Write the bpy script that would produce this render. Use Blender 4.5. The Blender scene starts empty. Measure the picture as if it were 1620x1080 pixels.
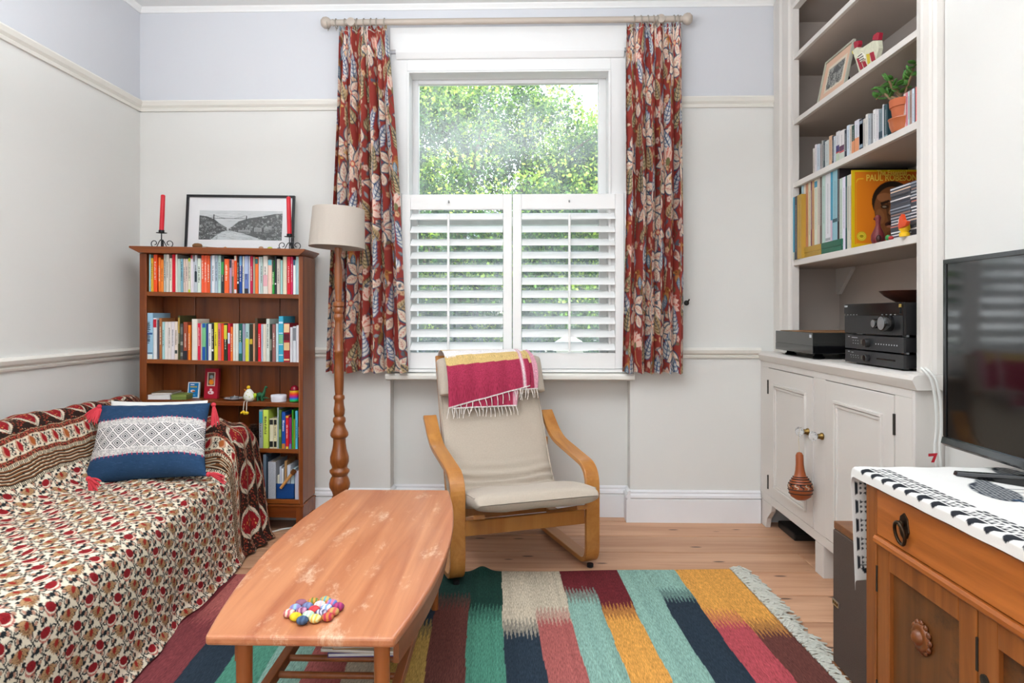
import bpy, bmesh, math, random
import numpy as np
from mathutils import Vector, Matrix

random.seed(7)
rng = np.random.default_rng(11)
scene = bpy.context.scene
COL = scene.collection
PI = math.pi

# ------------------------------------------------------------------ camera
CAM_H = 1.08
YAW = 0.025
cam_data = bpy.data.cameras.new('camera')
cam = bpy.data.objects.new('camera', cam_data)
COL.objects.link(cam)
cam.location = (0, 0, CAM_H)
cam.rotation_euler = (PI / 2, 0, YAW)
cam_data.sensor_width = 36
cam_data.lens = 24
cam_data.shift_y = -41 / 1620
cam_data.clip_start = 0.05
scene.camera = cam

# ------------------------------------------------------------------ exposure
scene.view_settings.view_transform = 'Standard'
scene.view_settings.look = 'None'
scene.view_settings.exposure = 0.0
scene.view_settings.gamma = 1.0
scene.view_settings.use_curve_mapping = False

# ------------------------------------------------------------------ sky
world = bpy.data.worlds.new('sky')
scene.world = world
world.use_nodes = True
wn = world.node_tree
wn.nodes.clear()
w_out = wn.nodes.new('ShaderNodeOutputWorld')
w_bg = wn.nodes.new('ShaderNodeBackground')
w_tc = wn.nodes.new('ShaderNodeTexCoord')
w_sep = wn.nodes.new('ShaderNodeSeparateXYZ')
w_ramp = wn.nodes.new('ShaderNodeValToRGB')
w_ramp.color_ramp.elements[0].position = 0.0
w_ramp.color_ramp.elements[0].color = (0.95, 0.97, 1.0, 1)
w_ramp.color_ramp.elements[1].position = 0.8
w_ramp.color_ramp.elements[1].color = (0.62, 0.78, 1.0, 1)
wn.links.new(w_tc.outputs['Generated'], w_sep.inputs[0])
wn.links.new(w_sep.outputs['Z'], w_ramp.inputs['Fac'])
wn.links.new(w_ramp.outputs['Color'], w_bg.inputs['Color'])
w_bg.inputs['Strength'].default_value = 5.0
wn.links.new(w_bg.outputs[0], w_out.inputs['Surface'])

# ------------------------------------------------------------------ sun, added room fill and window portal
sun_d = bpy.data.lights.new('sun', 'SUN')
sun_d.energy = 13.0
sun_d.angle = 0.02
sun_d.color = (1.0, 0.95, 0.85)
sun = bpy.data.objects.new('sun', sun_d)
COL.objects.link(sun)
sun.rotation_euler = Vector((-0.80, 0.02, -0.75)).to_track_quat('-Z', 'Y').to_euler()

def area(name, loc, direction, sx, sy, power, color=(1, 1, 1), portal=False):
    d = bpy.data.lights.new(name, 'AREA')
    d.shape = 'RECTANGLE'
    d.size = sx
    d.size_y = sy
    d.energy = power
    d.color = color
    o = bpy.data.objects.new(name, d)
    COL.objects.link(o)
    o.location = loc
    o.rotation_euler = Vector(direction).to_track_quat('-Z', 'Z').to_euler()
    if portal:
        d.cycles.is_portal = True
    return o

area('rear_fill', (-0.3, -1.93, 1.55), (0, 1, 0.0), 2.9, 2.0, 44, (0.88, 0.935, 1.0))  # added unseen fill in front of the solid rear wall, no window there
area('ceiling_bounce_fill', (-0.5, 1.15, 1.95), (0, 0.0, 1.0), 1.6, 1.4, 120, (0.88, 0.94, 1.0))    # added unseen fill, bounced off the white ceiling; no lamp stands here
area('portal_front_window', (-0.11, 3.99, 1.55), (0, -1, 0), 1.15, 1.6, 1, portal=True)

# ------------------------------------------------------------------ picture measuring (photo pixel -> point on a plane of the room)
FPX = 1080.0
def ray(u, v):
    x = (u - 810.0) / FPX
    z = -(v - 499.0) / FPX
    return (math.cos(YAW) * x - math.sin(YAW), math.sin(YAW) * x + math.cos(YAW), z)
def onZ(u, v, Z):
    r = ray(u, v); t = (Z - CAM_H) / r[2]
    return Vector((r[0] * t, r[1] * t, Z))
def onY(u, v, Y):
    r = ray(u, v); t = Y / r[1]
    return Vector((r[0] * t, Y, CAM_H + r[2] * t))
def onX(u, v, X):
    r = ray(u, v); t = X / r[0]
    return Vector((X, r[1] * t, CAM_H + r[2] * t))

# ------------------------------------------------------------------ colours and materials
def lin1(c):
    return c / 12.92 if c <= 0.04045 else ((c + 0.055) / 1.055) ** 2.4
def hexc(h):
    h = h.lstrip('#')
    return tuple(lin1(int(h[i:i + 2], 16) / 255.0) for i in (0, 2, 4))
def hexa(h):
    return np.array(hexc(h))

MATS = {}
def nodes_of(m):
    m.use_nodes = True
    nt = m.node_tree
    return nt, nt.nodes.get('Principled BSDF')

def mat(name, color, rough=0.6, metallic=0.0, spec=0.4, vary=0.06, vscale=8.0, bump=0.0, bscale=60.0, stretch=(1, 1, 1), sheen=0.0, coat=0.0):
    """Plain painted / plastic / paper surface with slight procedural mottling."""
    if name in MATS:
        return MATS[name]
    m = bpy.data.materials.new(name)
    nt, p = nodes_of(m)
    L = nt.links
    c = hexc(color) if isinstance(color, str) else color
    p.inputs['Roughness'].default_value = rough
    p.inputs['Metallic'].default_value = metallic
    p.inputs['Specular IOR Level'].default_value = spec
    if sheen: p.inputs['Sheen Weight'].default_value = sheen
    if coat: p.inputs['Coat Weight'].default_value = coat
    tc = nt.nodes.new('ShaderNodeTexCoord')
    mp = nt.nodes.new('ShaderNodeMapping')
    mp.inputs['Scale'].default_value = stretch
    L.new(tc.outputs['Object'], mp.inputs[0])
    n = nt.nodes.new('ShaderNodeTexNoise')
    n.inputs['Scale'].default_value = vscale
    n.inputs['Detail'].default_value = 4
    L.new(mp.outputs[0], n.inputs['Vector'])
    mx = nt.nodes.new('ShaderNodeMix'); mx.data_type = 'RGBA'
    mx.inputs[6].default_value = tuple(max(0, x * (1 - vary)) for x in c) + (1,)
    mx.inputs[7].default_value = tuple(min(1, x * (1 + vary)) for x in c) + (1,)
    L.new(n.outputs['Fac'], mx.inputs[0])
    L.new(mx.outputs[2], p.inputs['Base Color'])
    if bump:
        n2 = nt.nodes.new('ShaderNodeTexNoise')
        n2.inputs['Scale'].default_value = bscale
        n2.inputs['Detail'].default_value = 3
        L.new(mp.outputs[0], n2.inputs['Vector'])
        b = nt.nodes.new('ShaderNodeBump')
        b.inputs['Strength'].default_value = bump
        b.inputs['Distance'].default_value = 0.004
        L.new(n2.outputs['Fac'], b.inputs['Height'])
        L.new(b.outputs[0], p.inputs['Normal'])
    MATS[name] = m
    return m

def wood(name, dark, light, axis='X', scale=1.0, rough=0.4, knots=False, wear=None, wear_lo=0.6, coat=0.0, rand=0.0):
    """Wood with grain along one object axis."""
    if name in MATS:
        return MATS[name]
    m = bpy.data.materials.new(name)
    nt, p = nodes_of(m)
    L = nt.links
    N = nt.nodes.new
    p.inputs['Roughness'].default_value = rough
    if coat: p.inputs['Coat Weight'].default_value = coat
    tc = N('ShaderNodeTexCoord')
    mp = N('ShaderNodeMapping')
    s = {'X': (1.2, 22, 22), 'Y': (22, 1.2, 22), 'Z': (22, 22, 1.2)}[axis]
    mp.inputs['Scale'].default_value = tuple(q * scale for q in s)
    L.new(tc.outputs['Object'], mp.inputs[0])
    oi = N('ShaderNodeObjectInfo')
    off = N('ShaderNodeVectorMath'); off.operation = 'SCALE'
    off.inputs[0].default_value = (37, 53, 71)
    L.new(oi.outputs['Random'], off.inputs['Scale'])
    ad = N('ShaderNodeVectorMath'); ad.operation = 'ADD'
    L.new(mp.outputs[0], ad.inputs[0]); L.new(off.outputs[0], ad.inputs[1])
    n = N('ShaderNodeTexNoise')
    n.inputs['Scale'].default_value = 1.0
    n.inputs['Detail'].default_value = 6
    n.inputs['Roughness'].default_value = 0.62
    n.inputs['Distortion'].default_value = 0.6
    L.new(ad.outputs[0], n.inputs['Vector'])
    rp = N('ShaderNodeValToRGB')
    rp.color_ramp.elements[0].position = 0.30
    rp.color_ramp.elements[0].color = hexc(dark) + (1,)
    rp.color_ramp.elements[1].position = 0.70
    rp.color_ramp.elements[1].color = hexc(light) + (1,)
    L.new(n.outputs['Fac'], rp.inputs['Fac'])
    colr = rp.outputs['Color']
    if rand:
        hv = N('ShaderNodeHueSaturation')
        mr = N('ShaderNodeMapRange')
        mr.inputs['To Min'].default_value = 1 - rand
        mr.inputs['To Max'].default_value = 1 + rand
        L.new(oi.outputs['Random'], mr.inputs['Value'])
        L.new(mr.outputs[0], hv.inputs['Value'])
        L.new(colr, hv.inputs['Color'])
        colr = hv.outputs['Color']
    if knots:
        v = N('ShaderNodeTexVoronoi')
        mp2 = N('ShaderNodeMapping')
        s2 = {'X': (2.6, 9.0, 9.0), 'Y': (6.0, 1.6, 6.0), 'Z': (6, 6, 1.6)}[axis]
        mp2.inputs['Scale'].default_value = s2
        L.new(tc.outputs['Object'], mp2.inputs[0])
        ad2 = N('ShaderNodeVectorMath'); ad2.operation = 'ADD'
        L.new(mp2.outputs[0], ad2.inputs[0]); L.new(off.outputs[0], ad2.inputs[1])
        L.new(ad2.outputs[0], v.inputs['Vector'])
        v.inputs['Scale'].default_value = 1.6
        kr = N('ShaderNodeValToRGB')
        kr.color_ramp.elements[0].position = 0.08
        kr.color_ramp.elements[0].color = (0.9, 0.9, 0.9, 1)
        kr.color_ramp.elements[1].position = 0.13
        kr.color_ramp.elements[1].color = (0, 0, 0, 1)
        L.new(v.outputs['Distance'], kr.inputs['Fac'])
        mk_ = N('ShaderNodeMix'); mk_.data_type = 'RGBA'
        mk_.inputs[7].default_value = hexc('40261a') + (1,)
        L.new(kr.outputs['Color'], mk_.inputs[0])
        L.new(colr, mk_.inputs[6])
        colr = mk_.outputs[2]
    if wear:
        nw = N('ShaderNodeTexNoise')
        nw.inputs['Scale'].default_value = 5.0
        nw.inputs['Detail'].default_value = 10
        nw.inputs['Roughness'].default_value = 0.78
        nw.inputs['Distortion'].default_value = 0.15
        mpw = N('ShaderNodeMapping')
        mpw.inputs['Scale'].default_value = (1.9, 0.8, 1.0)
        mpw.inputs['Rotation'].default_value = (0, 0, 0.5)
        L.new(tc.outputs['Object'], mpw.inputs[0])
        L.new(mpw.outputs[0], nw.inputs['Vector'])
        wr = N('ShaderNodeValToRGB')
        wr.color_ramp.elements[0].position = wear_lo
        wr.color_ramp.elements[0].color = (0, 0, 0, 1)
        wr.color_ramp.elements[1].position = wear_lo + 0.12
        wr.color_ramp.elements[1].color = (0.75, 0.75, 0.75, 1)
        L.new(nw.outputs['Fac'], wr.inputs['Fac'])
        mw = N('ShaderNodeMix'); mw.data_type = 'RGBA'
        mw.inputs[7].default_value = hexc(wear) + (1,)
        L.new(wr.outputs['Color'], mw.inputs[0])
        L.new(colr, mw.inputs[6])
        colr = mw.outputs[2]
    L.new(colr, p.inputs['Base Color'])
    b = N('ShaderNodeBump')
    b.inputs['Strength'].default_value = 0.15
    b.inputs['Distance'].default_value = 0.002
    L.new(n.outputs['Fac'], b.inputs['Height'])
    L.new(b.outputs[0], p.inputs['Normal'])
    MATS[name] = m
    return m

def printed(name, rough=0.85, weave=700.0, bump=0.25, streak=None, vary=0.16, sheen=0.0):
    """Dyed or printed cloth / paper: the colours come from the mesh's own 'print' colours, the weave from noise."""
    if name in MATS:
        return MATS[name]
    m = bpy.data.materials.new(name)
    nt, p = nodes_of(m)
    L = nt.links
    N = nt.nodes.new
    p.inputs['Roughness'].default_value = rough
    p.inputs['Specular IOR Level'].default_value = 0.2
    if sheen: p.inputs['Sheen Weight'].default_value = sheen
    at = N('ShaderNodeAttribute'); at.attribute_name = 'print'
    tc = N('ShaderNodeTexCoord')
    mp = N('ShaderNodeMapping')
    mp.inputs['Scale'].default_value = streak or (1, 1, 1)
    L.new(tc.outputs['Object'], mp.inputs[0])
    n = N('ShaderNodeTexNoise')
    n.inputs['Scale'].default_value = weave if not streak else 1.0
    n.inputs['Detail'].default_value = 3
    L.new(mp.outputs[0], n.inputs['Vector'])
    mr = N('ShaderNodeMapRange')
    mr.inputs['From Min'].default_value = 0.3
    mr.inputs['From Max'].default_value = 0.7
    mr.inputs['To Min'].default_value = 1 - vary
    mr.inputs['To Max'].default_value = 1 + vary
    L.new(n.outputs['Fac'], mr.inputs['Value'])
    vm = N('ShaderNodeVectorMath'); vm.operation = 'SCALE'
    L.new(at.outputs['Color'], vm.inputs[0])
    L.new(mr.outputs[0], vm.inputs['Scale'])
    L.new(vm.outputs[0], p.inputs['Base Color'])
    b = N('ShaderNodeBump')
    b.inputs['Strength'].default_value = bump
    b.inputs['Distance'].default_value = 0.002
    L.new(n.outputs['Fac'], b.inputs['Height'])
    L.new(b.outputs[0], p.inputs['Normal'])
    MATS[name] = m
    return m

# ------------------------------------------------------------------ object bookkeeping
WLOC = {}            # world offset of un-rotated things, so that their parts may be built in room coordinates
def tag(o, label=None, cat=None, group=None, kind=None):
    if label: o['label'] = label
    if cat: o['category'] = cat
    if group: o['group'] = group
    if kind: o['kind'] = kind
    return o
def thing(name, label, cat, loc=(0, 0, 0), rotz=None, group=None):
    o = bpy.data.objects.new(name, None)
    o.empty_display_size = 0.05
    COL.objects.link(o)
    o.location = loc
    if rotz is not None:
        o.rotation_euler = (0, 0, rotz)
        WLOC[o.name] = Vector((0, 0, 0))
    else:
        WLOC[o.name] = Vector(loc)
    return tag(o, label, cat, group)
def copy_thing(src, loc, label=None, group=None, rotz=None):
    r = src.copy(); COL.objects.link(r); r.location = loc
    if rotz is not None: r.rotation_euler = (0, 0, rotz)
    if label: r['label'] = label
    if group: r['group'] = group
    for ch in list(src.children):
        c = ch.copy(); COL.objects.link(c); c.parent = r
        for g in list(ch.children):
            d = g.copy(); COL.objects.link(d); d.parent = c
    return r

class MB:
    """Collects simple solids and links them as ONE mesh object."""
    def __init__(self):
        self.v = []; self.f = []; self.mi = []; self.cur = 0
    def add(self, vs, fs):
        o = len(self.v)
        self.v.extend([tuple(q) for q in vs])
        for f in fs:
            self.f.append(tuple(i + o for i in f)); self.mi.append(self.cur)
        return self
    def box(self, x0, x1, y0, y1, z0, z1, M=None):
        if x0 > x1: x0, x1 = x1, x0
        if y0 > y1: y0, y1 = y1, y0
        if z0 > z1: z0, z1 = z1, z0
        vs = [(x0, y0, z0), (x1, y0, z0), (x1, y1, z0), (x0, y1, z0), (x0, y0, z1), (x1, y0, z1), (x1, y1, z1), (x0, y1, z1)]
        if M is not None: vs = [M @ Vector(q) for q in vs]
        return self.add(vs, [(0, 3, 2, 1), (4, 5, 6, 7), (0, 1, 5, 4), (1, 2, 6, 5), (2, 3, 7, 6), (3, 0, 4, 7)])
    def prism(self, pts, axis, a, b, M=None):
        """pts: 2D outline, in (y,z) for X, (x,z) for Y, (x,y) for Z."""
        n = len(pts)
        def P(q, t):
            return {'X': (t, q[0], q[1]), 'Y': (q[0], t, q[1]), 'Z': (q[0], q[1], t)}[axis]
        vs = [P(q, a) for q in pts] + [P(q, b) for q in pts]
        if M is not None: vs = [M @ Vector(q) for q in vs]
        fs = [tuple(range(n)), tuple(range(2 * n - 1, n - 1, -1))]
        for i in range(n):
            j = (i + 1) % n
            fs.append((i, i + n, j + n, j))
        return self.add(vs, fs)
    def lathe(self, prof, c=(0, 0, 0), seg=24, M=None, axis='Z'):
        vs = []; fs = []
        k = len(prof)
        for i in range(seg):
            a = 2 * PI * i / seg
            for r, z in prof:
                q = (r * math.cos(a), r * math.sin(a), z)
                if axis == 'X': q = (q[2], q[0], q[1])
                if axis == 'Y': q = (q[0], q[2], q[1])
                q = Vector(q)
                if M is not None: q = M @ q
                vs.append((q[0] + c[0], q[1] + c[1], q[2] + c[2]))
        for i in range(seg):
            j = (i + 1) % seg
            for t in range(k - 1):
                fs.append((i * k + t, j * k + t, j * k + t + 1, i * k + t + 1))
        if prof[0][0] > 1e-5: fs.append(tuple(i * k for i in range(seg))[::-1])
        if prof[-1][0] > 1e-5: fs.append(tuple(i * k + k - 1 for i in range(seg)))
        return self.add(vs, fs)
    def ball(self, c, r, seg=12, rings=8, M=None):
        rx, ry, rz = r if isinstance(r, (tuple, list)) else (r, r, r)
        vs = []; fs = []
        for i in range(rings + 1):
            th = PI * i / rings
            for j in range(seg):
                a = 2 * PI * j / seg
                q = Vector((rx * math.sin(th) * math.cos(a), ry * math.sin(th) * math.sin(a), rz * math.cos(th)))
                if M is not None: q = M @ q
                vs.append((q[0] + c[0], q[1] + c[1], q[2] + c[2]))
        for i in range(rings):
            for j in range(seg):
                k = (j + 1) % seg
                fs.append((i * seg + j, i * seg + k, (i + 1) * seg + k, (i + 1) * seg + j))
        return self.add(vs, fs)
    def tube(self, pts, r, seg=8, closed=False):
        pts = [Vector(p) for p in pts]
        n = len(pts)
        rs = r if isinstance(r, (list, tuple)) else [r] * n
        vs = []; fs = []
        up = None
        for i, p in enumerate(pts):
            if closed:
                t = pts[(i + 1) % n] - pts[i - 1]
            else:
                t = pts[min(i + 1, n - 1)] - pts[max(i - 1, 0)]
            t.normalize()
            if up is None:
                up = Vector((0, 0, 1)) if abs(t.z) < 0.9 else Vector((1, 0, 0))
            s = t.cross(up); s.normalize()
            up = s.cross(t); up.normalize()
            for j in range(seg):
                a = 2 * PI * j / seg
                vs.append(p + (s * math.cos(a) + up * math.sin(a)) * rs[i])
        m = n if closed else n - 1
        for i in range(m):
            i2 = (i + 1) % n
            for j in range(seg):
                k = (j + 1) % seg
                fs.append((i * seg + j, i * seg + k, i2 * seg + k, i2 * seg + j))
        if not closed:
            fs.append(tuple(range(seg))[::-1]); fs.append(tuple((n - 1) * seg + j for j in range(seg)))
        return self.add(vs, fs)
    def strap(self, pts, x0, x1, th):
        """A flat laminated strip: centre line pts in (y,z), width x0..x1, thickness th."""
        n = len(pts)
        vs = []; fs = []
        for i in range(n):
            a = Vector(pts[max(i - 1, 0)]); b = Vector(pts[min(i + 1, n - 1)])
            t = (b - a).normalized(); nn = Vector((-t[1], t[0])) * (th / 2)
            p = Vector(pts[i])
            for x, s in ((x0, 1), (x1, 1), (x1, -1), (x0, -1)):
                q = p + nn * s
                vs.append((x, q[0], q[1]))
        for i in range(n - 1):
            for j in range(4):
                k = (j + 1) % 4
                fs.append((i * 4 + j, i * 4 + k, (i + 1) * 4 + k, (i + 1) * 4 + j))
        fs.append((3, 2, 1, 0)); fs.append(tuple((n - 1) * 4 + j for j in range(4)))
        return self.add(vs, fs)
    def build(self, name, m, parent=None, smooth=False, bevel=0.0, seg=2, local=False, kind=None, label=None, sub=0):
        vs = np.array(self.v, dtype=float)
        me = bpy.data.meshes.new(name)
        o = bpy.data.objects.new(name, me)
        COL.objects.link(o)
        if parent is not None:
            o.parent = parent
            off = WLOC[parent.name]
            WLOC[o.name] = off
            if not local:
                vs = vs - np.array(off)
        else:
            lo = vs.min(0); hi = vs.max(0)
            c = np.array([(lo[0] + hi[0]) / 2, (lo[1] + hi[1]) / 2, lo[2]])
            if not local:
                vs = vs - c
                o.location = c
                WLOC[o.name] = Vector(c)
            else:
                WLOC[o.name] = Vector((0, 0, 0))
        me.from_pydata(vs.tolist(), [], self.f)
        ms = m if isinstance(m, (list, tuple)) else [m]
        for q in ms: me.materials.append(q)
        if len(ms) > 1: me.polygons.foreach_set('material_index', self.mi)
        bm = bmesh.new(); bm.from_mesh(me)
        bmesh.ops.recalc_face_normals(bm, faces=bm.faces)
        bm.to_mesh(me); bm.free()
        if smooth:
            me.polygons.foreach_set('use_smooth', [True] * len(me.polygons))
            try:
                me.set_sharp_from_angle(angle=math.radians(50))
            except Exception:
                pass
        if bevel:
            b = o.modifiers.new('edge', 'BEVEL')
            b.width = bevel; b.segments = seg; b.limit_method = 'ANGLE'; b.angle_limit = math.radians(40)
        if sub:
            sm = o.modifiers.new('smooth', 'SUBSURF'); sm.levels = sub; sm.render_levels = sub
        if kind: o['kind'] = kind
        if label: o['label'] = label
        me.update()
        return o

def grid_obj(name, P, m, parent=None, colors=None, closed_u=False, kind=None, local=False, smooth=True, thick=0.0, label=None):
    """A regular net of points P[h, w, 3] as one mesh, with optional printed colours per point."""
    H, W = P.shape[:2]
    V = P.reshape(-1, 3).astype(np.float64)
    ii, jj = np.meshgrid(np.arange(H - 1), np.arange(W if closed_u else W - 1), indexing='ij')
    j2 = (jj + 1) % W
    F = np.stack([ii * W + jj, ii * W + j2, (ii + 1) * W + j2, (ii + 1) * W + jj], -1).reshape(-1, 4)
    me = bpy.data.meshes.new(name)
    o = bpy.data.objects.new(name, me)
    COL.objects.link(o)
    if parent is not None:
        o.parent = parent
        WLOC[o.name] = WLOC[parent.name]
        if not local: V = V - np.array(WLOC[parent.name])
    else:
        lo = V.min(0); hi = V.max(0)
        c = np.array([(lo[0] + hi[0]) / 2, (lo[1] + hi[1]) / 2, lo[2]])
        if not local:
            V = V - c
            o.location = c
            WLOC[o.name] = Vector(c)
        else:
            WLOC[o.name] = Vector((0, 0, 0))
    nf = len(F)
    me.vertices.add(len(V)); me.vertices.foreach_set('co', V.ravel())
    me.loops.add(nf * 4); me.loops.foreach_set('vertex_index', F.ravel().astype(np.int32))
    me.polygons.add(nf)
    me.polygons.foreach_set('loop_start', np.arange(nf, dtype=np.int32) * 4)
    me.polygons.foreach_set('loop_total', np.full(nf, 4, dtype=np.int32))
    me.update(calc_edges=True)
    me.polygons.foreach_set('use_smooth', np.full(nf, smooth, dtype=bool))
    if colors is not None:
        at = me.color_attributes.new('print', 'FLOAT_COLOR', 'POINT')
        C = np.ones((len(V), 4), dtype=np.float32)
        C[:, :3] = colors.reshape(-1, 3)
        at.data.foreach_set('color', C.ravel())
    me.materials.append(m)
    if thick:
        s = o.modifiers.new('thickness', 'SOLIDIFY'); s.thickness = thick; s.offset = -1
    if kind: o['kind'] = kind
    if label: o['label'] = label
    me.update()
    return o

def quads_mesh(name, V, F, m, parent=None, colors=None, kind=None, local=False):
    """Loose mesh from arrays (leaves, tufts)."""
    o_loc = None
    me = bpy.data.meshes.new(name)
    o = bpy.data.objects.new(name, me); COL.objects.link(o)
    V = np.asarray(V, dtype=np.float64)
    if parent is not None:
        o.parent = parent
        WLOC[o.name] = WLOC[parent.name]
        if not local: V = V - np.array(WLOC[parent.name])
    k = F.shape[1]; nf = len(F)
    me.vertices.add(len(V)); me.vertices.foreach_set('co', V.ravel())
    me.loops.add(nf * k); me.loops.foreach_set('vertex_index', F.ravel().astype(np.int32))
    me.polygons.add(nf)
    me.polygons.foreach_set('loop_start', np.arange(nf, dtype=np.int32) * k)
    me.polygons.foreach_set('loop_total', np.full(nf, k, dtype=np.int32))
    me.update(calc_edges=True)
    if colors is not None:
        at = me.color_attributes.new('print', 'FLOAT_COLOR', 'POINT')
        C = np.ones((len(V), 4), dtype=np.float32); C[:, :3] = colors
        at.data.foreach_set('color', C.ravel())
    me.materials.append(m)
    if kind: o['kind'] = kind
    me.update()
    return o

def text_obj(name, body, size, m, parent, M, depth=0.0004, bold=False, width=None):
    """Flat lettering as a mesh, laid with matrix M (room coordinates)."""
    cu = bpy.data.curves.new(name, 'FONT')
    cu.body = body; cu.size = size; cu.extrude = depth
    cu.align_x = 'CENTER'; cu.align_y = 'CENTER'
    if bold: cu.offset = size * 0.015
    tmp = bpy.data.objects.new('tmp_text', cu)
    COL.objects.link(tmp)
    dg = bpy.context.evaluated_depsgraph_get()
    me = bpy.data.meshes.new_from_object(tmp.evaluated_get(dg))
    bpy.data.objects.remove(tmp)
    if width:
        xs = [v.co.x for v in me.vertices]
        s = width / (max(xs) - min(xs))
        for v in me.vertices: v.co.x *= s
    off = WLOC[parent.name]
    me.transform(Matrix.Translation(-off) @ M)
    me.materials.clear(); me.materials.append(m)
    o = bpy.data.objects.new(name, me)
    COL.objects.link(o); o.parent = parent
    WLOC[o.name] = off
    return o

ORD = ['zeroth', 'first', 'second', 'third', 'fourth', 'fifth', 'sixth', 'seventh', 'eighth', 'ninth', 'tenth', 'eleventh', 'twelfth', 'thirteenth', 'fourteenth', 'fifteenth', 'sixteenth', 'seventeenth', 'eighteenth', 'nineteenth']
TENS = {20: ('twentieth', 'twenty'), 30: ('thirtieth', 'thirty'), 40: ('fortieth', 'forty'), 50: ('fiftieth', 'fifty'), 60: ('sixtieth', 'sixty')}
def ordinal(n):
    if n < 20: return ORD[n]
    t, r = n // 10 * 10, n % 10
    return TENS[t][0] if r == 0 else TENS[t][1] + '-' + ORD[r]

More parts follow.
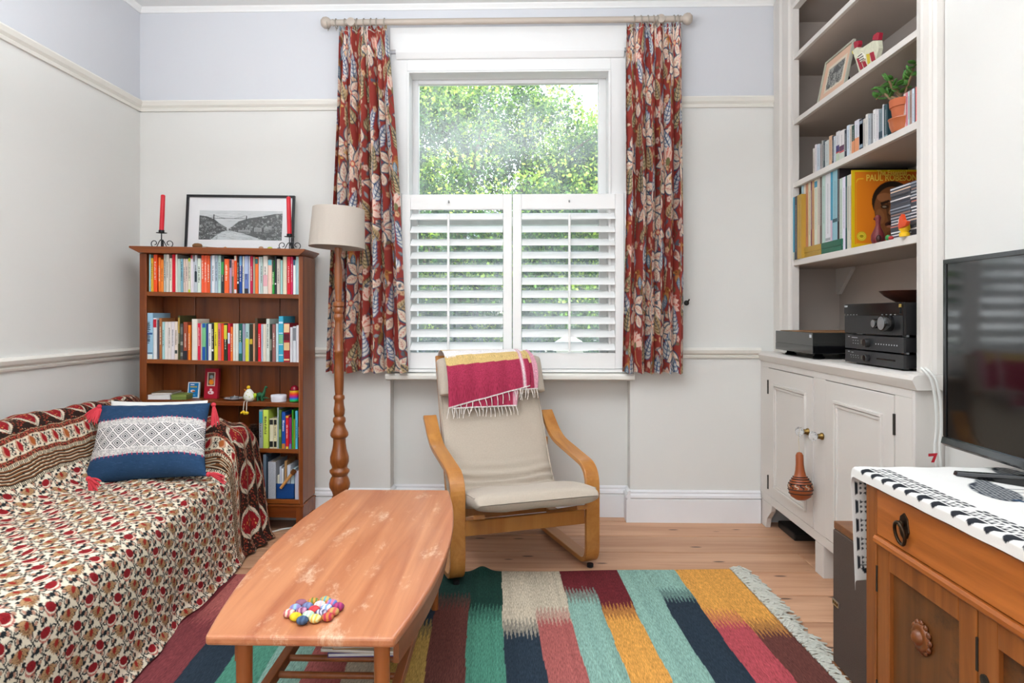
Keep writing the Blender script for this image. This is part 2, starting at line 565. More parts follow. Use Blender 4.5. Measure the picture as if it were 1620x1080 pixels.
# ------------------------------------------------------------------ a little print block: draws flat ornament into an array
class Print:
    def __init__(self, w, h, bg):
        self.w = w; self.h = h
        self.a = np.tile(hexa(bg) if isinstance(bg, str) else np.array(bg), (h, w, 1)).astype(np.float64)
    def _win(self, x0, x1, y0, y1):
        x0 = max(0, int(x0)); y0 = max(0, int(y0)); x1 = min(self.w, int(x1) + 2); y1 = min(self.h, int(y1) + 2)
        if x1 <= x0 or y1 <= y0: return None
        yy, xx = np.mgrid[y0:y1, x0:x1]
        return x0, x1, y0, y1, xx + 0.5, yy + 0.5
    def _put(self, w, mask, col):
        x0, x1, y0, y1 = w[:4]
        c = hexa(col) if isinstance(col, str) else np.array(col)
        m = np.clip(mask, 0, 1)[..., None]
        self.a[y0:y1, x0:x1] = self.a[y0:y1, x0:x1] * (1 - m) + c * m
    def ell(self, cx, cy, rx, ry, col, ang=0.0, a=1.0):
        R = max(rx, ry) + 1
        w = self._win(cx - R, cx + R, cy - R, cy + R)
        if w is None: return
        dx = w[4] - cx; dy = w[5] - cy
        c, s = math.cos(ang), math.sin(ang)
        X = dx * c + dy * s; Y = -dx * s + dy * c
        d = np.sqrt((X / rx) ** 2 + (Y / ry) ** 2)
        self._put(w, (1 - d) * min(rx, ry) + 0.5 if a == 1 else np.clip((1 - d) * min(rx, ry) + 0.5, 0, 1) * a, col)
    def leaf(self, x, y, L, wd, ang, col, edge=None, vein=None, ew=1.3):
        """Pointed leaf / petal from (x, y) along ang."""
        if edge: self.leaf(x - ew * math.cos(ang), y - ew * math.sin(ang), L + 2 * ew, wd + 2 * ew, ang, edge)
        w = self._win(min(x, x + L * math.cos(ang)) - wd, max(x, x + L * math.cos(ang)) + wd, min(y, y + L * math.sin(ang)) - wd, max(y, y + L * math.sin(ang)) + wd)
        if w is None: return
        dx = w[4] - x; dy = w[5] - y
        c, s = math.cos(ang), math.sin(ang)
        t = (dx * c + dy * s) / L; n = -dx * s + dy * c
        hw = wd / 2 * np.clip(np.sin(PI * np.clip(t, 0, 1) ** 0.85), 0, 1)
        self._put(w, np.where((t > 0) & (t < 1), hw - np.abs(n) + 0.5, 0), col)
        if vein:
            self.line(x, y, x + 0.85 * L * math.cos(ang), y + 0.85 * L * math.sin(ang), 1.0, vein)
            for q in (0.25, 0.42, 0.6):
                bx, by = x + q * L * c, y + q * L * s
                for sg in (-1, 1):
                    a2 = ang + sg * 0.8
                    self.line(bx, by, bx + 0.36 * wd * math.cos(a2), by + 0.36 * wd * math.sin(a2), 0.9, vein)
    def line(self, xa, ya, xb, yb, wd, col):
        w = self._win(min(xa, xb) - wd, max(xa, xb) + wd, min(ya, yb) - wd, max(ya, yb) + wd)
        if w is None: return
        dx, dy = xb - xa, yb - ya
        L2 = dx * dx + dy * dy + 1e-9
        t = np.clip(((w[4] - xa) * dx + (w[5] - ya) * dy) / L2, 0, 1)
        d = np.hypot(w[4] - xa - t * dx, w[5] - ya - t * dy)
        self._put(w, wd / 2 - d + 0.5, col)
    def path(self, pts, wd, col):
        for a, b in zip(pts[:-1], pts[1:]): self.line(a[0], a[1], b[0], b[1], wd, col)
    def rect(self, x0, x1, y0, y1, col):
        c = hexa(col) if isinstance(col, str) else np.array(col)
        self.a[max(0, int(round(y0))):max(0, int(round(y1))), max(0, int(round(x0))):max(0, int(round(x1)))] = c
    def poly(self, pts, col):
        xs = [p[0] for p in pts]; ys = [p[1] for p in pts]
        w = self._win(min(xs) - 1, max(xs) + 1, min(ys) - 1, max(ys) + 1)
        if w is None: return
        ins = np.zeros(w[4].shape, bool)
        n = len(pts)
        for i in range(n):
            x1, y1 = pts[i]; x2, y2 = pts[(i + 1) % n]
            c = ((y1 > w[5]) != (y2 > w[5])) & (w[4] < (x2 - x1) * (w[5] - y1) / (y2 - y1 + 1e-12) + x1)
            ins ^= c
        self._put(w, ins.astype(float), col)
    def curl(self, cx, cy, r, a0, a1, wd, col, grow=0.0):
        pts = []
        for i in range(9):
            a = a0 + (a1 - a0) * i / 8
            rr = r * (1 + grow * i / 8)
            pts.append((cx + rr * math.cos(a), cy + rr * math.sin(a)))
        self.path(pts, wd, col)
    def sample(self, x, y, wrap=False):
        """x, y in pixels (arrays)."""
        x = np.asarray(x) - 0.5; y = np.asarray(y) - 0.5
        x0 = np.floor(x).astype(int); y0 = np.floor(y).astype(int)
        fx = (x - x0)[..., None]; fy = (y - y0)[..., None]
        def g(i, j):
            if wrap: return self.a[j % self.h, i % self.w]
            return self.a[np.clip(j, 0, self.h - 1), np.clip(i, 0, self.w - 1)]
        return (g(x0, y0) * (1 - fx) + g(x0 + 1, y0) * fx) * (1 - fy) + (g(x0, y0 + 1) * (1 - fx) + g(x0 + 1, y0 + 1) * fx) * fy

# ================================================================== THE SETTING
XL, XR, YB, YR, ZC = -2.08, 1.62, 3.60, -2.0, 2.72
M_wall = mat('wall_paint', 'dfdeda', 0.85, spec=0.2, vary=0.015, vscale=3, bump=0.05, bscale=40)
M_wallup = mat('wall_paint_upper', 'd2d3d7', 0.85, spec=0.2, vary=0.012, vscale=3, bump=0.05, bscale=40)
M_ceil = mat('ceiling_paint', 'eeeeec', 0.9, spec=0.2, vary=0.01)
M_white = mat('white_gloss', 'ebebea', 0.35, spec=0.4, vary=0.012)
M_rail = mat('rail_paint', 'e6e3db', 0.45, spec=0.4, vary=0.015)
M_base = mat('baseboard_paint', 'e8e8ea', 0.4, spec=0.4, vary=0.02)
M_dark = mat('floor_void', '1c120c', 0.9)
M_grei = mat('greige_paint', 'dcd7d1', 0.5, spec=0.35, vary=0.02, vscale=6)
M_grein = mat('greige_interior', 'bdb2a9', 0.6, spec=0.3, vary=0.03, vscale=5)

PRZ0, PRZ1 = 2.168, 2.222
def wall_boxes(name, boxes):
    mb = MB()
    for (x0, x1, y0, y1, z0, z1) in boxes:
        for a, b, k in ((z0, min(z1, PRZ0), 0), (max(z0, PRZ0), z1, 1)):
            if b > a:
                mb.cur = k
                mb.box(x0, x1, y0, y1, a, b)
    return mb.build(name, [M_wall, M_wallup], kind='structure')

RX0, RX1, YREC = -0.735, 0.530, 3.69           # recess under and around the window
OX0, OX1, OZ0, OZ1 = -0.69, 0.475, 0.775, 2.40  # opening
wall_boxes('wall_back', [
    (XL - 0.2, RX0, YB, 3.97, 0, ZC), (RX1, XR + 0.2, YB, 3.97, 0, ZC),
    (RX0, RX1, YB, 3.785, 2.47, ZC), (RX0, RX1, 3.785, 3.97, 2.64, ZC), (RX0, RX1, YREC, 3.97, 0, OZ0),
    (RX0, OX0, YREC, 3.97, OZ0, 2.64), (OX1, RX1, YREC, 3.97, OZ0, 2.64), (OX0, OX1, YREC, 3.785, OZ1, 2.47)])
wall_boxes('wall_left', [(XL - 0.2, XL, YR, YB, 0, ZC)])
wall_boxes('wall_right', [(XR, XR + 0.2, YR, YB, 0, ZC), (1.30, XR, 0.55, 2.167, 0, ZC)])
wall_boxes('wall_rear', [(XL - 0.2, XR + 0.2, YR - 0.15, YR, 0, ZC)])
mb = MB(); mb.box(XL - 0.2, XR + 0.2, YR - 0.15, 3.97, ZC, ZC + 0.25)
mb.build('ceiling', M_ceil, kind='structure')

# floor: pine boards over a dark void
mb = MB(); mb.box(XL, XR, YR, 3.72, -0.12, -0.03)
floor = mb.build('floor', M_dark, kind='structure')
M_pine = wood('pine_floor', 'b28060', 'd8aa88', 'X', 0.8, 0.5, knots=True, rand=0.10)
ys = 3.13
while ys > YR: ys -= 0.233
row = 0
y = ys
while y < 3.72:
    y1 = min(y + 0.233, 3.72)
    cuts = [XL]
    x = XL + [1.7, 2.9, 0.9, 2.2, 3.3, 1.3][row % 6]
    if x < XR - 0.3: cuts.append(x)
    cuts.append(XR)
    for a, b in zip(cuts[:-1], cuts[1:]):
        mb = MB(); mb.box(a + 0.0012, b - 0.0012, max(y, YR) + 0.003, y1 - 0.005, -0.03, 0.0)
        mb.build('floor_board', M_pine, floor, bevel=0.0018, seg=1)
    y += 0.233; row += 1

# rails and baseboards (profiles: depth from wall, height)
P_PIC = [(0, 2.168), (0.010, 2.168), (0.014, 2.180), (0.010, 2.184), (0.022, 2.196), (0.030, 2.214), (0.026, 2.222), (0, 2.222)]
P_DADO = [(0, 0.858), (0.010, 0.858), (0.014, 0.868), (0.010, 0.874), (0.024, 0.884), (0.030, 0.900), (0.022, 0.912), (0, 0.912)]
P_BASE = [(0, 0), (0.022, 0), (0.022, 0.118), (0.016, 0.124), (0.026, 0.130), (0.024, 0.142), (0.014, 0.150), (0.016, 0.158), (0.006, 0.166), (0, 0.166)]
def along_x(mb, prof, x0, x1, ywall):
    mb.prism([(ywall - d, z) for d, z in prof], 'X', x0, x1)
def along_y(mb, prof, y0, y1, xwall, s=1):
    mb.prism([(xwall + s * d, z) for d, z in prof], 'Y', y0, y1)
n_trim = 0
def trim(fn, name=None, m=M_rail):
    global n_trim
    n_trim += 1
    mb = MB(); fn(mb)
    return mb.build(name or 'trim_%d' % n_trim, m, kind='structure', smooth=False)
trim(lambda m: (along_x(m, P_PIC, XL, RX0, YB), along_x(m, P_PIC, RX1, 1.275, YB)))
trim(lambda m: along_y(m, P_PIC, YR, YB, XL))
trim(lambda m: (along_x(m, P_DADO, XL, RX0, YB), along_x(m, P_DADO, RX1, 1.205, YB)))
trim(lambda m: along_y(m, P_DADO, YR, YB, XL))
trim(lambda m: (along_x(m, [(0, 2.695), (0.006, 2.695), (0.010, 2.703), (0.022, 2.714), (0.026, 2.72), (0, 2.72)], XL, 1.285, YB),), m=M_ceil)
trim(lambda m: along_y(m, [(0, 2.695), (0.006, 2.695), (0.010, 2.703), (0.022, 2.714), (0.026, 2.72), (0, 2.72)], YR, YB, XL), m=M_ceil)
trim(lambda m: (along_x(m, P_BASE, XL, RX0, YB), along_y(m, P_BASE, YB - 0.022, YREC, RX0 - 0.0, 1),
                along_x(m, P_BASE, RX0, RX1, YREC), along_y(m, P_BASE, YB - 0.022, YREC, RX1 + 0.0, -1),
                along_x(m, P_BASE, RX1, 1.205, YB)), 'baseboard_back', M_base)
trim(lambda m: along_y(m, P_BASE, YR, YB, XL), 'baseboard_left', M_base)

# ------------------------------------------------------------------ window
win = thing('window_1', None, None, (-0.107, 3.72, OZ0)); win['kind'] = 'structure'
mb = MB()
yf = 3.615
fx0, fx1 = -0.735, 0.530
ix0, ix1 = onY(644, 300, yf).x, onY(966, 300, yf).x      # inner edge of face boards
zt = onY(800, 111, yf).z
mb.box(fx0, ix0, yf, YREC, 0.80, 2.47); mb.box(ix1, fx1, yf, YREC, 0.80, 2.47)
mb.box(ix0, ix1, yf, YREC, zt, 2.47)
mb.build('frame', M_white, win, bevel=0.003)
mb = MB()
mb.prism([(yf + 0.01, 2.435), (yf - 0.012, 2.44), (yf - 0.03, 2.468), (yf - 0.03, 2.482), (yf + 0.01, 2.482)], 'X', fx0 + 0.03, fx1 - 0.03)
mb.box(fx0, fx1, YB - 0.012, YB + 0.02, 2.482, 2.60)
mb.build('cornice', M_white, win, bevel=0.002)
mb = MB()       # bead round the opening and linings through the wall
for (a, b, c, d) in ((ix0, ix0 + 0.012, 0.801, zt - 0.012), (ix1 - 0.012, ix1, 0.801, zt - 0.012), (ix0, ix1, zt - 0.012, zt - 0.0065)):
    mb.box(a, b, yf - 0.008, 3.72, c, d)
mb.box(ix0 - 0.02, ix0 + 0.006, 3.62, 3.95, 0.78, zt + 0.02); mb.box(ix1 - 0.006, ix1 + 0.02, 3.62, 3.95, 0.78, zt + 0.02)
mb.box(ix0, ix1, 3.62, 3.78, zt - 0.006, zt + 0.02)
mb.box(ix0, ix1, 3.62, 4.02, 0.76, 0.80)
mb.build('lining', M_white, win, bevel=0.001)
ys_ = 3.735
gx0, gx1 = onY(663, 300, ys_ + 0.02).x, onY(946, 300, ys_ + 0.02).x
gz1 = onY(800, 134, ys_ + 0.02).z
zmr = onY(800, 350, ys_).z
mb = MB()
mb.box(ix0, gx0, ys_, ys_ + 0.04, zmr - 0.02, zt); mb.box(gx1, ix1, ys_, ys_ + 0.04, zmr - 0.02, zt)
mb.box(gx0, gx1, ys_, ys_ + 0.04, gz1, zt); mb.box(gx0, gx1, ys_ - 0.012, ys_ + 0.045, zmr - 0.022, zmr + 0.022)
mb.build('upper_sash', M_white, win, bevel=0.004)
mb = MB()
mb.box(ix0, gx0, ys_ - 0.05, ys_ - 0.012, 0.80, zmr + 0.02); mb.box(gx1, ix1, ys_ - 0.05, ys_ - 0.012, 0.80, zmr + 0.02)
mb.box(gx0, gx1, ys_ - 0.05, ys_ - 0.012, 0.80, 0.87)
mb.build('lower_sash', M_white, win, bevel=0.004)
# glass: clear, faintly dusty in streaks as the photograph shows
mg = bpy.data.materials.new('window_glass')
nt, p = nodes_of(mg)
nt.nodes.remove(p)
out = nt.nodes['Material Output']
tr = nt.nodes.new('ShaderNodeBsdfTransparent'); tr.inputs[0].default_value = (0.97, 0.985, 0.98, 1)
gl = nt.nodes.new('ShaderNodeBsdfGlossy'); gl.inputs['Roughness'].default_value = 0.02
df = nt.nodes.new('ShaderNodeBsdfTranslucent'); df.inputs[0].default_value = (0.93, 0.96, 1.0, 1)
fr = nt.nodes.new('ShaderNodeFresnel'); fr.inputs['IOR'].default_value = 1.45
m1 = nt.nodes.new('ShaderNodeMixShader'); m2 = nt.nodes.new('ShaderNodeMixShader')
tc = nt.nodes.new('ShaderNodeTexCoord'); mp = nt.nodes.new('ShaderNodeMapping'); mp.inputs['Scale'].default_value = (9, 1, 5)
mp.inputs['Rotation'].default_value = (0, 0.5, 0)
nz = nt.nodes.new('ShaderNodeTexNoise'); nz.inputs['Scale'].default_value = 1.0; nz.inputs['Detail'].default_value = 5
rp = nt.nodes.new('ShaderNodeMapRange'); rp.inputs['From Min'].default_value = 0.35; rp.inputs['From Max'].default_value = 0.75
rp.inputs['To Min'].default_value = 0.03; rp.inputs['To Max'].default_value = 0.13
nt.links.new(tc.outputs['Object'], mp.inputs[0]); nt.links.new(mp.outputs[0], nz.inputs['Vector'])
nt.links.new(nz.outputs['Fac'], rp.inputs['Value']); nt.links.new(rp.outputs[0], m1.inputs[0])
nt.links.new(tr.outputs[0], m1.inputs[1]); nt.links.new(df.outputs[0], m1.inputs[2])
nt.links.new(fr.outputs[0], m2.inputs[0]); nt.links.new(m1.outputs[0], m2.inputs[1]); nt.links.new(gl.outputs[0], m2.inputs[2])
nt.links.new(m2.outputs[0], out.inputs['Surface'])
mb = MB(); mb.box(gx0 - 0.01, gx1 + 0.01, ys_ + 0.018, ys_ + 0.022, zmr, gz1 + 0.01); mb.build('glass', mg, win)
mb = MB(); mb.box(gx0 - 0.01, gx1 + 0.01, ys_ - 0.034, ys_ - 0.030, 0.86, zmr); mb.build('glass', mg, win)
mb = MB(); mb.prism([(3.545, 0.748), (3.545, 0.766), (3.552, 0.778), (3.69, 0.782), (3.69, 0.74), (3.58, 0.74)], 'X', -0.752, 0.548)
mb.build('sill', M_rail, win, bevel=0.003)

# ------------------------------------------------------------------ shutters
M_shut = mat('shutter_paint', 'f2f2f1', 0.4, spec=0.4, vary=0.008)
def shutter(x0, x1, label, rod_u):
    Y0, Y1 = 3.585, 3.613
    t = thing('plantation_shutter', label, 'shutter', ((x0 + x1) / 2, 3.6, 0.80), group=None)
    z0, z1 = 0.80, 1.718
    st = 0.046
    lz0, lz1 = 0.885, 1.638
    mb = MB(); mb.box(x0, x0 + st, Y0, Y1, z0, z1); mb.build('stile', M_shut, t, bevel=0.003)
    mb = MB(); mb.box(x1 - st, x1, Y0, Y1, z0, z1); mb.build('stile', M_shut, t, bevel=0.003)
    mb = MB(); mb.box(x0 + st, x1 - st, Y0, Y1, lz1, z1); mb.build('top_rail', M_shut, t, bevel=0.003)
    mb = MB(); mb.box(x0 + st, x1 - st, Y0, Y1, z0, lz0); mb.build('bottom_rail', M_shut, t, bevel=0.003)
    n = 11
    pitch = (lz1 - lz0) / n
    proto = None
    for i in range(n):
        zc = lz0 + (i + 0.5) * pitch
        if proto is None:
            w, th, tilt = 0.076, 0.010, math.radians(33)
            pts = []
            for k in range(12):
                a = 2 * PI * k / 12
                px, pz = w / 2 * math.cos(a), th / 2 * math.sin(a)
                pts.append((px * math.cos(tilt) - pz * math.sin(tilt), px * math.sin(tilt) + pz * math.cos(tilt)))
            mb = MB(); mb.prism(pts, 'X', x0 + st + 0.002, x1 - st - 0.002)
            mb.v = [(q[0] - t.location.x, q[1], q[2]) for q in mb.v]
            proto = mb.build('louvre', M_shut, t, smooth=True, local=True)
            o = proto
        else:
            o = proto.copy(); COL.objects.link(o); o.parent = t
        o.location = (0, 0, zc - t.location.z)
    xr = onY(rod_u, 450, 3.55).x
    mb = MB(); mb.box(xr - 0.006, xr + 0.006, 3.553, 3.563, lz0 + 0.005, lz1 - 0.03)
    mb.build('tilt_rod', M_shut, t, bevel=0.002)
    mb = MB(); mb.tube([(xr, 3.585, 1.678), (xr, 3.57, 1.680), (xr, 3.565, 1.672)], 0.004); mb.build('magnet_catch', mat('catch_grey', '9a9a98', 0.4), t, smooth=True)
    return t
shutter(-0.672, -0.090, 'white louvred window shutter nearer the sofa, partly behind the armchair throw', 709)
shutter(-0.086, 0.497, 'white louvred window shutter on the side nearer the built-in cupboard', 901)
mb = MB(); mb.box(-0.725, -0.674, 3.575, 3.614, 0.798, 1.728); mb.box(0.499, 0.528, 3.575, 3.614, 0.798, 1.728); mb.box(-0.725, 0.528, 3.575, 3.614, 0.782, 0.798)
mb.build('trim_window_frame', M_shut, kind='structure', bevel=0.003).name = 'trim_20'

# ------------------------------------------------------------------ alcove: built-in shelves and cupboard
FX = 1.29
alc = thing('built_in_shelf_unit', 'tall greige built-in alcove shelving above the panelled cupboard', 'shelving', (1.45, 2.9, 0.9))
mb = MB()
# side, back, top linings
mb.box(FX + 0.02, XR - 0.001, 3.575, 3.598, 0.8948, 2.62)
mb.box(XR - 0.014, XR - 0.001, 2.19, 3.575, 0.8948, 2.62)
mb.box(FX + 0.02, XR - 0.014, 2.172, 2.19, 0.8948, 2.62)
mb.box(FX + 0.02, XR - 0.014, 2.19, 3.575, 2.60, 2.62)
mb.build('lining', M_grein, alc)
def stile_profile(w, flip=1):
    # (offset along Y, proud of the face)
    return [(0, 0), (0, 0.012), (0.012, 0.018), (0.025, 0.012), (0.03, 0.02), (w * 0.45, 0.024), (w * 0.52, 0.016), (w * 0.62, 0.022), (w - 0.03, 0.020), (w - 0.018, 0.012), (w, 0.010), (w, -0.022), (0, -0.022)]
mb = MB()
w1 = 3.598 - 3.352
mb.prism([(FX - d, 3.598 - a) for a, d in stile_profile(w1)], 'Z', 0.8948, 2.70)
mb.build('stile', M_grei, alc)
w2 = 2.288 - 2.172
mb = MB(); mb.prism([(FX - d, 2.172 + a) for a, d in stile_profile(w2)], 'Z', 0.8948, 2.70)
mb.build('stile', M_grei, alc)
mb = MB(); mb.prism([(FX - d, 2.70 - a) for a, d in stile_profile(0.13)], 'Y', 2.288, 3.352)
mb.build('head', M_grei, alc)
SHZ = {'A': (2.322, 2.344), 'B': (2.006, 2.030), 'C': (1.700, 1.726), 'D': (1.322, 1.350)}
for k in 'ABCD':
    a, b = SHZ[k]
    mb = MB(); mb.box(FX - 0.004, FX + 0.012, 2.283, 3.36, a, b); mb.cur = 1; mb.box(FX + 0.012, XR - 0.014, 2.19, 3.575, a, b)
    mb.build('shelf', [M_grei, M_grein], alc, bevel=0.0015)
mb = MB()
mb.prism([(3.574, 1.3215), (3.40, 1.3215), (3.40, 1.308), (3.545, 1.19), (3.574, 1.19)], 'X', XR - 0.034, XR - 0.015)
mb.build('bracket', M_grei, alc, bevel=0.001)

CX = 1.21
cup = thing('cupboard', 'low greige two-door cupboard with moulded panels and glass knobs in the alcove', 'cupboard', (1.4, 2.9, 0))
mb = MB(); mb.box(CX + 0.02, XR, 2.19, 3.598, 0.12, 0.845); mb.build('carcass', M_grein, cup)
mb = MB()
mb.prism([(CX - 0.014, 0.868), (CX - 0.018, 0.878), (CX - 0.012, 0.890), (CX + 0.0, 0.894), (XR, 0.894), (XR, 0.846), (CX - 0.004, 0.846)], 'Y', 2.155, 3.598)
mb.build('worktop', M_grei, cup, bevel=0.001)
mb = MB()   # face frame
mb.box(CX, CX + 0.022, 3.48, 3.598, 0.172, 0.818); mb.box(CX, CX + 0.022, 2.818, 2.935, 0.172, 0.818); mb.box(CX, CX + 0.022, 2.187, 2.29, 0.172, 0.818)
mb.box(CX, CX + 0.022, 2.187, 3.598, 0.818, 0.846); mb.box(CX, CX + 0.022, 2.187, 3.598, 0.132, 0.172)
mb.box(CX, 1.32, 2.172, 2.186, 0.0, 0.846)
mb.build('face_frame', M_grei, cup, bevel=0.0015)
mb = MB()
mb.prism([(3.598, 0), (3.515, 0), (3.50, 0.05), (3.44, 0.10), (3.43, 0.131), (3.598, 0.131)], 'X', CX - 0.001, CX + 0.022)
mb.build('foot', M_grei, cup, bevel=0.001)
mb = MB(); mb.box(CX - 0.001, CX + 0.05, 2.835, 2.917, 0.0, 0.131); mb.build('foot', M_grei, cup, bevel=0.0015)
mb = MB(); mb.box(CX, CX + 0.05, 2.188, 2.26, 0.0, 0.131); mb.build('foot', M_grei, cup, bevel=0.0015)
M_brass = mat('aged_brass', '8a7040', 0.35, metallic=0.9, vary=0.2)
M_hinge = mat('dark_hinge', '3a3834', 0.45, metallic=0.7)
mgl = bpy.data.materials.new('cut_glass'); nt, p = nodes_of(mgl)
p.inputs['Transmission Weight'].default_value = 0.85; p.inputs['Roughness'].default_value = 0.05; p.inputs['Base Color'].default_value = (0.93, 0.95, 0.96, 1)
def cup_door(ya, yb, zb, ztp, knob_y, knob_z, hinge_y, pan):
    d = MB(); d.box(CX - 0.002, CX + 0.018, ya + 0.003, yb - 0.003, zb + 0.003, ztp - 0.003)
    d = d.build('door', M_grei, cup, bevel=0.0015)
    # raised moulding round a sunk panel
    y0, y1, z0, z1 = pan
    m = MB()
    for i, (ins, pr) in enumerate(((0.0, 0.010), (0.014, 0.005))):
        a, b, c, e = y0 + ins, y1 - ins, z0 + ins, z1 - ins
        w = 0.012
        m.box(CX - 0.002 - pr, CX, a, b, e - w, e); m.box(CX - 0.002 - pr, CX, a, b, c, c + w)
        m.box(CX - 0.002 - pr, CX, a, a + w, c + w, e - w); m.box(CX - 0.002 - pr, CX, b - w, b, c + w, e - w)
    m.build('moulding', M_grei, d, bevel=0.002)
    m = MB(); m.lathe([(0.0, -0.002), (0.015, -0.002), (0.015, -0.008), (0.011, -0.012), (0.010, -0.024), (0, -0.024)], (CX, knob_y, knob_z), 16, axis='X'); m.build('knob_collar', M_brass, d, smooth=True)
    m = MB(); m.lathe([(0, -0.022), (0.010, -0.024), (0.019, -0.034), (0.021, -0.042), (0.016, -0.052), (0.008, -0.056), (0, -0.056)], (CX, knob_y, knob_z), 10, axis='X'); m.build('knob', mgl, d)
    for z in (0.72, 0.24):
        m = MB(); m.box(CX - 0.006, CX + 0.002, hinge_y - 0.004, hinge_y + 0.004, z - 0.035, z + 0.035); m.build('hinge', M_hinge, d)
    return d
cup_door(2.935, 3.48, 0.172, 0.818, 2.985, 0.578, 3.481, (3.005, 3.395, 0.225, 0.745))
cup_door(2.29, 2.818, 0.172, 0.818, 2.842, 0.583, 2.289, (2.36, 2.73, 0.225, 0.745))
mb = MB(); mb.box(CX + 0.06, CX + 0.30, 3.30, 3.52, 0.0, 0.035)
tag(mb.build('adapter_box', mat('black_plastic', '141414', 0.45), bevel=0.006), 'flat black box lying on the boards under the built-in cupboard', 'box')

# ------------------------------------------------------------------ garden and street outside
mb = MB(); mb.box(-30, 30, 4.0, 60, -0.75, -0.7)
mb.build('ground', mat('garden_ground', '646a50', 0.95, vary=0.25, vscale=1.5), kind='structure')
M_leaf = printed('foliage', 0.55, 30.0, 0.0, vary=0.25)
nt = M_leaf.node_tree; 
# let daylight through the leaves
_p = nt.nodes['Principled BSDF']; _o = nt.nodes['Material Output']
_t = nt.nodes.new('ShaderNodeBsdfTranslucent'); _m = nt.nodes.new('ShaderNodeMixShader'); _m.inputs[0].default_value = 0.35
_src = _p.inputs['Base Color'].links[0].from_socket
nt.links.new(_src, _t.inputs[0]); nt.links.new(_p.outputs[0], _m.inputs[1]); nt.links.new(_t.outputs[0], _m.inputs[2]); nt.links.new(_m.outputs[0], _o.inputs['Surface'])
def leaves(centers, radii, per, size, palette, jitter=0.35, squash=1.0):
    """Leaf blades spread over the shells of many small tufts."""
    n = sum(per)
    C = np.repeat(np.array(centers), per, axis=0); R = np.repeat(np.array(radii), per)[:, None]
    d = rng.normal(size=(n, 3)); d /= np.linalg.norm(d, axis=1, keepdims=True)
    r = R * (1 - jitter * rng.random((n, 1)) ** 1.5)
    pos = C + d * r * np.array([1, 1, squash])
    a = rng.normal(size=(n, 3)) + d * 0.8; a /= np.linalg.norm(a, axis=1, keepdims=True)
    b = np.cross(a, d + 0.3 * rng.normal(size=(n, 3))); b /= np.linalg.norm(b, axis=1, keepdims=True)
    L = size * (0.6 + 0.8 * rng.random((n, 1))); W = L * 0.36
    nrm = np.cross(a, b)
    p0 = pos; p1 = pos + a * L * 0.5 + b * W + nrm * W * 0.3; p2 = pos + a * L; p3 = pos + a * L * 0.5 - b * W + nrm * W * 0.3
    V = np.stack([p0, p1, p2, p3], 1).reshape(-1, 3)
    F = np.arange(n * 4).reshape(n, 4)
    pal = np.array([hexc(c) for c in palette])
    h = np.clip((d[:, 2] + 0.35 * rng.normal(size=n)) * 0.5 + 0.5, 0, 0.999)     # upturned leaves take brighter greens: sunlit tops put into the colour
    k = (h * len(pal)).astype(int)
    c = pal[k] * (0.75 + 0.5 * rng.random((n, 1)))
    return V, F, np.repeat(c, 4, axis=0)
def tree(name, label, cx, cy, base, rx, ry, rz, zc, ntuft, tuft_r, nleaf, size, palette, trunk_r, group=None):
    t = thing(name, label, 'tree', (cx, cy, base), group=group)
    mb = MB()
    mb.tube([(cx, cy, base), (cx + 0.05, cy, base + 0.8), (cx - 0.04, cy + 0.03, zc)], [trunk_r, trunk_r * 0.8, trunk_r * 0.4], 10)
    for i in range(9):
        a = 2 * PI * i / 9
        mb.tube([(cx, cy, zc - rz * 0.6 + 0.1 * i), (cx + rx * 0.4 * math.cos(a), cy + ry * 0.4 * math.sin(a), zc - rz * 0.2 + 0.12 * i), (cx + rx * 0.8 * math.cos(a), cy + ry * 0.8 * math.sin(a), zc + rz * 0.1 + 0.1 * i)], [trunk_r * 0.4, trunk_r * 0.25, 0.01], 6)
    mb.build('trunk', mat('bark', '5a4a3a', 0.9, vary=0.3, bump=0.5), t, smooth=True)
    cs = []; rs = []
    for i in range(ntuft):
        d = rng.normal(size=3); d /= np.linalg.norm(d)
        q = 0.60 + 0.40 * rng.random()
        cs.append((cx + d[0] * rx * q, cy + d[1] * ry * q, zc + d[2] * rz * q)); rs.append(tuft_r * (0.6 + 0.8 * rng.random()))
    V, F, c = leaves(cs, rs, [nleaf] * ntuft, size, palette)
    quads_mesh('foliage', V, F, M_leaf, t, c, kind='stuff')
    return t
PAL_A = ['24401e', '2e4e24', '3c602c', '507834', '789a40', 'a8c050']
PAL_B = ['244a22', '2c5628', '386030', '507a38']
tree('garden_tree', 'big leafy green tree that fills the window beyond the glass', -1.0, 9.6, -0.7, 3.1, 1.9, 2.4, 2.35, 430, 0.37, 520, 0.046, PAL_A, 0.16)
tree('garden_tree', 'paler leafy tree half behind the big tree outside the window', 2.2, 14.2, -0.7, 2.9, 1.3, 2.6, 2.3, 240, 0.46, 200, 0.07, PAL_A, 0.15)
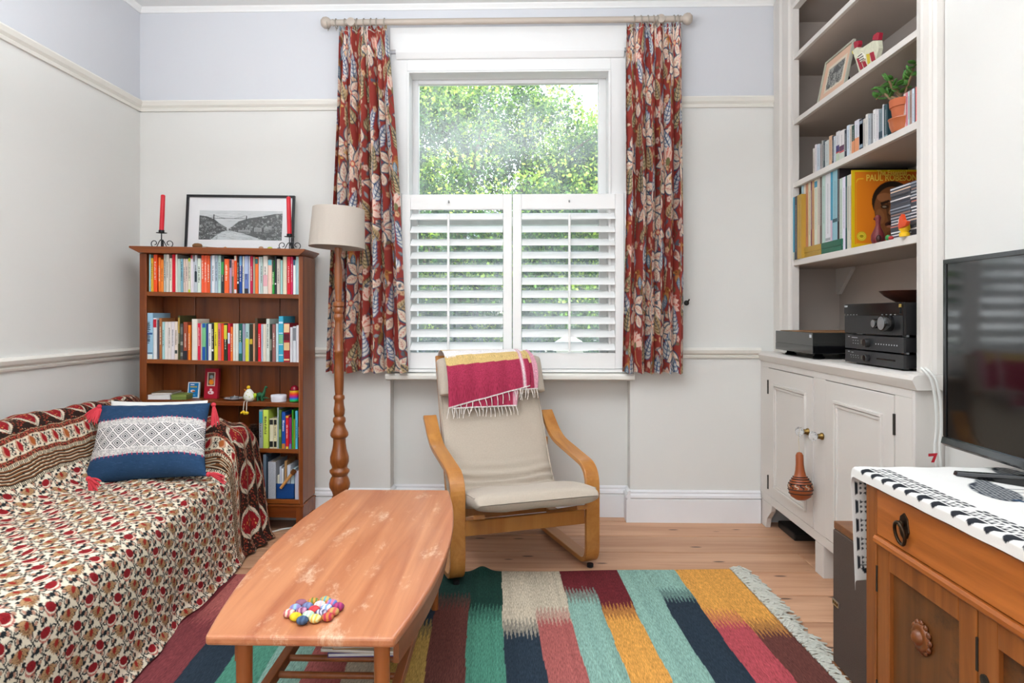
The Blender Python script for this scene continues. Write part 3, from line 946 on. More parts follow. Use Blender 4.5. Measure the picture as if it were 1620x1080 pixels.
# hedge
hd = thing('hedge', 'low clipped green hedge at the far side of the front garden', 'hedge', (0, 7.0, -0.7))
mb = MB()
for i in range(9): mb.tube([(-3.4 + i * 0.85, 7.0, -0.7), (-3.4 + i * 0.85, 7.0, 0.1)], 0.02, 6)
mb.build('stem', mat('bark', '5a4a3a'), hd)
cs = [(rng.uniform(-3.6, 3.6), 7.0 + rng.uniform(-0.2, 0.2), rng.uniform(-0.55, 0.35)) for _ in range(170)]
V, F, c = leaves(cs, [0.17] * 170, [90] * 170, 0.07, PAL_B)
quads_mesh('foliage', V, F, M_leaf, hd, c, kind='stuff')
M_stone = mat('white_render', 'c4c2ba', 0.8, vary=0.05)
gp = thing('gate_pillar', 'white rendered gate pillar seen between the shutter louvres', 'pillar', (0.36, 5.9, -0.7))
mb = MB(); mb.box(0.24, 0.46, 5.8, 6.02, -0.7, 0.78); mb.build('shaft', M_stone, gp, bevel=0.01)
mb = MB(); mb.prism([(0.20, 0.78), (0.50, 0.78), (0.50, 0.83), (0.35, 0.92), (0.20, 0.83)], 'Y', 5.76, 6.06); mb.build('cap', M_stone, gp, bevel=0.006)
M_iron = mat('black_iron', '23262a', 0.5, metallic=0.4)
rl = thing('garden_railing', 'dark iron garden railing with upright bars outside the window', 'railing', (-1.2, 5.95, -0.7))
mb = MB(); mb.box(-2.6, 0.22, 5.93, 5.96, 0.72, 0.75); mb.build('top_rail', M_iron, rl)
mb = MB(); mb.box(-2.6, 0.22, 5.93, 5.96, -0.45, -0.42); mb.build('bottom_rail', M_iron, rl)
bar = None
for i in range(27):
    x = -2.55 + i * 0.102
    if bar is None:
        mb = MB(); mb.tube([(x, 5.945, -0.7), (x, 5.945, 0.80)], 0.009, 6); mb.tube([(x, 5.945, 0.80), (x, 5.945, 0.82), (x, 5.945, 0.87)], [0.009, 0.02, 0.002], 6)
        bar = mb.build('bar', M_iron, rl); x0_ = x
    else:
        o = bar.copy(); COL.objects.link(o); o.parent = rl; o.location = (x - x0_, 0, 0)
hs = thing('house', 'pale terraced house with grey slate roof across the street', 'house', (1.0, 24, -0.7))
mb = MB(); mb.box(-9, 11, 24, 30, -0.7, 3.0); mb.build('wall', mat('far_render', 'cfc8bc', 0.9, vary=0.1, vscale=1), hs)
mb = MB(); mb.prism([(23.6, 3.0), (30.4, 3.0), (27, 5.2)], 'X', -9.3, 11.3); mb.build('roof', mat('slate', '6a6f78', 0.8, vary=0.15), hs)
for i in range(8):
    x = -8 + i * 2.4
    mb = MB(); mb.box(x, x + 1.0, 23.94, 24.0, 0.2, 1.8); f = mb.build('window', mat('far_window_frame', 'f0f0f0', 0.5), hs)
    mb = MB(); mb.box(x + 0.08, x + 0.92, 23.92, 23.94, 0.28, 1.72); mb.build('pane', mat('far_pane', '39424c', 0.15), f)

# ================================================================== BOOKCASE
YF = 3.372                      # its front plane; it stands with its back near the wall
M_bk = wood('bookcase_wood', '642c0e', '944e1c', 'Z', 0.8, 0.32)
M_bkh = wood('bookcase_wood_across', '6a300e', '9a5420', 'X', 0.8, 0.32)
M_bks = wood('bookcase_side_wood', '7c4420', 'a8683c', 'Z', 0.7, 0.4)
def lean(x): return -0.020 * (x + 1.91)        # the old floor lets its shelves fall a little to the right
def uX(u, y=YF): return onY(u, 500, y).x
bx0, bx1 = uX(221), uX(479)
bc = thing('bookcase', 'dark reddish-brown wooden bookcase full of books in the corner by the window', 'bookcase', ((bx0 + bx1) / 2, 3.47, 0))
YBK = 3.566
def sheared(mb):
    mb.v = [(x, y, z + (lean(x) if z > 0.03 else 0)) for x, y, z in mb.v]
    return mb
def bpart(name, m, *boxes, bevel=0.002, parent=None):
    mb = MB()
    for b in boxes: mb.box(*b)
    return sheared(mb).build(name, m, parent or bc, bevel=bevel)
st = 0.036
bpart('side_panel', M_bks, (bx0, bx0 + 0.022, YF + 0.002, YBK, 0.16, 1.392))
bpart('side_panel', M_bks, (bx1 - 0.022, bx1, YF + 0.002, YBK, 0.16, 1.392))
bpart('front_stile', M_bk, (bx0 - 0.001, bx0 + 0.034, YF, YF + 0.02, 0.145, 1.392))
bpart('front_stile', M_bk, (bx1 - 0.016, bx1 + 0.001, YF, YF + 0.02, 0.145, 1.392))
nb = 4
eds = [bx0 + 0.02] + [uX(u, YBK) for u in (311, 380, 444)] + [bx1 - 0.02]
for a, b in zip(eds[:-1], eds[1:]):
    bpart('back_board', M_bk, (a + 0.0015, b - 0.0015, YBK - 0.012, YBK, 0.16, 1.392), bevel=0.003)
Zs = {1: onY(235, 461, YF).z, 2: onY(230, 568, YF).z, 3: onY(228, 632, YF).z, 4: onY(479, 711, YF).z + 0.0155, 5: onY(479, 791, YF).z + 0.0155}
for k in (1, 2, 3, 4, 5):
    bpart('shelf', M_bkh, (bx0 + 0.020, bx1 - 0.015, YF + 0.004, YBK - 0.012, Zs[k] - 0.021, Zs[k]))
mb = MB()
mb.prism([(bx0 - 0.040, 1.425), (bx1 + 0.02, 1.425), (bx1 + 0.02, 1.418), (bx1 - 0.01, 1.392), (bx0 + 0.01, 1.392), (bx0 - 0.040, 1.416)], 'Y', YF - 0.028, YBK + 0.01)
sheared(mb).build('top', M_bkh, bc, bevel=0.003)
bpart('plinth_rail', M_bkh, (bx0 + 0.03, bx1 - 0.03, YF + 0.004, YF + 0.024, 0.085, 0.145))
bpart('plinth_rail', M_bkh, (bx1 - 0.022, bx1 + 0.002, YF + 0.03, YBK - 0.03, 0.085, 0.155))
bpart('plinth_moulding', M_bkh, (bx0 - 0.004, bx1 + 0.005, YF - 0.003, YBK, 0.142, 0.152))
for xa in (bx0, bx1 - 0.034):
    bpart('foot', M_bk, (xa, xa + 0.036, YF - 0.001, YF + 0.034, 0.0, 0.145))
    bpart('foot', M_bk, (xa, xa + 0.036, YBK - 0.034, YBK, 0.0, 0.145))

# ------------------------------------------------------------------ books
NAMED = {'white': 'f0f0f0', 'cream': 'e6dcc8', 'pale grey': 'c8c8cc', 'grey': '8c8c90', 'black': '1c1e22', 'red': 'd0182c', 'crimson': 'b01c44', 'dark red': '8c1428', 'orange': 'f06a28', 'burnt orange': 'a8542c',
         'yellow': 'e4d430', 'ochre': 'd8a830', 'lime': 'c0d058', 'green': '36a03a', 'dark green': '24341e', 'teal': '0c6460', 'pale green': 'b8d0c4', 'pale blue': 'a4c4d8', 'sky blue': '40a8d0', 'blue': '1c50a8', 'navy': '24385c',
         'violet': '7078b8', 'mauve': 'b08cb0', 'pink': 'e0688c', 'salmon': 'e8a898', 'brown': '7c4c38', 'olive': '5c5430', 'tan': 'c8a880', 'pale pink': 'dcc4bc'}
_nl = {k: np.array([int(v[i:i + 2], 16) for i in (0, 2, 4)], float) for k, v in NAMED.items()}
def cname(h):
    c = np.array([int(h[i:i + 2], 16) for i in (0, 2, 4)], float)
    return min(_nl, key=lambda k: ((_nl[k] - c) ** 2 * np.array([1, 1.3, 0.9])).sum())
M_page = mat('book_pages', 'e4dccb', 0.9, vary=0.08, vscale=120, stretch=(8, 1, 1))
def cloth_mat(h, rough=0.45): return mat('cover_' + h, h, rough, spec=0.4, vary=0.05, vscale=30)
def book(x0, x1, y0, depth, z0, h, colr, bands=(), label='', group=None, title=True, name='book'):
    x0 += 0.0004; x1 -= 0.0004
    w = x1 - x0
    t = thing(name, label, 'book', ((x0 + x1) / 2, y0 + depth / 2, z0), group=group)
    th = min(0.0022, w * 0.2)
    r = min(0.0025, w * 0.3)
    mb = MB()
    mb.prism([(x0, y0 + depth), (x0, y0 + r), (x0 + r, y0), (x1 - r, y0), (x1, y0 + r), (x1, y0 + depth), (x1 - th, y0 + depth), (x1 - th, y0 + th + 0.001), (x0 + th, y0 + th + 0.001), (x0 + th, y0 + depth)], 'Z', z0, z0 + h)
    c = mb.build('cover', cloth_mat(colr), t)
    mb = MB(); mb.box(x0 + th, x1 - th, y0 + th + 0.001, y0 + depth - 0.003, z0 + 0.001, z0 + h - 0.003); mb.build('pages', M_page, t)
    for a, b, cc in bands:
        mb = MB(); mb.box(x0 + r * 0.6, x1 - r * 0.6, y0 - 0.0006, y0 + 0.002, z0 + h * a, z0 + h * b); mb.build('spine_band', cloth_mat(cc), t)
    if title and w > 0.009 and int(x0 * 1e4) % 3:
        lum = sum(int(colr[i:i + 2], 16) for i in (0, 2, 4)) / 3
        ink = '2a2a30' if lum > 140 else 'eee8d8'
        rr = random.Random(int(x0 * 1e5) & 0xffff)
        mb = MB()
        zz = z0 + h * rr.uniform(0.28, 0.4); end = z0 + h * rr.uniform(0.7, 0.9)
        xm = (x0 + x1) / 2; hw = w * rr.uniform(0.13, 0.22)
        while zz < end:        # a line of print too small to read
            s = rr.uniform(0.003, 0.007)
            mb.box(xm - hw, xm + hw * rr.uniform(0.2, 1), y0 - 0.0005, y0 + 0.001, zz, zz + s * 0.7); zz += s + (0.004 if rr.random() < 0.2 else 0.001)
        mb.build('spine_print', cloth_mat(ink), t)
    return t
ROW1 = [(65, 105, 90, '9cc8c8'), (105, 152, 160, 'e0b030'), (155, 230, 90, 'f4511e'), (250, 300, 150, 'f07a28'), (301, 353, 190, 'f58a30'), (355, 405, 90, 'b9bdb6'), (405, 462, 90, 'd9d4cc'), (470, 522, 165, 'e6dccb'), (523, 586, 90, 'd8102c'),
        (587, 630, 92, 'dcd8cf'), (631, 690, 175, 'b9cdc4'), (691, 740, 175, '7fb0c0'), (742, 790, 175, 'd6c2b8'), (790, 838, 178, 'dac8bc'), (840, 890, 165, 'dfe0c8', [(0, .08, 'b4c828'), (.9, 1, 'b4c828')]), (893, 936, 105, 'e8dfe6', [(.9, 1, 'c03040')]),
        (938, 965, 235, 'd5d8e0'), (966, 1020, 105, 'bfc8d0', [(.28, .56, '22303a')]), (1022, 1095, 170, 'd8e4d6'), (1100, 1156, 110, 'f0603a'), (1157, 1212, 112, 'f26a45'), (1213, 1272, 110, 'e85a28'), (1278, 1300, 120, '8fb0c8'), (1301, 1365, 110, 'e2e4ea'),
        (1368, 1428, 110, 'a9bccb'), (1430, 1487, 110, 'b5d4cc'), (1489, 1550, 130, '2c3a3c', [(.5, .85, '3c9850')])]
ROW1B = [(55, 152, 180, 'f2622c'), (155, 205, 190, 'b596b4', [(.75, .98, '3a3440')]), (206, 250, 190, 'e8a090', [(0, .5, '586050')]), (251, 306, 120, 'f0541c', [(.87, 1, 'e8e0d0'), (0, .1, 'e0e4e8')]), (309, 350, 130, '1c1c20', [(.26, .32, 'f0f0f0')]),
         (351, 410, 120, '1a4a9c', [(.74, .98, '7cb0d8')]), (413, 452, 130, 'ddd8cc'), (454, 536, 120, '6a80c0', [(.0, .13, '282c38'), (.52, .98, 'b0c0e0')]), (538, 566, 130, 'd8dce2'), (567, 622, 125, 'c01c48'), (624, 662, 140, 'a8b098'),
         (664, 727, 150, 'f07838', [(.82, .96, '1c6870')]), (732, 770, 140, 'd4dae0'), (771, 816, 140, 'b8ccc6'), (820, 916, 125, 'e4ddd4', [(.2, .5, 'e0a8b0')]), (919, 1000, 200, 'efc8b8', [(.84, 1, '70b8c8')]), (1002, 1046, 210, '2ea040', [(.66, 1, '1c2c30')]),
         (1047, 1090, 130, '252830', [(.25, .29, 'f0e8e8')]), (1091, 1160, 185, 'cfc6bc'), (1164, 1206, 210, 'a4d0cc'), (1210, 1290, 140, 'e2d6bc'), (1294, 1366, 140, 'dc1c30'), (1368, 1407, 140, 'd83068'), (1413, 1465, 200, 'f0f4f4', [(.84, 1, '285878')]),
         (1468, 1541, 140, 'a8ccd2'), (1543, 1572, 140, 'c02838')]
ROW2 = [(60, 207, 60, '9cc4dc', [(.0, .1, 'e4ece8'), (.12, .14, '24344c'), (.53, .57, '2c5890')]), (212, 286, 160, 'e4e4e4', [(.77, .97, 'c01830')]), (289, 326, 200, '585560'), (329, 386, 160, 'a86a3c'), (388, 440, 235, 'a8d4d4'), (441, 500, 235, 'e4dcd6'), (501, 570, 235, 'e6ddd8'),
        (571, 635, 235, 'e2dade'), (636, 697, 235, 'ead8c8', [(.16, .25, '48504c')]), (700, 744, 110, '4a4a28', [(.6, .95, 'b89848')]), (747, 806, 270, '4a4a48', [(.1, .2, '888880'), (.4, .5, '9a9a90'), (.7, .9, '70706c')]), (808, 892, 240, 'a04a30', [(.0, .24, '20242c')]),
        (898, 950, 300, 'f08020'), (974, 1086, 180, 'e8e2d6'), (1088, 1146, 265, 'd82048'), (1148, 1176, 270, 'c8c4b4'), (1178, 1252, 260, '7cc890', [(0, .36, '1c58a8'), (.88, .99, '2060b0')]), (1254, 1296, 270, '2a4a90'), (1298, 1361, 275, 'e6e8e4'),
        (1362, 1410, 275, '20242a', [(.25, .31, 'e8e8e8')]), (1412, 1486, 250, 'e8d830'), (1488, 1552, 265, 'd87078'), (1554, 1606, 270, 'f04820')]
ROW2B = [(45, 116, 260, '20301c', [(.58, .96, 'd8cc40')]), (119, 170, 260, 'c81838', [(.46, .75, 'd8d8ec')]), (172, 216, 320, 'f07830'), (218, 270, 260, 'dedcd2'), (271, 326, 262, 'd8dcd4'), (328, 396, 260, '0c6458', [(.2, .5, '68a8c0')]), (398, 454, 265, '9c9ab0'), (455, 529, 260, 'a8c8c8', [(0, .6, 'd8d838')]),
         (530, 599, 270, '2c2c1c', [(.46, .6, 'd0b030')]), (600, 636, 265, 'e0a080'), (638, 691, 160, '4a3a28'), (693, 751, 260, 'e01028'), (752, 785, 270, 'b8c0d8'), (786, 850, 270, 'ddd4c4'), (851, 916, 170, 'd4dcd2'), (918, 964, 270, '383c30', [(.3, .6, '888c7c')]),
         (965, 1031, 270, '94605c'), (1034, 1084, 260, 'c0dce4'), (1085, 1179, 120, '38a8c8', [(.14, .16, 'c8e8f0'), (.37, .39, 'c8e8f0'), (.4, .6, '78c090'), (.62, .64, 'c8e8f0'), (.84, .88, 'c8e0f0')]),
         (1181, 1300, 250, '9c1028', [(.04, .08, 'e8c898'), (.3, .5, 'e0bc88'), (.56, .72, '58101c'), (.76, .98, 'e8c898')]), (1302, 1351, 330, 'd8d8dc'), (1354, 1421, 310, 'd0d4da', [(.6, .95, '787c84')]), (1424, 1481, 290, 'd8d4d8')]
ROW4 = [(175, 231, 430, '9aa0a4', [(.66, .96, '3c98a8')]), (234, 309, 430, 'c8dc58'), (325, 381, 555, 'e0d8b8', [(.05, .24, '20201c'), (.8, .97, '20201c')]), (384, 433, 555, 'e4d8ac', [(.05, .24, '20201c'), (.8, .97, '20201c')]), (434, 456, 400, 'a8b8bc'), (457, 496, 430, '4a6a30', [(.3, .5, '88a850')]),
        (498, 552, 460, '1850a8', [(0, .14, 'c88030')]), (554, 600, 515, 'd81c28', [(0, .07, 'e8d040'), (.95, 1, 'e8d040')]), (602, 641, 540, '8a2060', [(0, .16, '6078b8')]), (643, 666, 430, '38a028'), (667, 690, 560, '8a9a30'), (692, 726, 445, '58b8d8'), (728, 758, 545, '20282c')]
def shelf_row(rows, vbase, zkey, where, group, depth, ysp=YF + 0.010):
    i = 0
    for (lst, ou, sc, ov) in rows:
        for b in lst:
            i += 1
            x0 = uX(ou + b[0] / sc, ysp); x1 = uX(ou + b[1] / sc, ysp)
            ztop = onY(300, ov + b[2] / sc, ysp).z
            xm = (x0 + x1) / 2
            zb = Zs[zkey] + lean(xm) + 0.0003
            vt = ov + b[2] / sc
            h = max(0.08, ztop - zb)
            d = depth if h < 0.22 else 0.17
            size = 'thick' if (x1 - x0) > 0.019 else ('slim' if (x1 - x0) < 0.013 else '')
            tall = 'tall ' if ztop - zb > (0.175 if zkey != 2 else 0.2) else ''
            book(x0, x1, ysp, d, zb, h, b[3], b[4] if len(b) > 4 else (), '%s%s%s book, %s from the left on %s' % (tall, size + ' ' if size else '', cname(b[3]), ordinal(i), where), group, name='book')
shelf_row([(ROW1, 230, 1620 / 130, 395), (ROW1B, 350, 1620 / 130, 395)], 461, 1, 'the top shelf of the bookcase', 'books on the top shelf of the bookcase', 0.125)
shelf_row([(ROW2, 225, 1620 / 130, 490), (ROW2B, 350, 12, 490)], 569, 2, 'the second shelf of the bookcase', 'books on the second shelf of the bookcase', 0.13)
shelf_row([(ROW4, 390, 9, 600)], 710, 4, 'the bookcase shelf below the toys', 'books on the shelf below the toys', 0.14)

# the word that can be read on the blue travel guide
gx = (uX(390 + 498 / 9, YF + .010) + uX(390 + 552 / 9, YF + .010)) / 2
guide = [o for o in COL.objects if o.parent is None and o.get('category') == 'book' and abs(o.location.x - gx) < .002 and abs(o.location.z - Zs[4]) < .05][:1]
for o in guide:
    if True:
        for c_ in [q for q in o.children if q.name.startswith('spine_print')]: bpy.data.objects.remove(c_)
        Mg = Matrix.Translation((gx, YF + .0095, o.location.z + .115)) @ Matrix.Rotation(PI / 2, 4, 'X') @ Matrix.Rotation(-PI / 2, 4, 'Z')
        text_obj('lettering', 'Morocco', .015, cloth_mat('e8e8f0'), o, Mg, .0003, True)

# files and boxes on the lowest shelf
ROW5 = [(148, 189, 170, '788898', 'slate grey ring binder at the dark end of the lowest bookcase shelf', 'binder'), (191, 216, 200, '283848', 'thin navy folder beside the speckled file on the lowest shelf', 'folder'), (218, 326, 275, 'c8ccd0', 'speckled grey and white box file on the lowest bookcase shelf', 'file'),
        (600, 661, 400, 'c0c0d0', 'pale lilac file at the outer end of the lowest bookcase shelf', 'file')]
M_speck = mat('speckled_paper', 'b4b8c0', 0.7, vary=0.55, vscale=260)
for a, b, tp, c, lab, cat in ROW5:
    y = YF + 0.012
    x0, x1 = uX(400 + a / 9, y), uX(400 + b / 9, y)
    zb = Zs[5] + lean((x0 + x1) / 2) + 0.0003
    h = onY(450, 700 + tp / 9, y).z - zb
    nm = {'binder': 'ring_binder', 'folder': 'folder', 'file': 'box_file'}[cat]
    t = thing(nm, lab, cat, ((x0 + x1) / 2, y, zb))
    mb = MB(); mb.prism([(x0, y + .165), (x0, y), (x1, y), (x1, y + .165), (x1 - .002, y + .165), (x1 - .002, y + .003), (x0 + .002, y + .003), (x0 + .002, y + .165)], 'Z', zb, zb + h); mb.build('cover', M_speck if c == 'c8ccd0' else cloth_mat(c), t)
    mb = MB(); mb.box(x0 + .002, x1 - .002, y + .004, y + .16, zb, zb + h - .006); mb.build('papers', M_page, t)
y = YF + 0.012
x0, x1 = uX(400 + 330 / 9, y), uX(400 + 596 / 9, y)
zb = Zs[5] + lean((x0 + x1) / 2) + 0.0003
zt_ = onY(450, 765, y).z
t = thing('magazine_box', 'blue open magazine box holding loose papers on the lowest bookcase shelf', 'box', ((x0 + x1) / 2, y, zb))
mb = MB(); mb.box(x0, x1, y, y + .003, zb, zt_); mb.box(x0, x0 + .003, y, y + .16, zb, zt_); mb.box(x1 - .003, x1, y, y + .16, zb, zt_); mb.box(x0, x1, y, y + .16, zb, zb + .003)
mb.build('box', mat('blue_card', '0c4486', 0.5), t)
for a, b, tp, c, lab in ((345, 372, 450, 'd8d4c0', 'cream leaflet'), (377, 402, 330, 'c8ccd8', 'tall pale grey booklet'), (405, 432, 360, 'e4e6ea', 'white booklet'), (448, 478, 250, 'b08858', 'brown card envelope'), (485, 530, 310, 'd0d4de', 'thick pale grey catalogue'), (540, 585, 370, 'c8dce4', 'pale blue leaflet')):
    xa, xb = uX(400 + a / 9, y + .01), uX(400 + b / 9, y + .01)
    h = onY(450, 700 + tp / 9, y + .01).z - zb - 0.004
    mb = MB(); mb.prism([(xa, zb + .004), (xb, zb + .004), (xb + .002, zb + h), (xa + .002, zb + h)], 'Y', y + .01, y + .14)
    tag(mb.build('leaflet', cloth_mat(c)), lab + ' standing in the blue magazine box', 'leaflet', 'papers in the blue magazine box')
# wooden peg hanging over the box
pa, pb = onY(444, 772, y - .012), onY(462, 749, y - .012)
t = thing('wooden_peg', 'small pale wooden peg leaning over the front of the blue magazine box', 'peg', pa)
mb = MB(); mb.tube([pa, pb], [0.007, 0.008], 8); mb.build('shaft', mat('pale_wood', 'd09a58', 0.5), t, smooth=True)
mb = MB(); mb.tube([pb, pb + (pb - pa).normalized() * 0.02], [0.012, 0.013], 10); mb.build('ring', mat('peg_end', '6a3c18', 0.5), t, smooth=True)
mb = MB(); c = onY(417, 772, YF + 0.03); mb.ball((c.x, c.y, Zs[5] + lean(c.x) + .026), .026, 14, 10)
tag(mb.build('ball', mat('lime_felt', 'b0bc24', 0.9, bump=.3), smooth=True), 'lime green ball at the dark end of the lowest bookcase shelf', 'ball')

# pine cone beside the travel guides
c = onY(401, 690, YF + 0.03)
zb = Zs[4] + lean(c.x)
t = thing('pine_cone', 'large dark open pine cone beside the grey book on the bookcase', 'pine cone', (c.x, c.y, zb))
mb = MB(); mb.lathe([(0, 0), (.016, .005), (.02, .05), (.012, .10), (0, .118)], (c.x, c.y, zb), 10); mb.build('core', mat('cone_dark', '2c1a10', 0.8), t, smooth=True)
mb = MB()
for i in range(11):
    z = zb + .006 + i * .0102
    r = .034 * math.sin(PI * (0.25 + .7 * i / 11)) + .004
    for k in range(9):
        a = 2 * PI * (k + (i % 2) * .5) / 9
        d = Vector((math.cos(a), math.sin(a), 0)); s = Vector((-d.y, d.x, 0))
        o = Vector((c.x, c.y, z))
        mb.add([o + d * .01 - s * .004, o + d * .01 + s * .004, o + d * r + s * .007 + Vector((0, 0, .004)), o + d * (r + .004) + Vector((0, 0, .009)), o + d * r - s * .007 + Vector((0, 0, .004)), o + d * (r * .8) - Vector((0, 0, .002))], [(0, 1, 2, 3, 4), (0, 5, 1), (1, 5, 2), (2, 5, 3), (3, 5, 4), (4, 5, 0)])
mb.build('scales', mat('cone_scale', '4a3020', 0.8, vary=.3), t, kind='stuff')

# ------------------------------------------------------------------ things on the toy shelf (third)
def on3(u, dy=0.05):
    x = uX(u, YF + dy)
    return Vector((x, YF + dy, Zs[3] + lean(x) + 0.0004))
def flat_book(p, w, d, h, colr, lab, rot=0.0, group=None):
    t = thing('book', lab, 'book', p, rotz=rot, group=group)
    mb = MB(); mb.prism([(-w / 2, 0), (w / 2, 0), (w / 2, .002), (-w / 2 + .002, .002), (-w / 2 + .002, h - .002), (w / 2, h - .002), (w / 2, h), (-w / 2, h)], 'Y', -d / 2, d / 2); mb.build('cover', cloth_mat(colr), t)
    mb = MB(); mb.box(-w / 2 + .002, w / 2 - .002, -d / 2 + .002, d / 2 - .002, .002, h - .002); mb.build('pages', mat('white_pages', 'eceae6', 0.8), t)
    return t
p = on3(262, .09)
flat_book(p, .115, .15, .022, 'ece8ea', 'white book lying flat at the bottom of the small pile', 0.05)
flat_book(p + Vector((.006, .0, .0225)), .10, .13, .010, '8c7860', 'brown patterned book lying on top of the white book', 0.12)
q = on3(290, .07)
t = thing('card_box', 'flat olive green box lying in front of the blue picture card', 'box', q, rotz=0.1)
mb = MB(); mb.box(-.036, .036, -.055, .055, 0, .024); mb.build('box', mat('olive_box', '70803c', .6, vary=.2), t, bevel=.001)
mb = MB(); mb.box(-.037, .037, -.056, .056, .013, .026); mb.build('lid', mat('olive_lid', '7c8c44', .6, vary=.25), t, bevel=.001)
q = on3(305, .10)
def leaning(name, lab, cat, q, w, h, th, ang, rot, col_edge, front):
    """A card or box leaning back by ang; front(P) draws on a print of its face."""
    t = thing(name, lab, cat, q, rotz=rot)
    M = Matrix.Rotation(-ang, 4, 'X')
    mb = MB(); mb.box(-w / 2, w / 2, 0, th, 0, h, M); mb.build('body', cloth_mat(col_edge), t, local=True, bevel=.0008)
    P = Print(int(w * 1500), int(h * 1500), 'ffffff'); front(P)
    H, W = 60, int(60 * w / h) + 2
    uu, vv = np.meshgrid(np.linspace(0, 1, W), np.linspace(0, 1, H))
    C = P.sample(uu * P.w, vv * P.h)
    pts = np.stack([(uu - .5) * (w - .001), np.full_like(uu, -.0006), (1 - vv) * (h - .001) + .0005], -1)
    R = np.array(M.to_3x3())
    grid_obj('printed_face', pts @ R.T, printed('printed_card', .4, 900, 0, vary=.02), t, C, local=True, smooth=False)
    return t
def card_front(P):
    P.rect(0, P.w, 0, P.h, 'e8eef0'); P.rect(P.w * .08, P.w * .92, P.h * .05, P.h * .95, '1c78b4')
    P.rect(P.w * .22, P.w * .55, P.h * .13, P.h * .19, 'd8e4f0'); P.rect(P.w * .2, P.w * .8, P.h * .27, P.h * .33, 'c8b040')
    P.ell(P.w * .45, P.h * .56, P.w * .2, P.h * .08, 'd8d0c8'); P.ell(P.w * .52, P.h * .58, P.w * .14, P.h * .05, 'a85c30'); P.rect(P.w * .3, P.w * .7, P.h * .8, P.h * .84, '78b8d8')
leaning('picture_card', 'small blue picture card with white edge standing on the toy shelf', 'card', q, .062, .082, .012, .16, -.05, 'dce2e4', card_front)
q = on3(333, .09)
def red_front(P):
    P.rect(0, P.w, 0, P.h, 'a81c30'); P.rect(P.w * .2, P.w * .78, P.h * .12, P.h * .58, 'e0c4b0'); P.rect(P.w * .26, P.w * .72, P.h * .15, P.h * .55, '5a4438')
    P.ell(P.w * .5, P.h * .28, P.w * .13, P.h * .06, '90a0a4'); P.ell(P.w * .5, P.h * .45, P.w * .18, P.h * .09, 'ee8a1c'); P.ell(P.w * .62, P.h * .36, P.w * .06, P.h * .05, 'c89070')
    P.ell(P.w * .5, P.h * .7, P.w * .09, P.h * .035, 'ecd4d4'); P.ell(P.w * .5, P.h * .8, P.w * .22, P.h * .06, 'e8ccd0'); P.ell(P.w * .45, P.h * .8, P.w * .06, P.h * .03, 'a81c30')
leaning('picture_box', 'tall crimson box with a small framed figure picture on its front', 'box', q, .073, .155, .02, .10, -.08, 'a01a2c', red_front)
# plate with tea light
q = on3(371, .07)
t = thing('plate', 'small pale plate on the toy shelf under a metal candle cup', 'plate', q)
mb = MB(); mb.lathe([(0, 0), (.024, 0), (.05, .008), (.0515, .010), (.05, .0105), (.022, .003), (0, .003)], q, 28); mb.build('plate', mat('grey_china', 'c8c8cc', .25), t, smooth=True)
t = thing('tea_light', 'grey metal tea light cup standing on the small plate', 'candle', q + Vector((0, 0, .0032)))
mb = MB(); mb.lathe([(0, 0), (.02, 0), (.021, .014), (.019, .0145), (.0185, .011), (0, .011)], q + Vector((0, 0, .0032)), 20); mb.build('cup', mat('tin', 'a0a4a8', .35, metallic=.8), t, smooth=True)
mb = MB(); mb.tube([q + Vector((0, 0, .012)), q + Vector((.001, 0, .024))], .0012, 6); mb.build('wick', mat('wick', 'd0c4b0', .9), t)
# egg-shaped chick with dangling legs
q = on3(394, .014)
t = thing('toy_chick', 'white egg-shaped toy chick with yellow legs dangling over the shelf edge', 'toy', q)
M_eggw = mat('speckled_egg', 'e8e8dc', .7, vary=.08, vscale=40); M_yel = mat('toy_yellow', 'e0b81c', .6)
mb = MB(); mb.lathe([(0, 0), (.018, .003), (.027, .016), (.0275, .028), (.022, .045), (.013, .058), (.006, .064), (0, .0655)], q, 20); mb.build('body', M_eggw, t, smooth=True)
mb = MB()
for i in range(16):
    a, z = i * 2.4, .012 + .04 * ((i * 7) % 16) / 16
    r = .0272 if z < .03 else .0272 - (z - .03) * .45
    mb.ball((q.x + r * math.cos(a), q.y + r * math.sin(a), q.z + z), .0028, 6, 4)
mb.build('spots', mat('lime_spot', 'b8c83c', .7), t, kind='stuff')
mb = MB(); mb.ball(q + Vector((-.001, -.004, .072)), .009, 10, 8); mb.build('flower', M_yel, t, smooth=True)
mb = MB(); mb.prism([(q.x - .012, q.z + .056), (q.x - .020, q.z + .064), (q.x - .012, q.z + .060)], 'Y', q.y - .016, q.y - .008); mb.build('beak', mat('toy_orange', 'e09020', .6), t)
mb = MB(); mb.ball(q + Vector((.028, -.002, .030)), (.010, .006, .014), 10, 8, Matrix.Rotation(.5, 4, 'Y')); mb.build('wing', mat('toy_lime', 'a8c020', .6), t, smooth=True)
for sx, kx, ln in ((-.012, -.016, .052), (.002, .000, .056)):
    k = q + Vector((sx, -.026, .004)); f = q + Vector((kx, -.032, -ln + .01))
    mb = MB(); mb.tube([k, k + Vector((0, -.006, -.004)), f], .0022, 6); mb.build('leg', mat('toy_cord', 'dcd4c8', .8), t)
    mb = MB(); mb.ball(f + Vector((.003, -.004, -.006)), (.011, .010, .008), 10, 6); mb.ball(f + Vector((-.006, -.008, -.009)), (.006, .006, .005), 8, 5); mb.build('foot', M_yel, t, smooth=True)
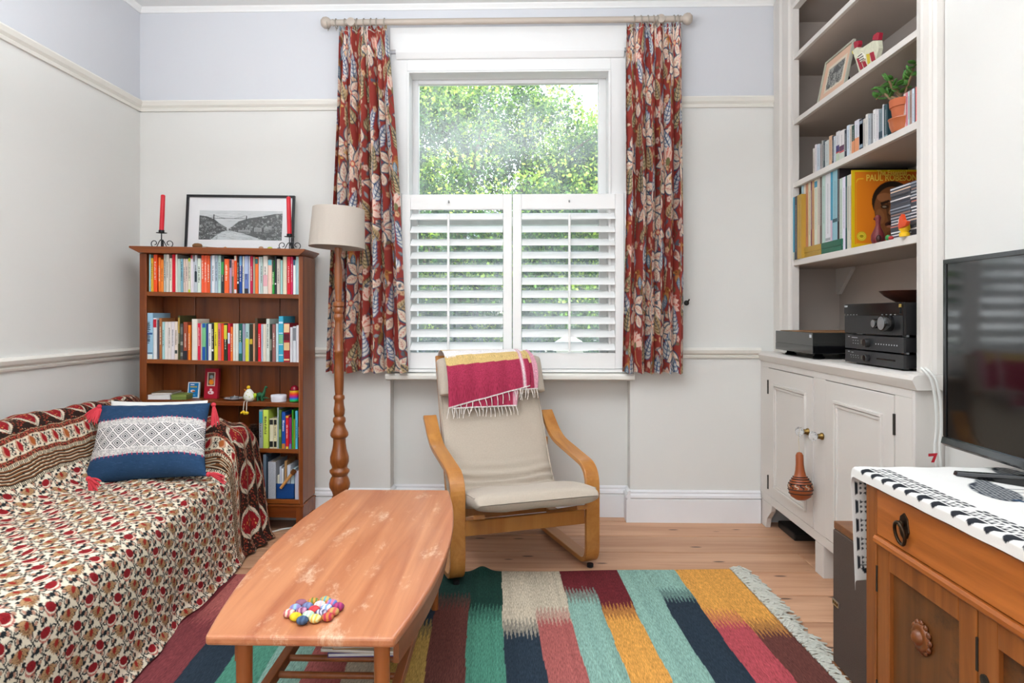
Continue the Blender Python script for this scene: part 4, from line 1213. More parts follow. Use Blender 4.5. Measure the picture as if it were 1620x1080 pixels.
# dinosaur
q = on3(412, .06)
t = thing('toy_dinosaur', 'dark green long-necked toy dinosaur standing beside the toy chick', 'toy', q)
M_din = mat('dino_green', '1c5c3a', .5)
mb = MB()
mb.tube([q + Vector((-.034, 0, .020)), q + Vector((-.020, 0, .026)), q + Vector((0, 0, .029)), q + Vector((.014, 0, .030)), q + Vector((.020, 0, .046)), q + Vector((.024, 0, .062)), q + Vector((.027, 0, .070)), q + Vector((.036, -.002, .066))], [.003, .010, .0155, .012, .007, .0055, .0065, .004], 12)
mb.tube([q + Vector((.006, 0, .012)), q + Vector((.03, 0, .016)), q + Vector((.046, 0, .010))], [.006, .004, .001], 8)
mb.build('body', M_din, t, smooth=True)
for dx, dy in ((-.012, -.009), (-.012, .009), (.010, -.009), (.010, .009)):
    mb = MB(); mb.tube([q + Vector((dx, dy, .026)), q + Vector((dx, dy, .010)), q + Vector((dx + .003, dy, 0))], [.007, .0055, .006], 8); mb.build('leg', M_din, t, smooth=True)
# round white tin
q = on3(441, .055)
t = thing('round_box', 'round white lidded box on the toy shelf beside the rainbow spring', 'box', q)
mb = MB(); mb.lathe([(0, 0), (.037, 0), (.038, .016), (0, .016)], q, 28); mb.build('base', mat('white_card', 'dedee6', .5), t, smooth=True)
mb = MB(); mb.lathe([(0, .0165), (.0392, .0165), (.0392, .031), (.037, .0335), (0, .034)], q, 28); mb.build('lid', mat('white_card', 'dedee6', .5), t, smooth=True)
# rainbow spring with a dark red ball on top
q = on3(466, .055)
t = thing('rainbow_spring', 'rainbow coloured plastic coil toy against the bookcase side', 'toy', q)
RB = ['18b048', '12b890', '2090d8', '7050c8', 'b82898', 'e02878', 'ee2c28', 'f06820', 'f09820', 'e8c020']
for i, c in enumerate(RB):
    pts = []
    for k in range(41):
        a = 2 * PI * k / 20
        pts.append(q + Vector((.0235 * math.cos(a), .0235 * math.sin(a), .0018 + i * .0054 + .0027 * k / 20)))
    mb = MB(); mb.tube(pts, .0017, 6); mb.build('coil', mat('spring_' + c, c, .35), t, smooth=True)
mb = MB(); mb.ball(q + Vector((0, 0, .062)), .021, 16, 10)
tag(mb.build('glass_ball', mat('ruby_glass', '8c1428', .08, spec=.7), smooth=True), 'dark red shiny ball resting in the rainbow coil toy', 'ball')

# ------------------------------------------------------------------ on top of the bookcase
def onTop(u, dy):
    x = uX(u, YF + dy)
    return Vector((x, YF + dy, 1.425 + lean(x) + 0.0004))
# framed print
fa, fb = onTop(291, .155), onTop(463, .155)
fw = fb.x - fa.x
fh = onY(300, 306, YF + .165).z - fa.z - .002
t = thing('framed_print', 'long black framed engraving of a suspension bridge over a wooded gorge', 'picture', fa)
tilt = Matrix.Translation(fa) @ Matrix.Rotation(.016, 4, 'Y') @ Matrix.Rotation(-.06, 4, 'X')
fr_ = .0125
mb = MB()
for b in ((0, fw, 0, .016, fh - fr_, fh), (0, fw, 0, .016, 0, fr_), (0, fr_, 0, .016, fr_, fh - fr_), (fw - fr_, fw, 0, .016, fr_, fh - fr_)): mb.box(*b, tilt)
mb.build('frame', mat('black_frame', '1a1a1e', .35), t, bevel=.001)
mb = MB(); mb.box(fr_ * .5, fw - fr_ * .5, .009, .012, fr_ * .5, fh - fr_ * .5, tilt); mb.build('mount', mat('mount_card', 'e6e6e8', .8, vary=.01), t)
P = Print(420, 165, 'c4c8ca')
rp_ = random.Random(5)
for i in range(90):     # engraved sky
    y_ = rp_.uniform(2, 60); x_ = rp_.uniform(0, 400); P.line(x_, y_, x_ + rp_.uniform(20, 70), y_ + rp_.uniform(-5, 5), .8, rp_.choice(['e4e6e6', '9aa0a2', 'dcdede']))
P.poly([(0, 28), (40, 34), (80, 52), (110, 78), (140, 95), (150, 165), (0, 165)], '4a4e50')
P.poly([(420, 14), (380, 16), (320, 30), (250, 42), (200, 60), (165, 92), (150, 100), (160, 165), (420, 165)], '4e5254')
P.poly([(120, 118), (160, 112), (230, 130), (330, 165), (60, 165), (90, 140)], 'c0c6c8')
for i in range(900):
    x_ = rp_.uniform(0, 420); y_ = rp_.uniform(20, 165)
    top = 28 + (x_ / 140) * 60 if x_ < 140 else (95 - (x_ - 150) * .35 if x_ < 400 else 16)
    if y_ > max(top, 18) and not (100 < x_ < 290 and y_ > 118):
        P.curl(x_, y_, rp_.uniform(2, 5), rp_.uniform(0, 6), rp_.uniform(6, 9), .9, rp_.choice(['1c2022', '1c2022', 'a8acae', 'd0d4d4']))
for i in range(60):
    x_ = rp_.uniform(95, 260); y_ = rp_.uniform(118, 162); P.line(x_, y_, x_ + rp_.uniform(10, 40), y_ + rp_.uniform(0, 4), .8, rp_.choice(['5c6264', 'e6eaea', '8a9092']))
P.line(40, 46, 72, 36, 1.6, '303436'); P.line(72, 44, 236, 44, 2.2, '26292b')
P.curl(154, -130, 175, 1.1, 2.05, 1.4, '303436'); P.rect(70, 76, 22, 58, '303436'); P.rect(236, 241, 28, 54, '303436')
for i in range(16): P.line(82 + i * 9.6, 44, 82 + i * 9.6, 44 - abs(i - 7.5) * 1.6, .7, '3c4042')
for x_, y_, w_, h_ in ((280, 95, 36, 22), (330, 92, 18, 18), (352, 84, 16, 20), (200, 108, 60, 12)):
    P.rect(x_, x_ + w_, y_, y_ + h_, 'a0a4a6'); P.rect(x_ + 2, x_ + w_ - 2, y_ + 5, y_ + h_ - 2, '484c4e')
    for k in range(int(w_ / 6)): P.rect(x_ + 3 + k * 6, x_ + 5 + k * 6, y_ + 6, y_ + h_ - 3, 'c8cccc')
ux0, ux1 = (312 - 291) / 172 * fw, (444 - 291) / 172 * fw
uz1, uz0 = fh * .72, fh * .195
H, W = 90, 230
uu, vv = np.meshgrid(np.linspace(0, 1, W), np.linspace(0, 1, H))
C = P.sample(uu * P.w, vv * P.h)
pts = np.stack([ux0 + uu * (ux1 - ux0), np.full_like(uu, .0084), uz1 + (uz0 - uz1) * vv], -1)
T = np.array(tilt)
pts = pts @ T[:3, :3].T + T[:3, 3]
grid_obj('engraving', pts, printed('engraving_paper', .8, 900, 0, vary=.02), t, C, smooth=False)
mpane = bpy.data.materials.new('picture_glass'); nt, p = nodes_of(mpane); nt.nodes.remove(p)
tr = nt.nodes.new('ShaderNodeBsdfTransparent'); gl = nt.nodes.new('ShaderNodeBsdfGlossy'); gl.inputs['Roughness'].default_value = .05
mx = nt.nodes.new('ShaderNodeMixShader'); mx.inputs[0].default_value = .04
nt.links.new(tr.outputs[0], mx.inputs[1]); nt.links.new(gl.outputs[0], mx.inputs[2]); nt.links.new(mx.outputs[0], nt.nodes['Material Output'].inputs[0])
mb = MB(); mb.box(fr_ * .5, fw - fr_ * .5, .006, .0072, fr_ * .5, fh - fr_ * .5, tilt); mb.build('glass', mpane, t)
# candle holders and candles
M_wire = mat('wrought_iron', '24262a', .45, metallic=.6)
M_cand = mat('red_wax', 'd01428', .4, spec=.5, vary=.02)
def candlestick(u, utop, vtop, vcup, lab, lab2, dy=.06):
    q = onTop(u, dy)
    zc = onY(u, vcup, q.y).z
    h = zc - q.z
    t = thing('candle_holder', lab, 'candle holder', q)
    mb = MB(); mb.lathe([(0, h - .004), (.025, h - .002), (.026, h), (.0135, h + .001), (.0135, h + .013), (.0115, h + .013), (.0115, h + .002), (0, h + .002)], q, 20); mb.build('drip_pan', M_wire, t, smooth=True)
    mb = MB(); mb.tube([q + Vector((0, 0, .004)), q + Vector((0, 0, h))], .0028, 8); mb.build('stem', M_wire, t, smooth=True)
    for k in range(3):
        a = [PI, 0.25, -.9][k]
        d = Vector((math.cos(a), math.sin(a), 0))
        pts = [q + d * .004 + Vector((0, 0, h * .55))]
        pts += [q + d * (.006 + .020 * i / 3) + Vector((0, 0, h * .55 * (1 - i / 3) + .0025)) for i in range(1, 4)]
        for i in range(1, 16):     # scroll
            b = -PI / 2 + i * .42
            r = .0205 * (1 - i / 22)
            pts.append(q + d * (.036 + r * math.cos(b)) + Vector((0, 0, .0025 + .0205 + r * math.sin(b))))
        mb = MB(); mb.tube(pts, .0021, 6); mb.build('scroll_foot', M_wire, t, smooth=True)
    top = onY(utop, vtop, q.y)
    a = q + Vector((0, 0, h + .0025))
    c = thing('candle', lab2, 'candle', a)
    mb = MB(); mb.tube([a, a + (top - a) * .5, top - (top - a) * .02, top], [.0112, .0112, .0106, .007], 16); mb.build('wax', M_cand, c, smooth=True)
    mb = MB(); mb.tube([top, top + Vector((0, 0, .006))], .0008, 5); mb.build('wick', mat('wick', 'd0c4b0', .9), c)
candlestick(255.5, 258, 308, 368, 'black scrolled iron candle holder at the wall end of the bookcase top', 'slightly leaning red taper candle left of the framed engraving')
candlestick(458, 456.5, 311, 374, 'black scrolled iron candle holder in front of the framed engraving corner', 'red taper candle standing in front of the framed engraving', .05)
# seed head with stem, shells, pebbles
q = onTop(312, .055)
t = thing('teasel_head', 'dried brown seed head with long stalk lying before the engraving', 'seed head', q)
mb = MB(); mb.tube([q + Vector((-.022, 0, .014)), q + Vector((-.012, 0, .014)), q + Vector((.004, 0, .013)), q + Vector((.02, 0, .012)), q + Vector((.024, 0, .012))], [.007, .0125, .014, .0115, .006], 14); mb.build('head', mat('seed_brown', '7a5634', .95, vary=.4, vscale=220, bump=.8, bscale=300), t, smooth=True)
mb = MB(); mb.tube([q + Vector((.022, 0, .011)), q + Vector((.06, -.004, .006)), q + Vector((.105, -.008, .003))], .0014, 6); mb.build('stalk', mat('stalk', '6a563c', .9), t)
q = onTop(356.5, .05)
mb = MB()
vs = []
for k in range(10):
    a = PI * k / 5; r = .0155 if k % 2 == 0 else .007
    vs.append((q.x + r * math.cos(a), q.y + r * math.sin(a), q.z))
n = len(vs); vs += [(q.x + (v[0] - q.x) * .6, q.y + (v[1] - q.y) * .6, q.z + .006) for v in vs] + [(q.x, q.y, q.z + .011)]
fs = [tuple(range(n))] + [(i, (i + 1) % n, n + (i + 1) % n, n + i) for i in range(n)] + [(n + i, n + (i + 1) % n, 2 * n) for i in range(n)]
mb.add(vs, fs)
tag(mb.build('starfish', mat('starfish_ochre', 'c08a44', .8, vary=.2, vscale=120)), 'small ochre dried starfish before the framed engraving', 'starfish')
for u, r, c, lab in ((413, (.012, .010, .008), 'a88870', 'brownish pink pebble on the bookcase top before the engraving'), (427, (.013, .010, .007), 'a8b43c', 'lime green pebble on the bookcase top beside a candle holder'), (377, (.008, .007, .0022), 'c8a468', 'flat tan pebble by the starfish on the bookcase top'), (441, (.008, .007, .006), '6a7078', 'small grey pebble beside the lime green one')):
    q = onTop(u, .05); mb = MB(); mb.ball((q.x, q.y, q.z + r[2]), r, 14, 8)
    tag(mb.build('pebble', mat('pebble_' + c, c, .5, vary=.2, vscale=60), smooth=True), lab, 'pebble')

# cable on the boards below the bookcase
mb = MB(); mb.tube([onZ(405, 848, .004), onZ(420, 844, .004), onZ(445, 837, .004), onZ(470, 833, .004), onZ(520, 826, .004), Vector((-1.0, 3.56, .004))], .004, 8)
tag(mb.build('cable', mat('white_cable', 'e0e0dc', .5), smooth=True), 'white cable lying on the boards in front of the bookcase feet', 'cable')

# ================================================================== FLOOR LAMP
LY = 3.2
lc = onY(536, 499, LY); LXc = lc.x
t = thing('floor_lamp', 'turned wooden floor lamp with cream linen drum shade', 'lamp', (LXc, LY, 0))
M_lamp = wood('lamp_wood', '743a16', 'a4602c', 'Z', 1.0, 0.28, coat=.3)
PX = FPX / LY
def zv(v): return onY(536, v, LY).z
prof_px = [(391, 13), (398, 14), (402, 11), (410, 10), (425, 13.5), (440, 15), (452, 14.5), (466, 12), (476, 11), (478, 19), (484, 19.5), (486, 14), (489, 17), (493, 17), (496, 13), (499, 18), (504, 18), (507, 14), (512, 14), (552, 15.5), (553, 17.5), (558, 17.5), (559, 15.5), (580, 17), (600, 17), (617, 15.5),
           (624, 14), (626, 19), (630, 20), (633, 16), (640, 17), (648, 20), (654, 19), (658, 16), (661, 22), (666, 23), (670, 18), (676, 22), (684, 31), (688, 32), (691, 28), (693, 22), (700, 22), (710, 25), (722, 33), (730, 33), (737, 27), (740, 27), (743, 35), (746, 35), (749, 30), (752, 27), (757, 33), (764, 37), (770, 36), (776, 28), (782, 24), (788, 28), (800, 34), (812, 30), (820, 40)]
prof = [(0, zv(390))] + [(w / 2.25 / PX, zv(v)) for v, w in prof_px]
prof = prof[::-1]
zb_ = prof[0][1]
foot = [(0, 0), (.145, 0), (.15, .008), (.15, .022), (.14, .03), (.12, .036), (.06, .05), (.045, max(.06, min(.07, zb_ - .01)))]
mb = MB(); mb.lathe(foot, (LXc, LY, 0), 36); mb.build('base', M_lamp, t, smooth=True)
mb = MB()
full = [(0, .055)] + [(r, max(z, .055 + .002 * i)) for i, (r, z) in enumerate(prof)]
mb.lathe(full, (LXc, LY, 0), 28)
mb.v = [(x + (z - 1.0) * -.006, y, z) for x, y, z in mb.v]
mb.build('pole', M_lamp, t, smooth=True)
mb = MB(); mb.lathe([(0, zv(391)), (.012, zv(391)), (.014, zv(378)), (.012, zv(362)), (0, zv(360))], (LXc - .003, LY, 0), 16); mb.build('bulb_holder', M_brass, t, smooth=True)
mb = MB(); mb.ball((LXc - .003, LY, zv(352)), (.025, .025, .035), 16, 10); mb.build('bulb', mat('opal_bulb', 'eeeae0', .3), t, smooth=True)
sc_ = onY(534.5, 360, LY)
Ms = Matrix.Translation((sc_.x, LY, zv(361))) @ Matrix.Rotation(.045, 4, 'Y') @ Matrix.Rotation(-.02, 4, 'X')
hh = 31 / PX
r0, r1 = 43.8 / PX, 40.5 / PX
mb = MB(); mb.lathe([(r0 - .002, -hh), (r0, -hh), (r1, hh), (r1 - .002, hh), (r0 - .002, -hh)], (0, 0, 0), 48, Ms)
M_linen = mat('linen_shade', 'c0b6ab', .9, vary=.10, vscale=420, bump=.25, bscale=500)
mb.build('lamp_shade', M_linen, t, smooth=True)
mb = MB()
for k in range(3):
    a = 2 * PI * k / 3
    mb.tube([Ms @ Vector((.012 * math.cos(a), .012 * math.sin(a), hh * .8)), Ms @ Vector(((r1 - .003) * math.cos(a), (r1 - .003) * math.sin(a), hh * .97))], .0015, 5)
mb.build('shade_carrier', M_brass, t)

# ================================================================== CURTAINS AND POLE
M_polep = mat('pole_paint', 'b8aca0', .5, vary=.03)
CY = 3.50
zp = onY(800, 33, CY).z
pole = thing('curtain_pole', 'taupe painted curtain pole with ball ends above the window', 'curtain pole', (-.12, CY, zp))
xa, xb = onY(524, 33, CY).x, onY(1079, 33, CY).x
mb = MB(); mb.tube([(xa, CY, zp), (xb, CY, zp)], .0155, 16); mb.build('pole', M_polep, pole, smooth=True)
for xe, s in ((xa, -1), (xb, 1)):
    mb = MB(); mb.lathe([(0, 0), (.018, 0), (.018, .006), (.012, .010), (.014, .014), (.024, .022), (.030, .036), (.0285, .050), (.018, .062), (0, .066)], (0, 0, 0), 20, Matrix.Translation((xe - s * .012, CY, zp)) @ Matrix.Rotation(s * PI / 2, 4, 'Y')); mb.build('finial', M_polep, pole, smooth=True)
for u in (556, 1045):
    x = onY(u, 33, CY).x
    mb = MB(); mb.lathe([(0, 0), (.021, .004), (.024, .016), (.018, .030), (.014, .034), (.014, .075), (.03, .08), (.03, .098), (0, .098)], (x, CY - .022, zp - .002), 18, axis='Y'); mb.build('bracket', M_polep, pole, smooth=True)
M_ring = mat('ring_paint', '9c9488', .45)
ring0 = None
RINGS = [519, 532, 546, 565, 576, 587, 596, 608.5, 1003, 1014, 1025, 1034, 1040, 1066, 1072]
for i, u in enumerate(RINGS):
    x = onY(u, 33, CY).x
    lab = '%s taupe ring from the %s end of the curtain pole' % (ordinal(i + 1) if i < 8 else ordinal(15 - i), 'sofa' if i < 8 else 'cupboard')
    if ring0 is None:
        mb = MB(); pts = [Vector((x, CY + .024 * math.cos(a), zp - .006 + .024 * math.sin(a))) for a in [2 * PI * k / 20 for k in range(20)]]
        mb.tube(pts, .0028, 8, closed=True); mb.tube([(x, CY, zp - .032), (x, CY, zp - .042)], .002, 6)
        ring0 = mb.build('curtain_ring', M_ring, smooth=True); x00 = ring0.location.copy(); xr0 = x; o = ring0
    else:
        o = ring0.copy(); COL.objects.link(o); o.location = x00 + Vector((x - xr0, 0, 0))
    tag(o, lab, 'ring', 'curtain rings')

def curtain_print(seed):
    S = 450.0      # pixels per metre
    P = Print(int(1.15 * S), int(1.85 * S), '9c4038')
    r = random.Random(seed)
    def stem(x, y, n=4, L=26, a=None):
        a = r.uniform(0, 6.28) if a is None else a
        pts = [(x, y)]
        for i in range(n):
            a += r.uniform(-.5, .5); x += L * math.cos(a) * .6; y += L * math.sin(a) * .6; pts.append((x, y))
        P.path(pts, 2.0, r.choice(['c8a878', '38485a', '6a6248']))
        return pts
    def big_flower(x, y, R, a0):
        stem(x, y, 5, 24)
        for k in range(6):
            a = a0 + k * PI / 3.4
            P.leaf(x + 5 * math.cos(a), y + 5 * math.sin(a), R * r.uniform(.85, 1.1), R * .46, a, 'ecdcc8', '34506c', 'c85048', 3.4)
        P.ell(x, y, R * .17, R * .17, 'c85a4c'); P.ell(x, y, R * .1, R * .1, 'e8c8a0')
    def carnation(x, y, R, a0):
        stem(x, y, 4, 22, a0 + PI)
        for k in range(9):
            a = a0 - 1.3 + k * .33
            P.leaf(x, y, R * 1.0, R * .3, a, 'd87868' if k % 2 else 'ecc8b8', 'f0dccc', None, 1.6)
        for k in range(7):
            a = a0 - 1.0 + k * .33; P.curl(x + R * .8 * math.cos(a), y + R * .8 * math.sin(a), 4, 0, 5, 1.4, 'f0dcd0')
        P.ell(x, y, R * .2, R * .26, '7c7850')
    def feather(x, y, L, a, c1, c2):
        n = 6
        for i in range(n):
            q = i / n
            bx, by = x + L * q * math.cos(a), y + L * q * math.sin(a)
            for s in (-1, 1):
                P.leaf(bx, by, L * .34 * (1.15 - q), L * .15, a + s * .75, c1, c2, None, 2.4)
        P.leaf(x + L * .75 * math.cos(a), y + L * .75 * math.sin(a), L * .3, L * .14, a, c1, c2)
        P.line(x - 8 * math.cos(a), y - 8 * math.sin(a), x + L * math.cos(a), y + L * math.sin(a), 2.0, '2c4462')
    def bird(x, y, s, d):
        P.leaf(x - d * 4 * s, y + 6 * s, 34 * s, 9 * s, PI / 2 + d * .35, '8a6a3c', '3c3c3c', None, 1.5)
        P.ell(x, y, 8 * s, 15 * s, 'c08850', d * .5); P.leaf(x + d * 1 * s, y - 8 * s, 26 * s, 11 * s, PI / 2 + d * .1, '6c88a0', '24344c', 'd8d8d0', 1.5)
        P.ell(x + d * 6 * s, y - 17 * s, 6 * s, 5.5 * s, 'a86838'); P.leaf(x + d * 10 * s, y - 17 * s, 9 * s, 4 * s, 0 if d > 0 else PI, 'd8b070'); P.ell(x + d * 7 * s, y - 18 * s, 1.4, 1.4, '1c1c1c')
    def bud(x, y, s, a):
        P.line(x, y, x - 26 * math.cos(a), y - 26 * math.sin(a), 2, '5a5848')
        P.leaf(x, y, 26 * s, 17 * s, a, 'ecdcc8', '34486a', 'b84840', 2.2)
    cell = 54
    k = 0
    for j in range(-1, int(P.h / cell) + 2):
        for i in range(-1, int(P.w / cell) + 2):
            x = (i + .5 * (j % 2)) * cell + r.uniform(-10, 10); y = j * cell + r.uniform(-10, 10)
            for _ in range(4):
                fx, fy = x + r.uniform(-36, 36), y + r.uniform(-36, 36)
                P.leaf(fx, fy, r.uniform(12, 20), r.uniform(6, 9), r.uniform(0, 6.28), r.choice(['c8a890', '7c6a50', '8c9aa0', 'd8c0a8', '5c6470', 'b86a58']))
            for _ in range(2):
                fx, fy = x + r.uniform(-33, 33), y + r.uniform(-33, 33)
                for q in range(5):
                    P.ell(fx + 4.5 * math.cos(q * 1.257), fy + 4.5 * math.sin(q * 1.257), 3, 3, 'd8b088' if _ else 'e4c8b8')
            kind = r.choice(['big', 'carn', 'blue', 'olive', 'bird', 'bud', 'blue', 'big', 'olive', 'tan'])
            if kind == 'big': big_flower(x, y, r.uniform(38, 48), r.uniform(0, 6))
            elif kind == 'carn': carnation(x, y, r.uniform(30, 38), r.uniform(-2.2, -.9))
            elif kind == 'blue': feather(x - 10, y + 24, 62, r.uniform(-2.2, -.9), 'dcdcd8', '3c5c8c')
            elif kind == 'olive': feather(x, y + 22, 56, r.uniform(-2.4, -.7), 'c8b48c', '54503c')
            elif kind == 'tan': feather(x, y + 22, 50, r.uniform(-2.4, -.7), '8c7450', 'd0b890')
            elif kind == 'bird': bird(x, y, r.uniform(1.1, 1.35), r.choice([-1, 1]))
            else: bud(x, y, 1.2, r.uniform(-2.2, -1)); bud(x + 24, y + 18, 1.0, r.uniform(-2.2, -1))
    return P, S
M_curt = printed('curtain_cloth', .9, 900, .2, vary=.10)
def curtain(name_label, edgesL, edgesR, zt, zb, seed, nfold):
    t = thing('curtain', name_label, 'curtain', (edgesL[0][1], CY, zb), group=None)
    P, S = curtain_print(seed)
    H, W = 460, 250
    s = np.linspace(0, 1, W)[None, :]; z = np.linspace(zt, zb, H)[:, None]
    zl = [e[0] for e in edgesL][::-1]; xl = np.interp(z, zl, [e[1] for e in edgesL][::-1])
    zr = [e[0] for e in edgesR][::-1]; xr_ = np.interp(z, zr, [e[1] for e in edgesR][::-1])
    q = (zt - z) / (zt - zb)
    rr = random.Random(seed)
    ph = [rr.uniform(-.35, .35) for _ in range(nfold * 2 + 2)]
    warp = np.interp(s * nfold * 2, range(nfold * 2 + 2), ph)
    ang = 2 * PI * nfold * s + warp * 2.2 + .35 * np.sin(2.5 * q + 5 * s)
    amp = (.020 + .018 * np.clip(q * 2.2, 0, 1)) * (1 - .35 * np.clip(1 - q * 14, 0, 1))
    y = CY + .012 + amp * np.sin(ang) + .010 * np.sin(3.1 * s * nfold + 7 * q)
    sx = s + .55 / (2 * PI * nfold) * np.sin(2 * ang + 1.0) * np.clip(q * 6, .2, 1)
    x = xl + (xr_ - xl) * sx
    zz = z + 0 * s + .004 * np.sin(ang) * q
    zz = zz + np.where(q < .004, .006 * np.cos(ang * 2), 0)
    C = P.sample(s * 1.12 * S + 0 * z, (zt - z) * S + 0 * s + 6)
    C = C * np.array([1, 1, 1])
    grid_obj('cloth', np.stack([x + 0 * z, y + 0 * z, zz], -1), M_curt, t, C)
    # gathered heading tape behind the top edge
    mb = MB()
    xs = x[6] if x.shape[0] == H else x
    pts = [(float(x[10, k]), float(y[10, k]) + .004, float(zt) - .02) for k in range(0, W, 6)]
    mb.tube(pts, .004, 5); mb.build('heading_tape', mat('tape', 'cfc4b8', .9), t)
    return t
def E(u, v): 
    p = onY(u, v, CY); return (p.z, p.x)
zt_c, zb_c = onY(570, 41, CY).z, onY(570, 589, CY).z
curtain('red floral curtain on the sofa side, half behind the lamp shade', [E(536, 41), E(534, 100), E(526, 300), E(513, 589)], [E(611, 41), E(616, 100), E(630, 310), E(643, 589)], zt_c, zb_c, 3, 6)
curtain('red floral curtain on the cupboard side of the window', [E(992, 41), E(990, 100), E(991, 300), E(985, 589)], [E(1077, 41), E(1079, 100), E(1080, 300), E(1080, 589)], zt_c, zb_c, 12, 6)
h_ = onY(1087, 479, 3.58)
t = thing('tieback_hook', 'small dark metal curtain hook on the wall beside the red curtain', 'hook', (h_.x, 3.6, h_.z))
mb = MB(); mb.lathe([(0, 0), (.014, 0), (.012, .006), (0, .006)], (h_.x, 3.594, h_.z), 12, axis='Y'); mb.build('rose', M_hinge, t)
mb = MB(); mb.tube([(h_.x, 3.597, h_.z), (h_.x - .002, 3.57, h_.z), (h_.x + .004, 3.562, h_.z + .012), (h_.x + .008, 3.566, h_.z + .018)], .004, 8); mb.build('hook', M_hinge, t, smooth=True)

def fillet(pts, rad, n=8):
    """Rounds the corners of a 2D polyline."""
    out = [Vector(pts[0])]
    for i in range(1, len(pts) - 1):
        a, b, c = Vector(pts[i - 1]), Vector(pts[i]), Vector(pts[i + 1])
        r = rad[i] if isinstance(rad, (list, tuple)) else rad
        d1 = (a - b).normalized(); d2 = (c - b).normalized()
        L = min(r, (a - b).length * .49, (c - b).length * .49)
        p, q = b + d1 * L, b + d2 * L
        for k in range(n + 1):
            t = k / n
            out.append(p * (1 - t) ** 2 + b * 2 * t * (1 - t) + q * t * t)
    out.append(Vector(pts[-1]))
    return out
def resample(pts, n):
    P = np.array([tuple(p) for p in pts], float)
    d = np.r_[0, np.cumsum(np.linalg.norm(np.diff(P, axis=0), axis=1))]
    s = np.linspace(0, d[-1], n)
    return np.stack([np.interp(s, d, P[:, k]) for k in range(P.shape[1])], -1), s

# ================================================================== SOFA UNDER ITS THROW
SY0, SY1 = 1.15, 3.325
def skew(x, y): return x - 0.085 * (y - 1.95) * np.clip((x + 2.05) / 0.85, 0, 1)
sofa = thing('sofa', 'low sofa along the wall hidden under the block-printed throw', 'sofa', (-1.65, 2.2, 0))
M_sofa = mat('sofa_cloth', 'd8d2c6', .9)
def skbox(x0, x1, y0, y1, z0, z1):
    mb = MB(); mb.box(x0, x1, y0, y1, z0, z1)
    mb.v = [(float(skew(x, y)), y, z) for x, y, z in mb.v]
    return mb
skbox(-2.0, -1.25, SY0 + .1, 3.25, .06, .28).build('base', M_sofa, sofa, bevel=.02)
skbox(-1.80, -1.24, SY0 + .22, 2.86, .28, .375).build('seat_cushion', M_sofa, sofa, bevel=.03)
skbox(-2.05, -1.88, SY0 + .05, 3.25, .06, .64).build('backrest', M_sofa, sofa, bevel=.04)
skbox(-1.86, -1.29, 3.04, 3.22, .06, .57).build('arm', M_sofa, sofa, bevel=.04)
skbox(-1.86, -1.36, SY0 + .03, SY0 + .2, .06, .49).build('arm', M_sofa, sofa, bevel=.04)
for x, y in ((-1.95, SY0 + .15), (-1.32, SY0 + .15), (-1.95, 3.15), (-1.38, 3.15)):
    mb = MB(); mb.lathe([(.02, 0), (.026, .062), (0, .062)], (x, y, 0), 12); mb.build('leg', M_lamp, sofa)

# block-printed throw: field repeat
T = 260
tile = Print(T, T, 'e6dac4')
INK, RED, TAN = '1c2226', '8c1a20', 'a07850'
def wrapdraw(fn, x, y):
    for ox in (-T, 0, T):
        for oy in (-T, 0, T):
            if -90 < x + ox < T + 90 and -90 < y + oy < T + 90: fn(x + ox, y + oy)
def vine(x, y, k):
    for q in range(4):
        a0 = PI / 4 + q * PI / 2 + (.25 if k % 2 else -.1)
        tile.line(x, y, x + 15 * math.cos(a0), y + 15 * math.sin(a0), 5.0, INK)
        cx, cy = x + 25 * math.cos(a0 + .25), y + 25 * math.sin(a0 + .25)
        tile.leaf(cx - 8 * math.cos(a0 + .9), cy - 8 * math.sin(a0 + .9), 19, 13, a0 + .9, 'b88a74', '5c3a30', None, 1.2)
        tile.curl(cx, cy, 13, a0 + PI + .5, a0 + PI - 3.6, 5.2, INK)
        tile.leaf(cx + 12 * math.cos(a0 - .9), cy + 12 * math.sin(a0 - .9), 24, 16, a0 + .9, INK)
        tile.leaf(cx + 15 * math.cos(a0 + .7), cy + 15 * math.sin(a0 + .7), 21, 13, a0 + 2.3, INK)
    tile.ell(x, y, 4, 4, INK)
def flower(x, y, a, main, fan):
    ca, sa = math.cos(a), math.sin(a)
    if main == TAN:
        for i in range(9):
            b = a - 1.1 + i * .275
            tile.leaf(x - 15 * ca, y - 15 * sa, 50, 14, b, fan, '4a3020', None, 1.2)
        for i in range(9):
            b = a - 1.0 + i * .25
            tile.line(x - 10 * ca, y - 10 * sa, x + 28 * math.cos(b), y + 28 * math.sin(b), 1.1, '6a4028')
        tile.leaf(x - 17 * ca, y - 17 * sa, 32, 22, a, '96281f')
    else:
        for i in range(9):
            b = a - 1.25 + i * .31
            tile.ell(x + 25 * math.cos(b), y + 25 * math.sin(b), 8.5, 5.4, fan, b); tile.ell(x + 22 * math.cos(b), y + 22 * math.sin(b), 4.0, 2.6, 'e6dac4', b)
        tile.ell(x + 4 * ca, y + 4 * sa, 20, 29, 'e6dac4', a)
        tile.ell(x + 1 * ca, y + 1 * sa, 17.5, 27, RED, a)
        for i in range(3): tile.line(x - 10 * ca, y - 10 * sa, x + 14 * math.cos(a + (i - 1) * .9), y + 14 * math.sin(a + (i - 1) * .9), 1.0, '5c1014')
    tile.line(x - 16 * ca, y - 16 * sa, x - 27 * ca, y - 27 * sa, 4, INK)
fr_rand = random.Random(2)
cells = [(i * 65 + 32, j * 65 + 32 + (8 if i % 2 else -8), (i + j) % 2, ((i + j) // 2 + j) % 2 * 2) for i in range(4) for j in range(4)]
for i, (x, y, k, c) in enumerate(cells):
    if k: wrapdraw(lambda X, Y: vine(X, Y, i), x, y)
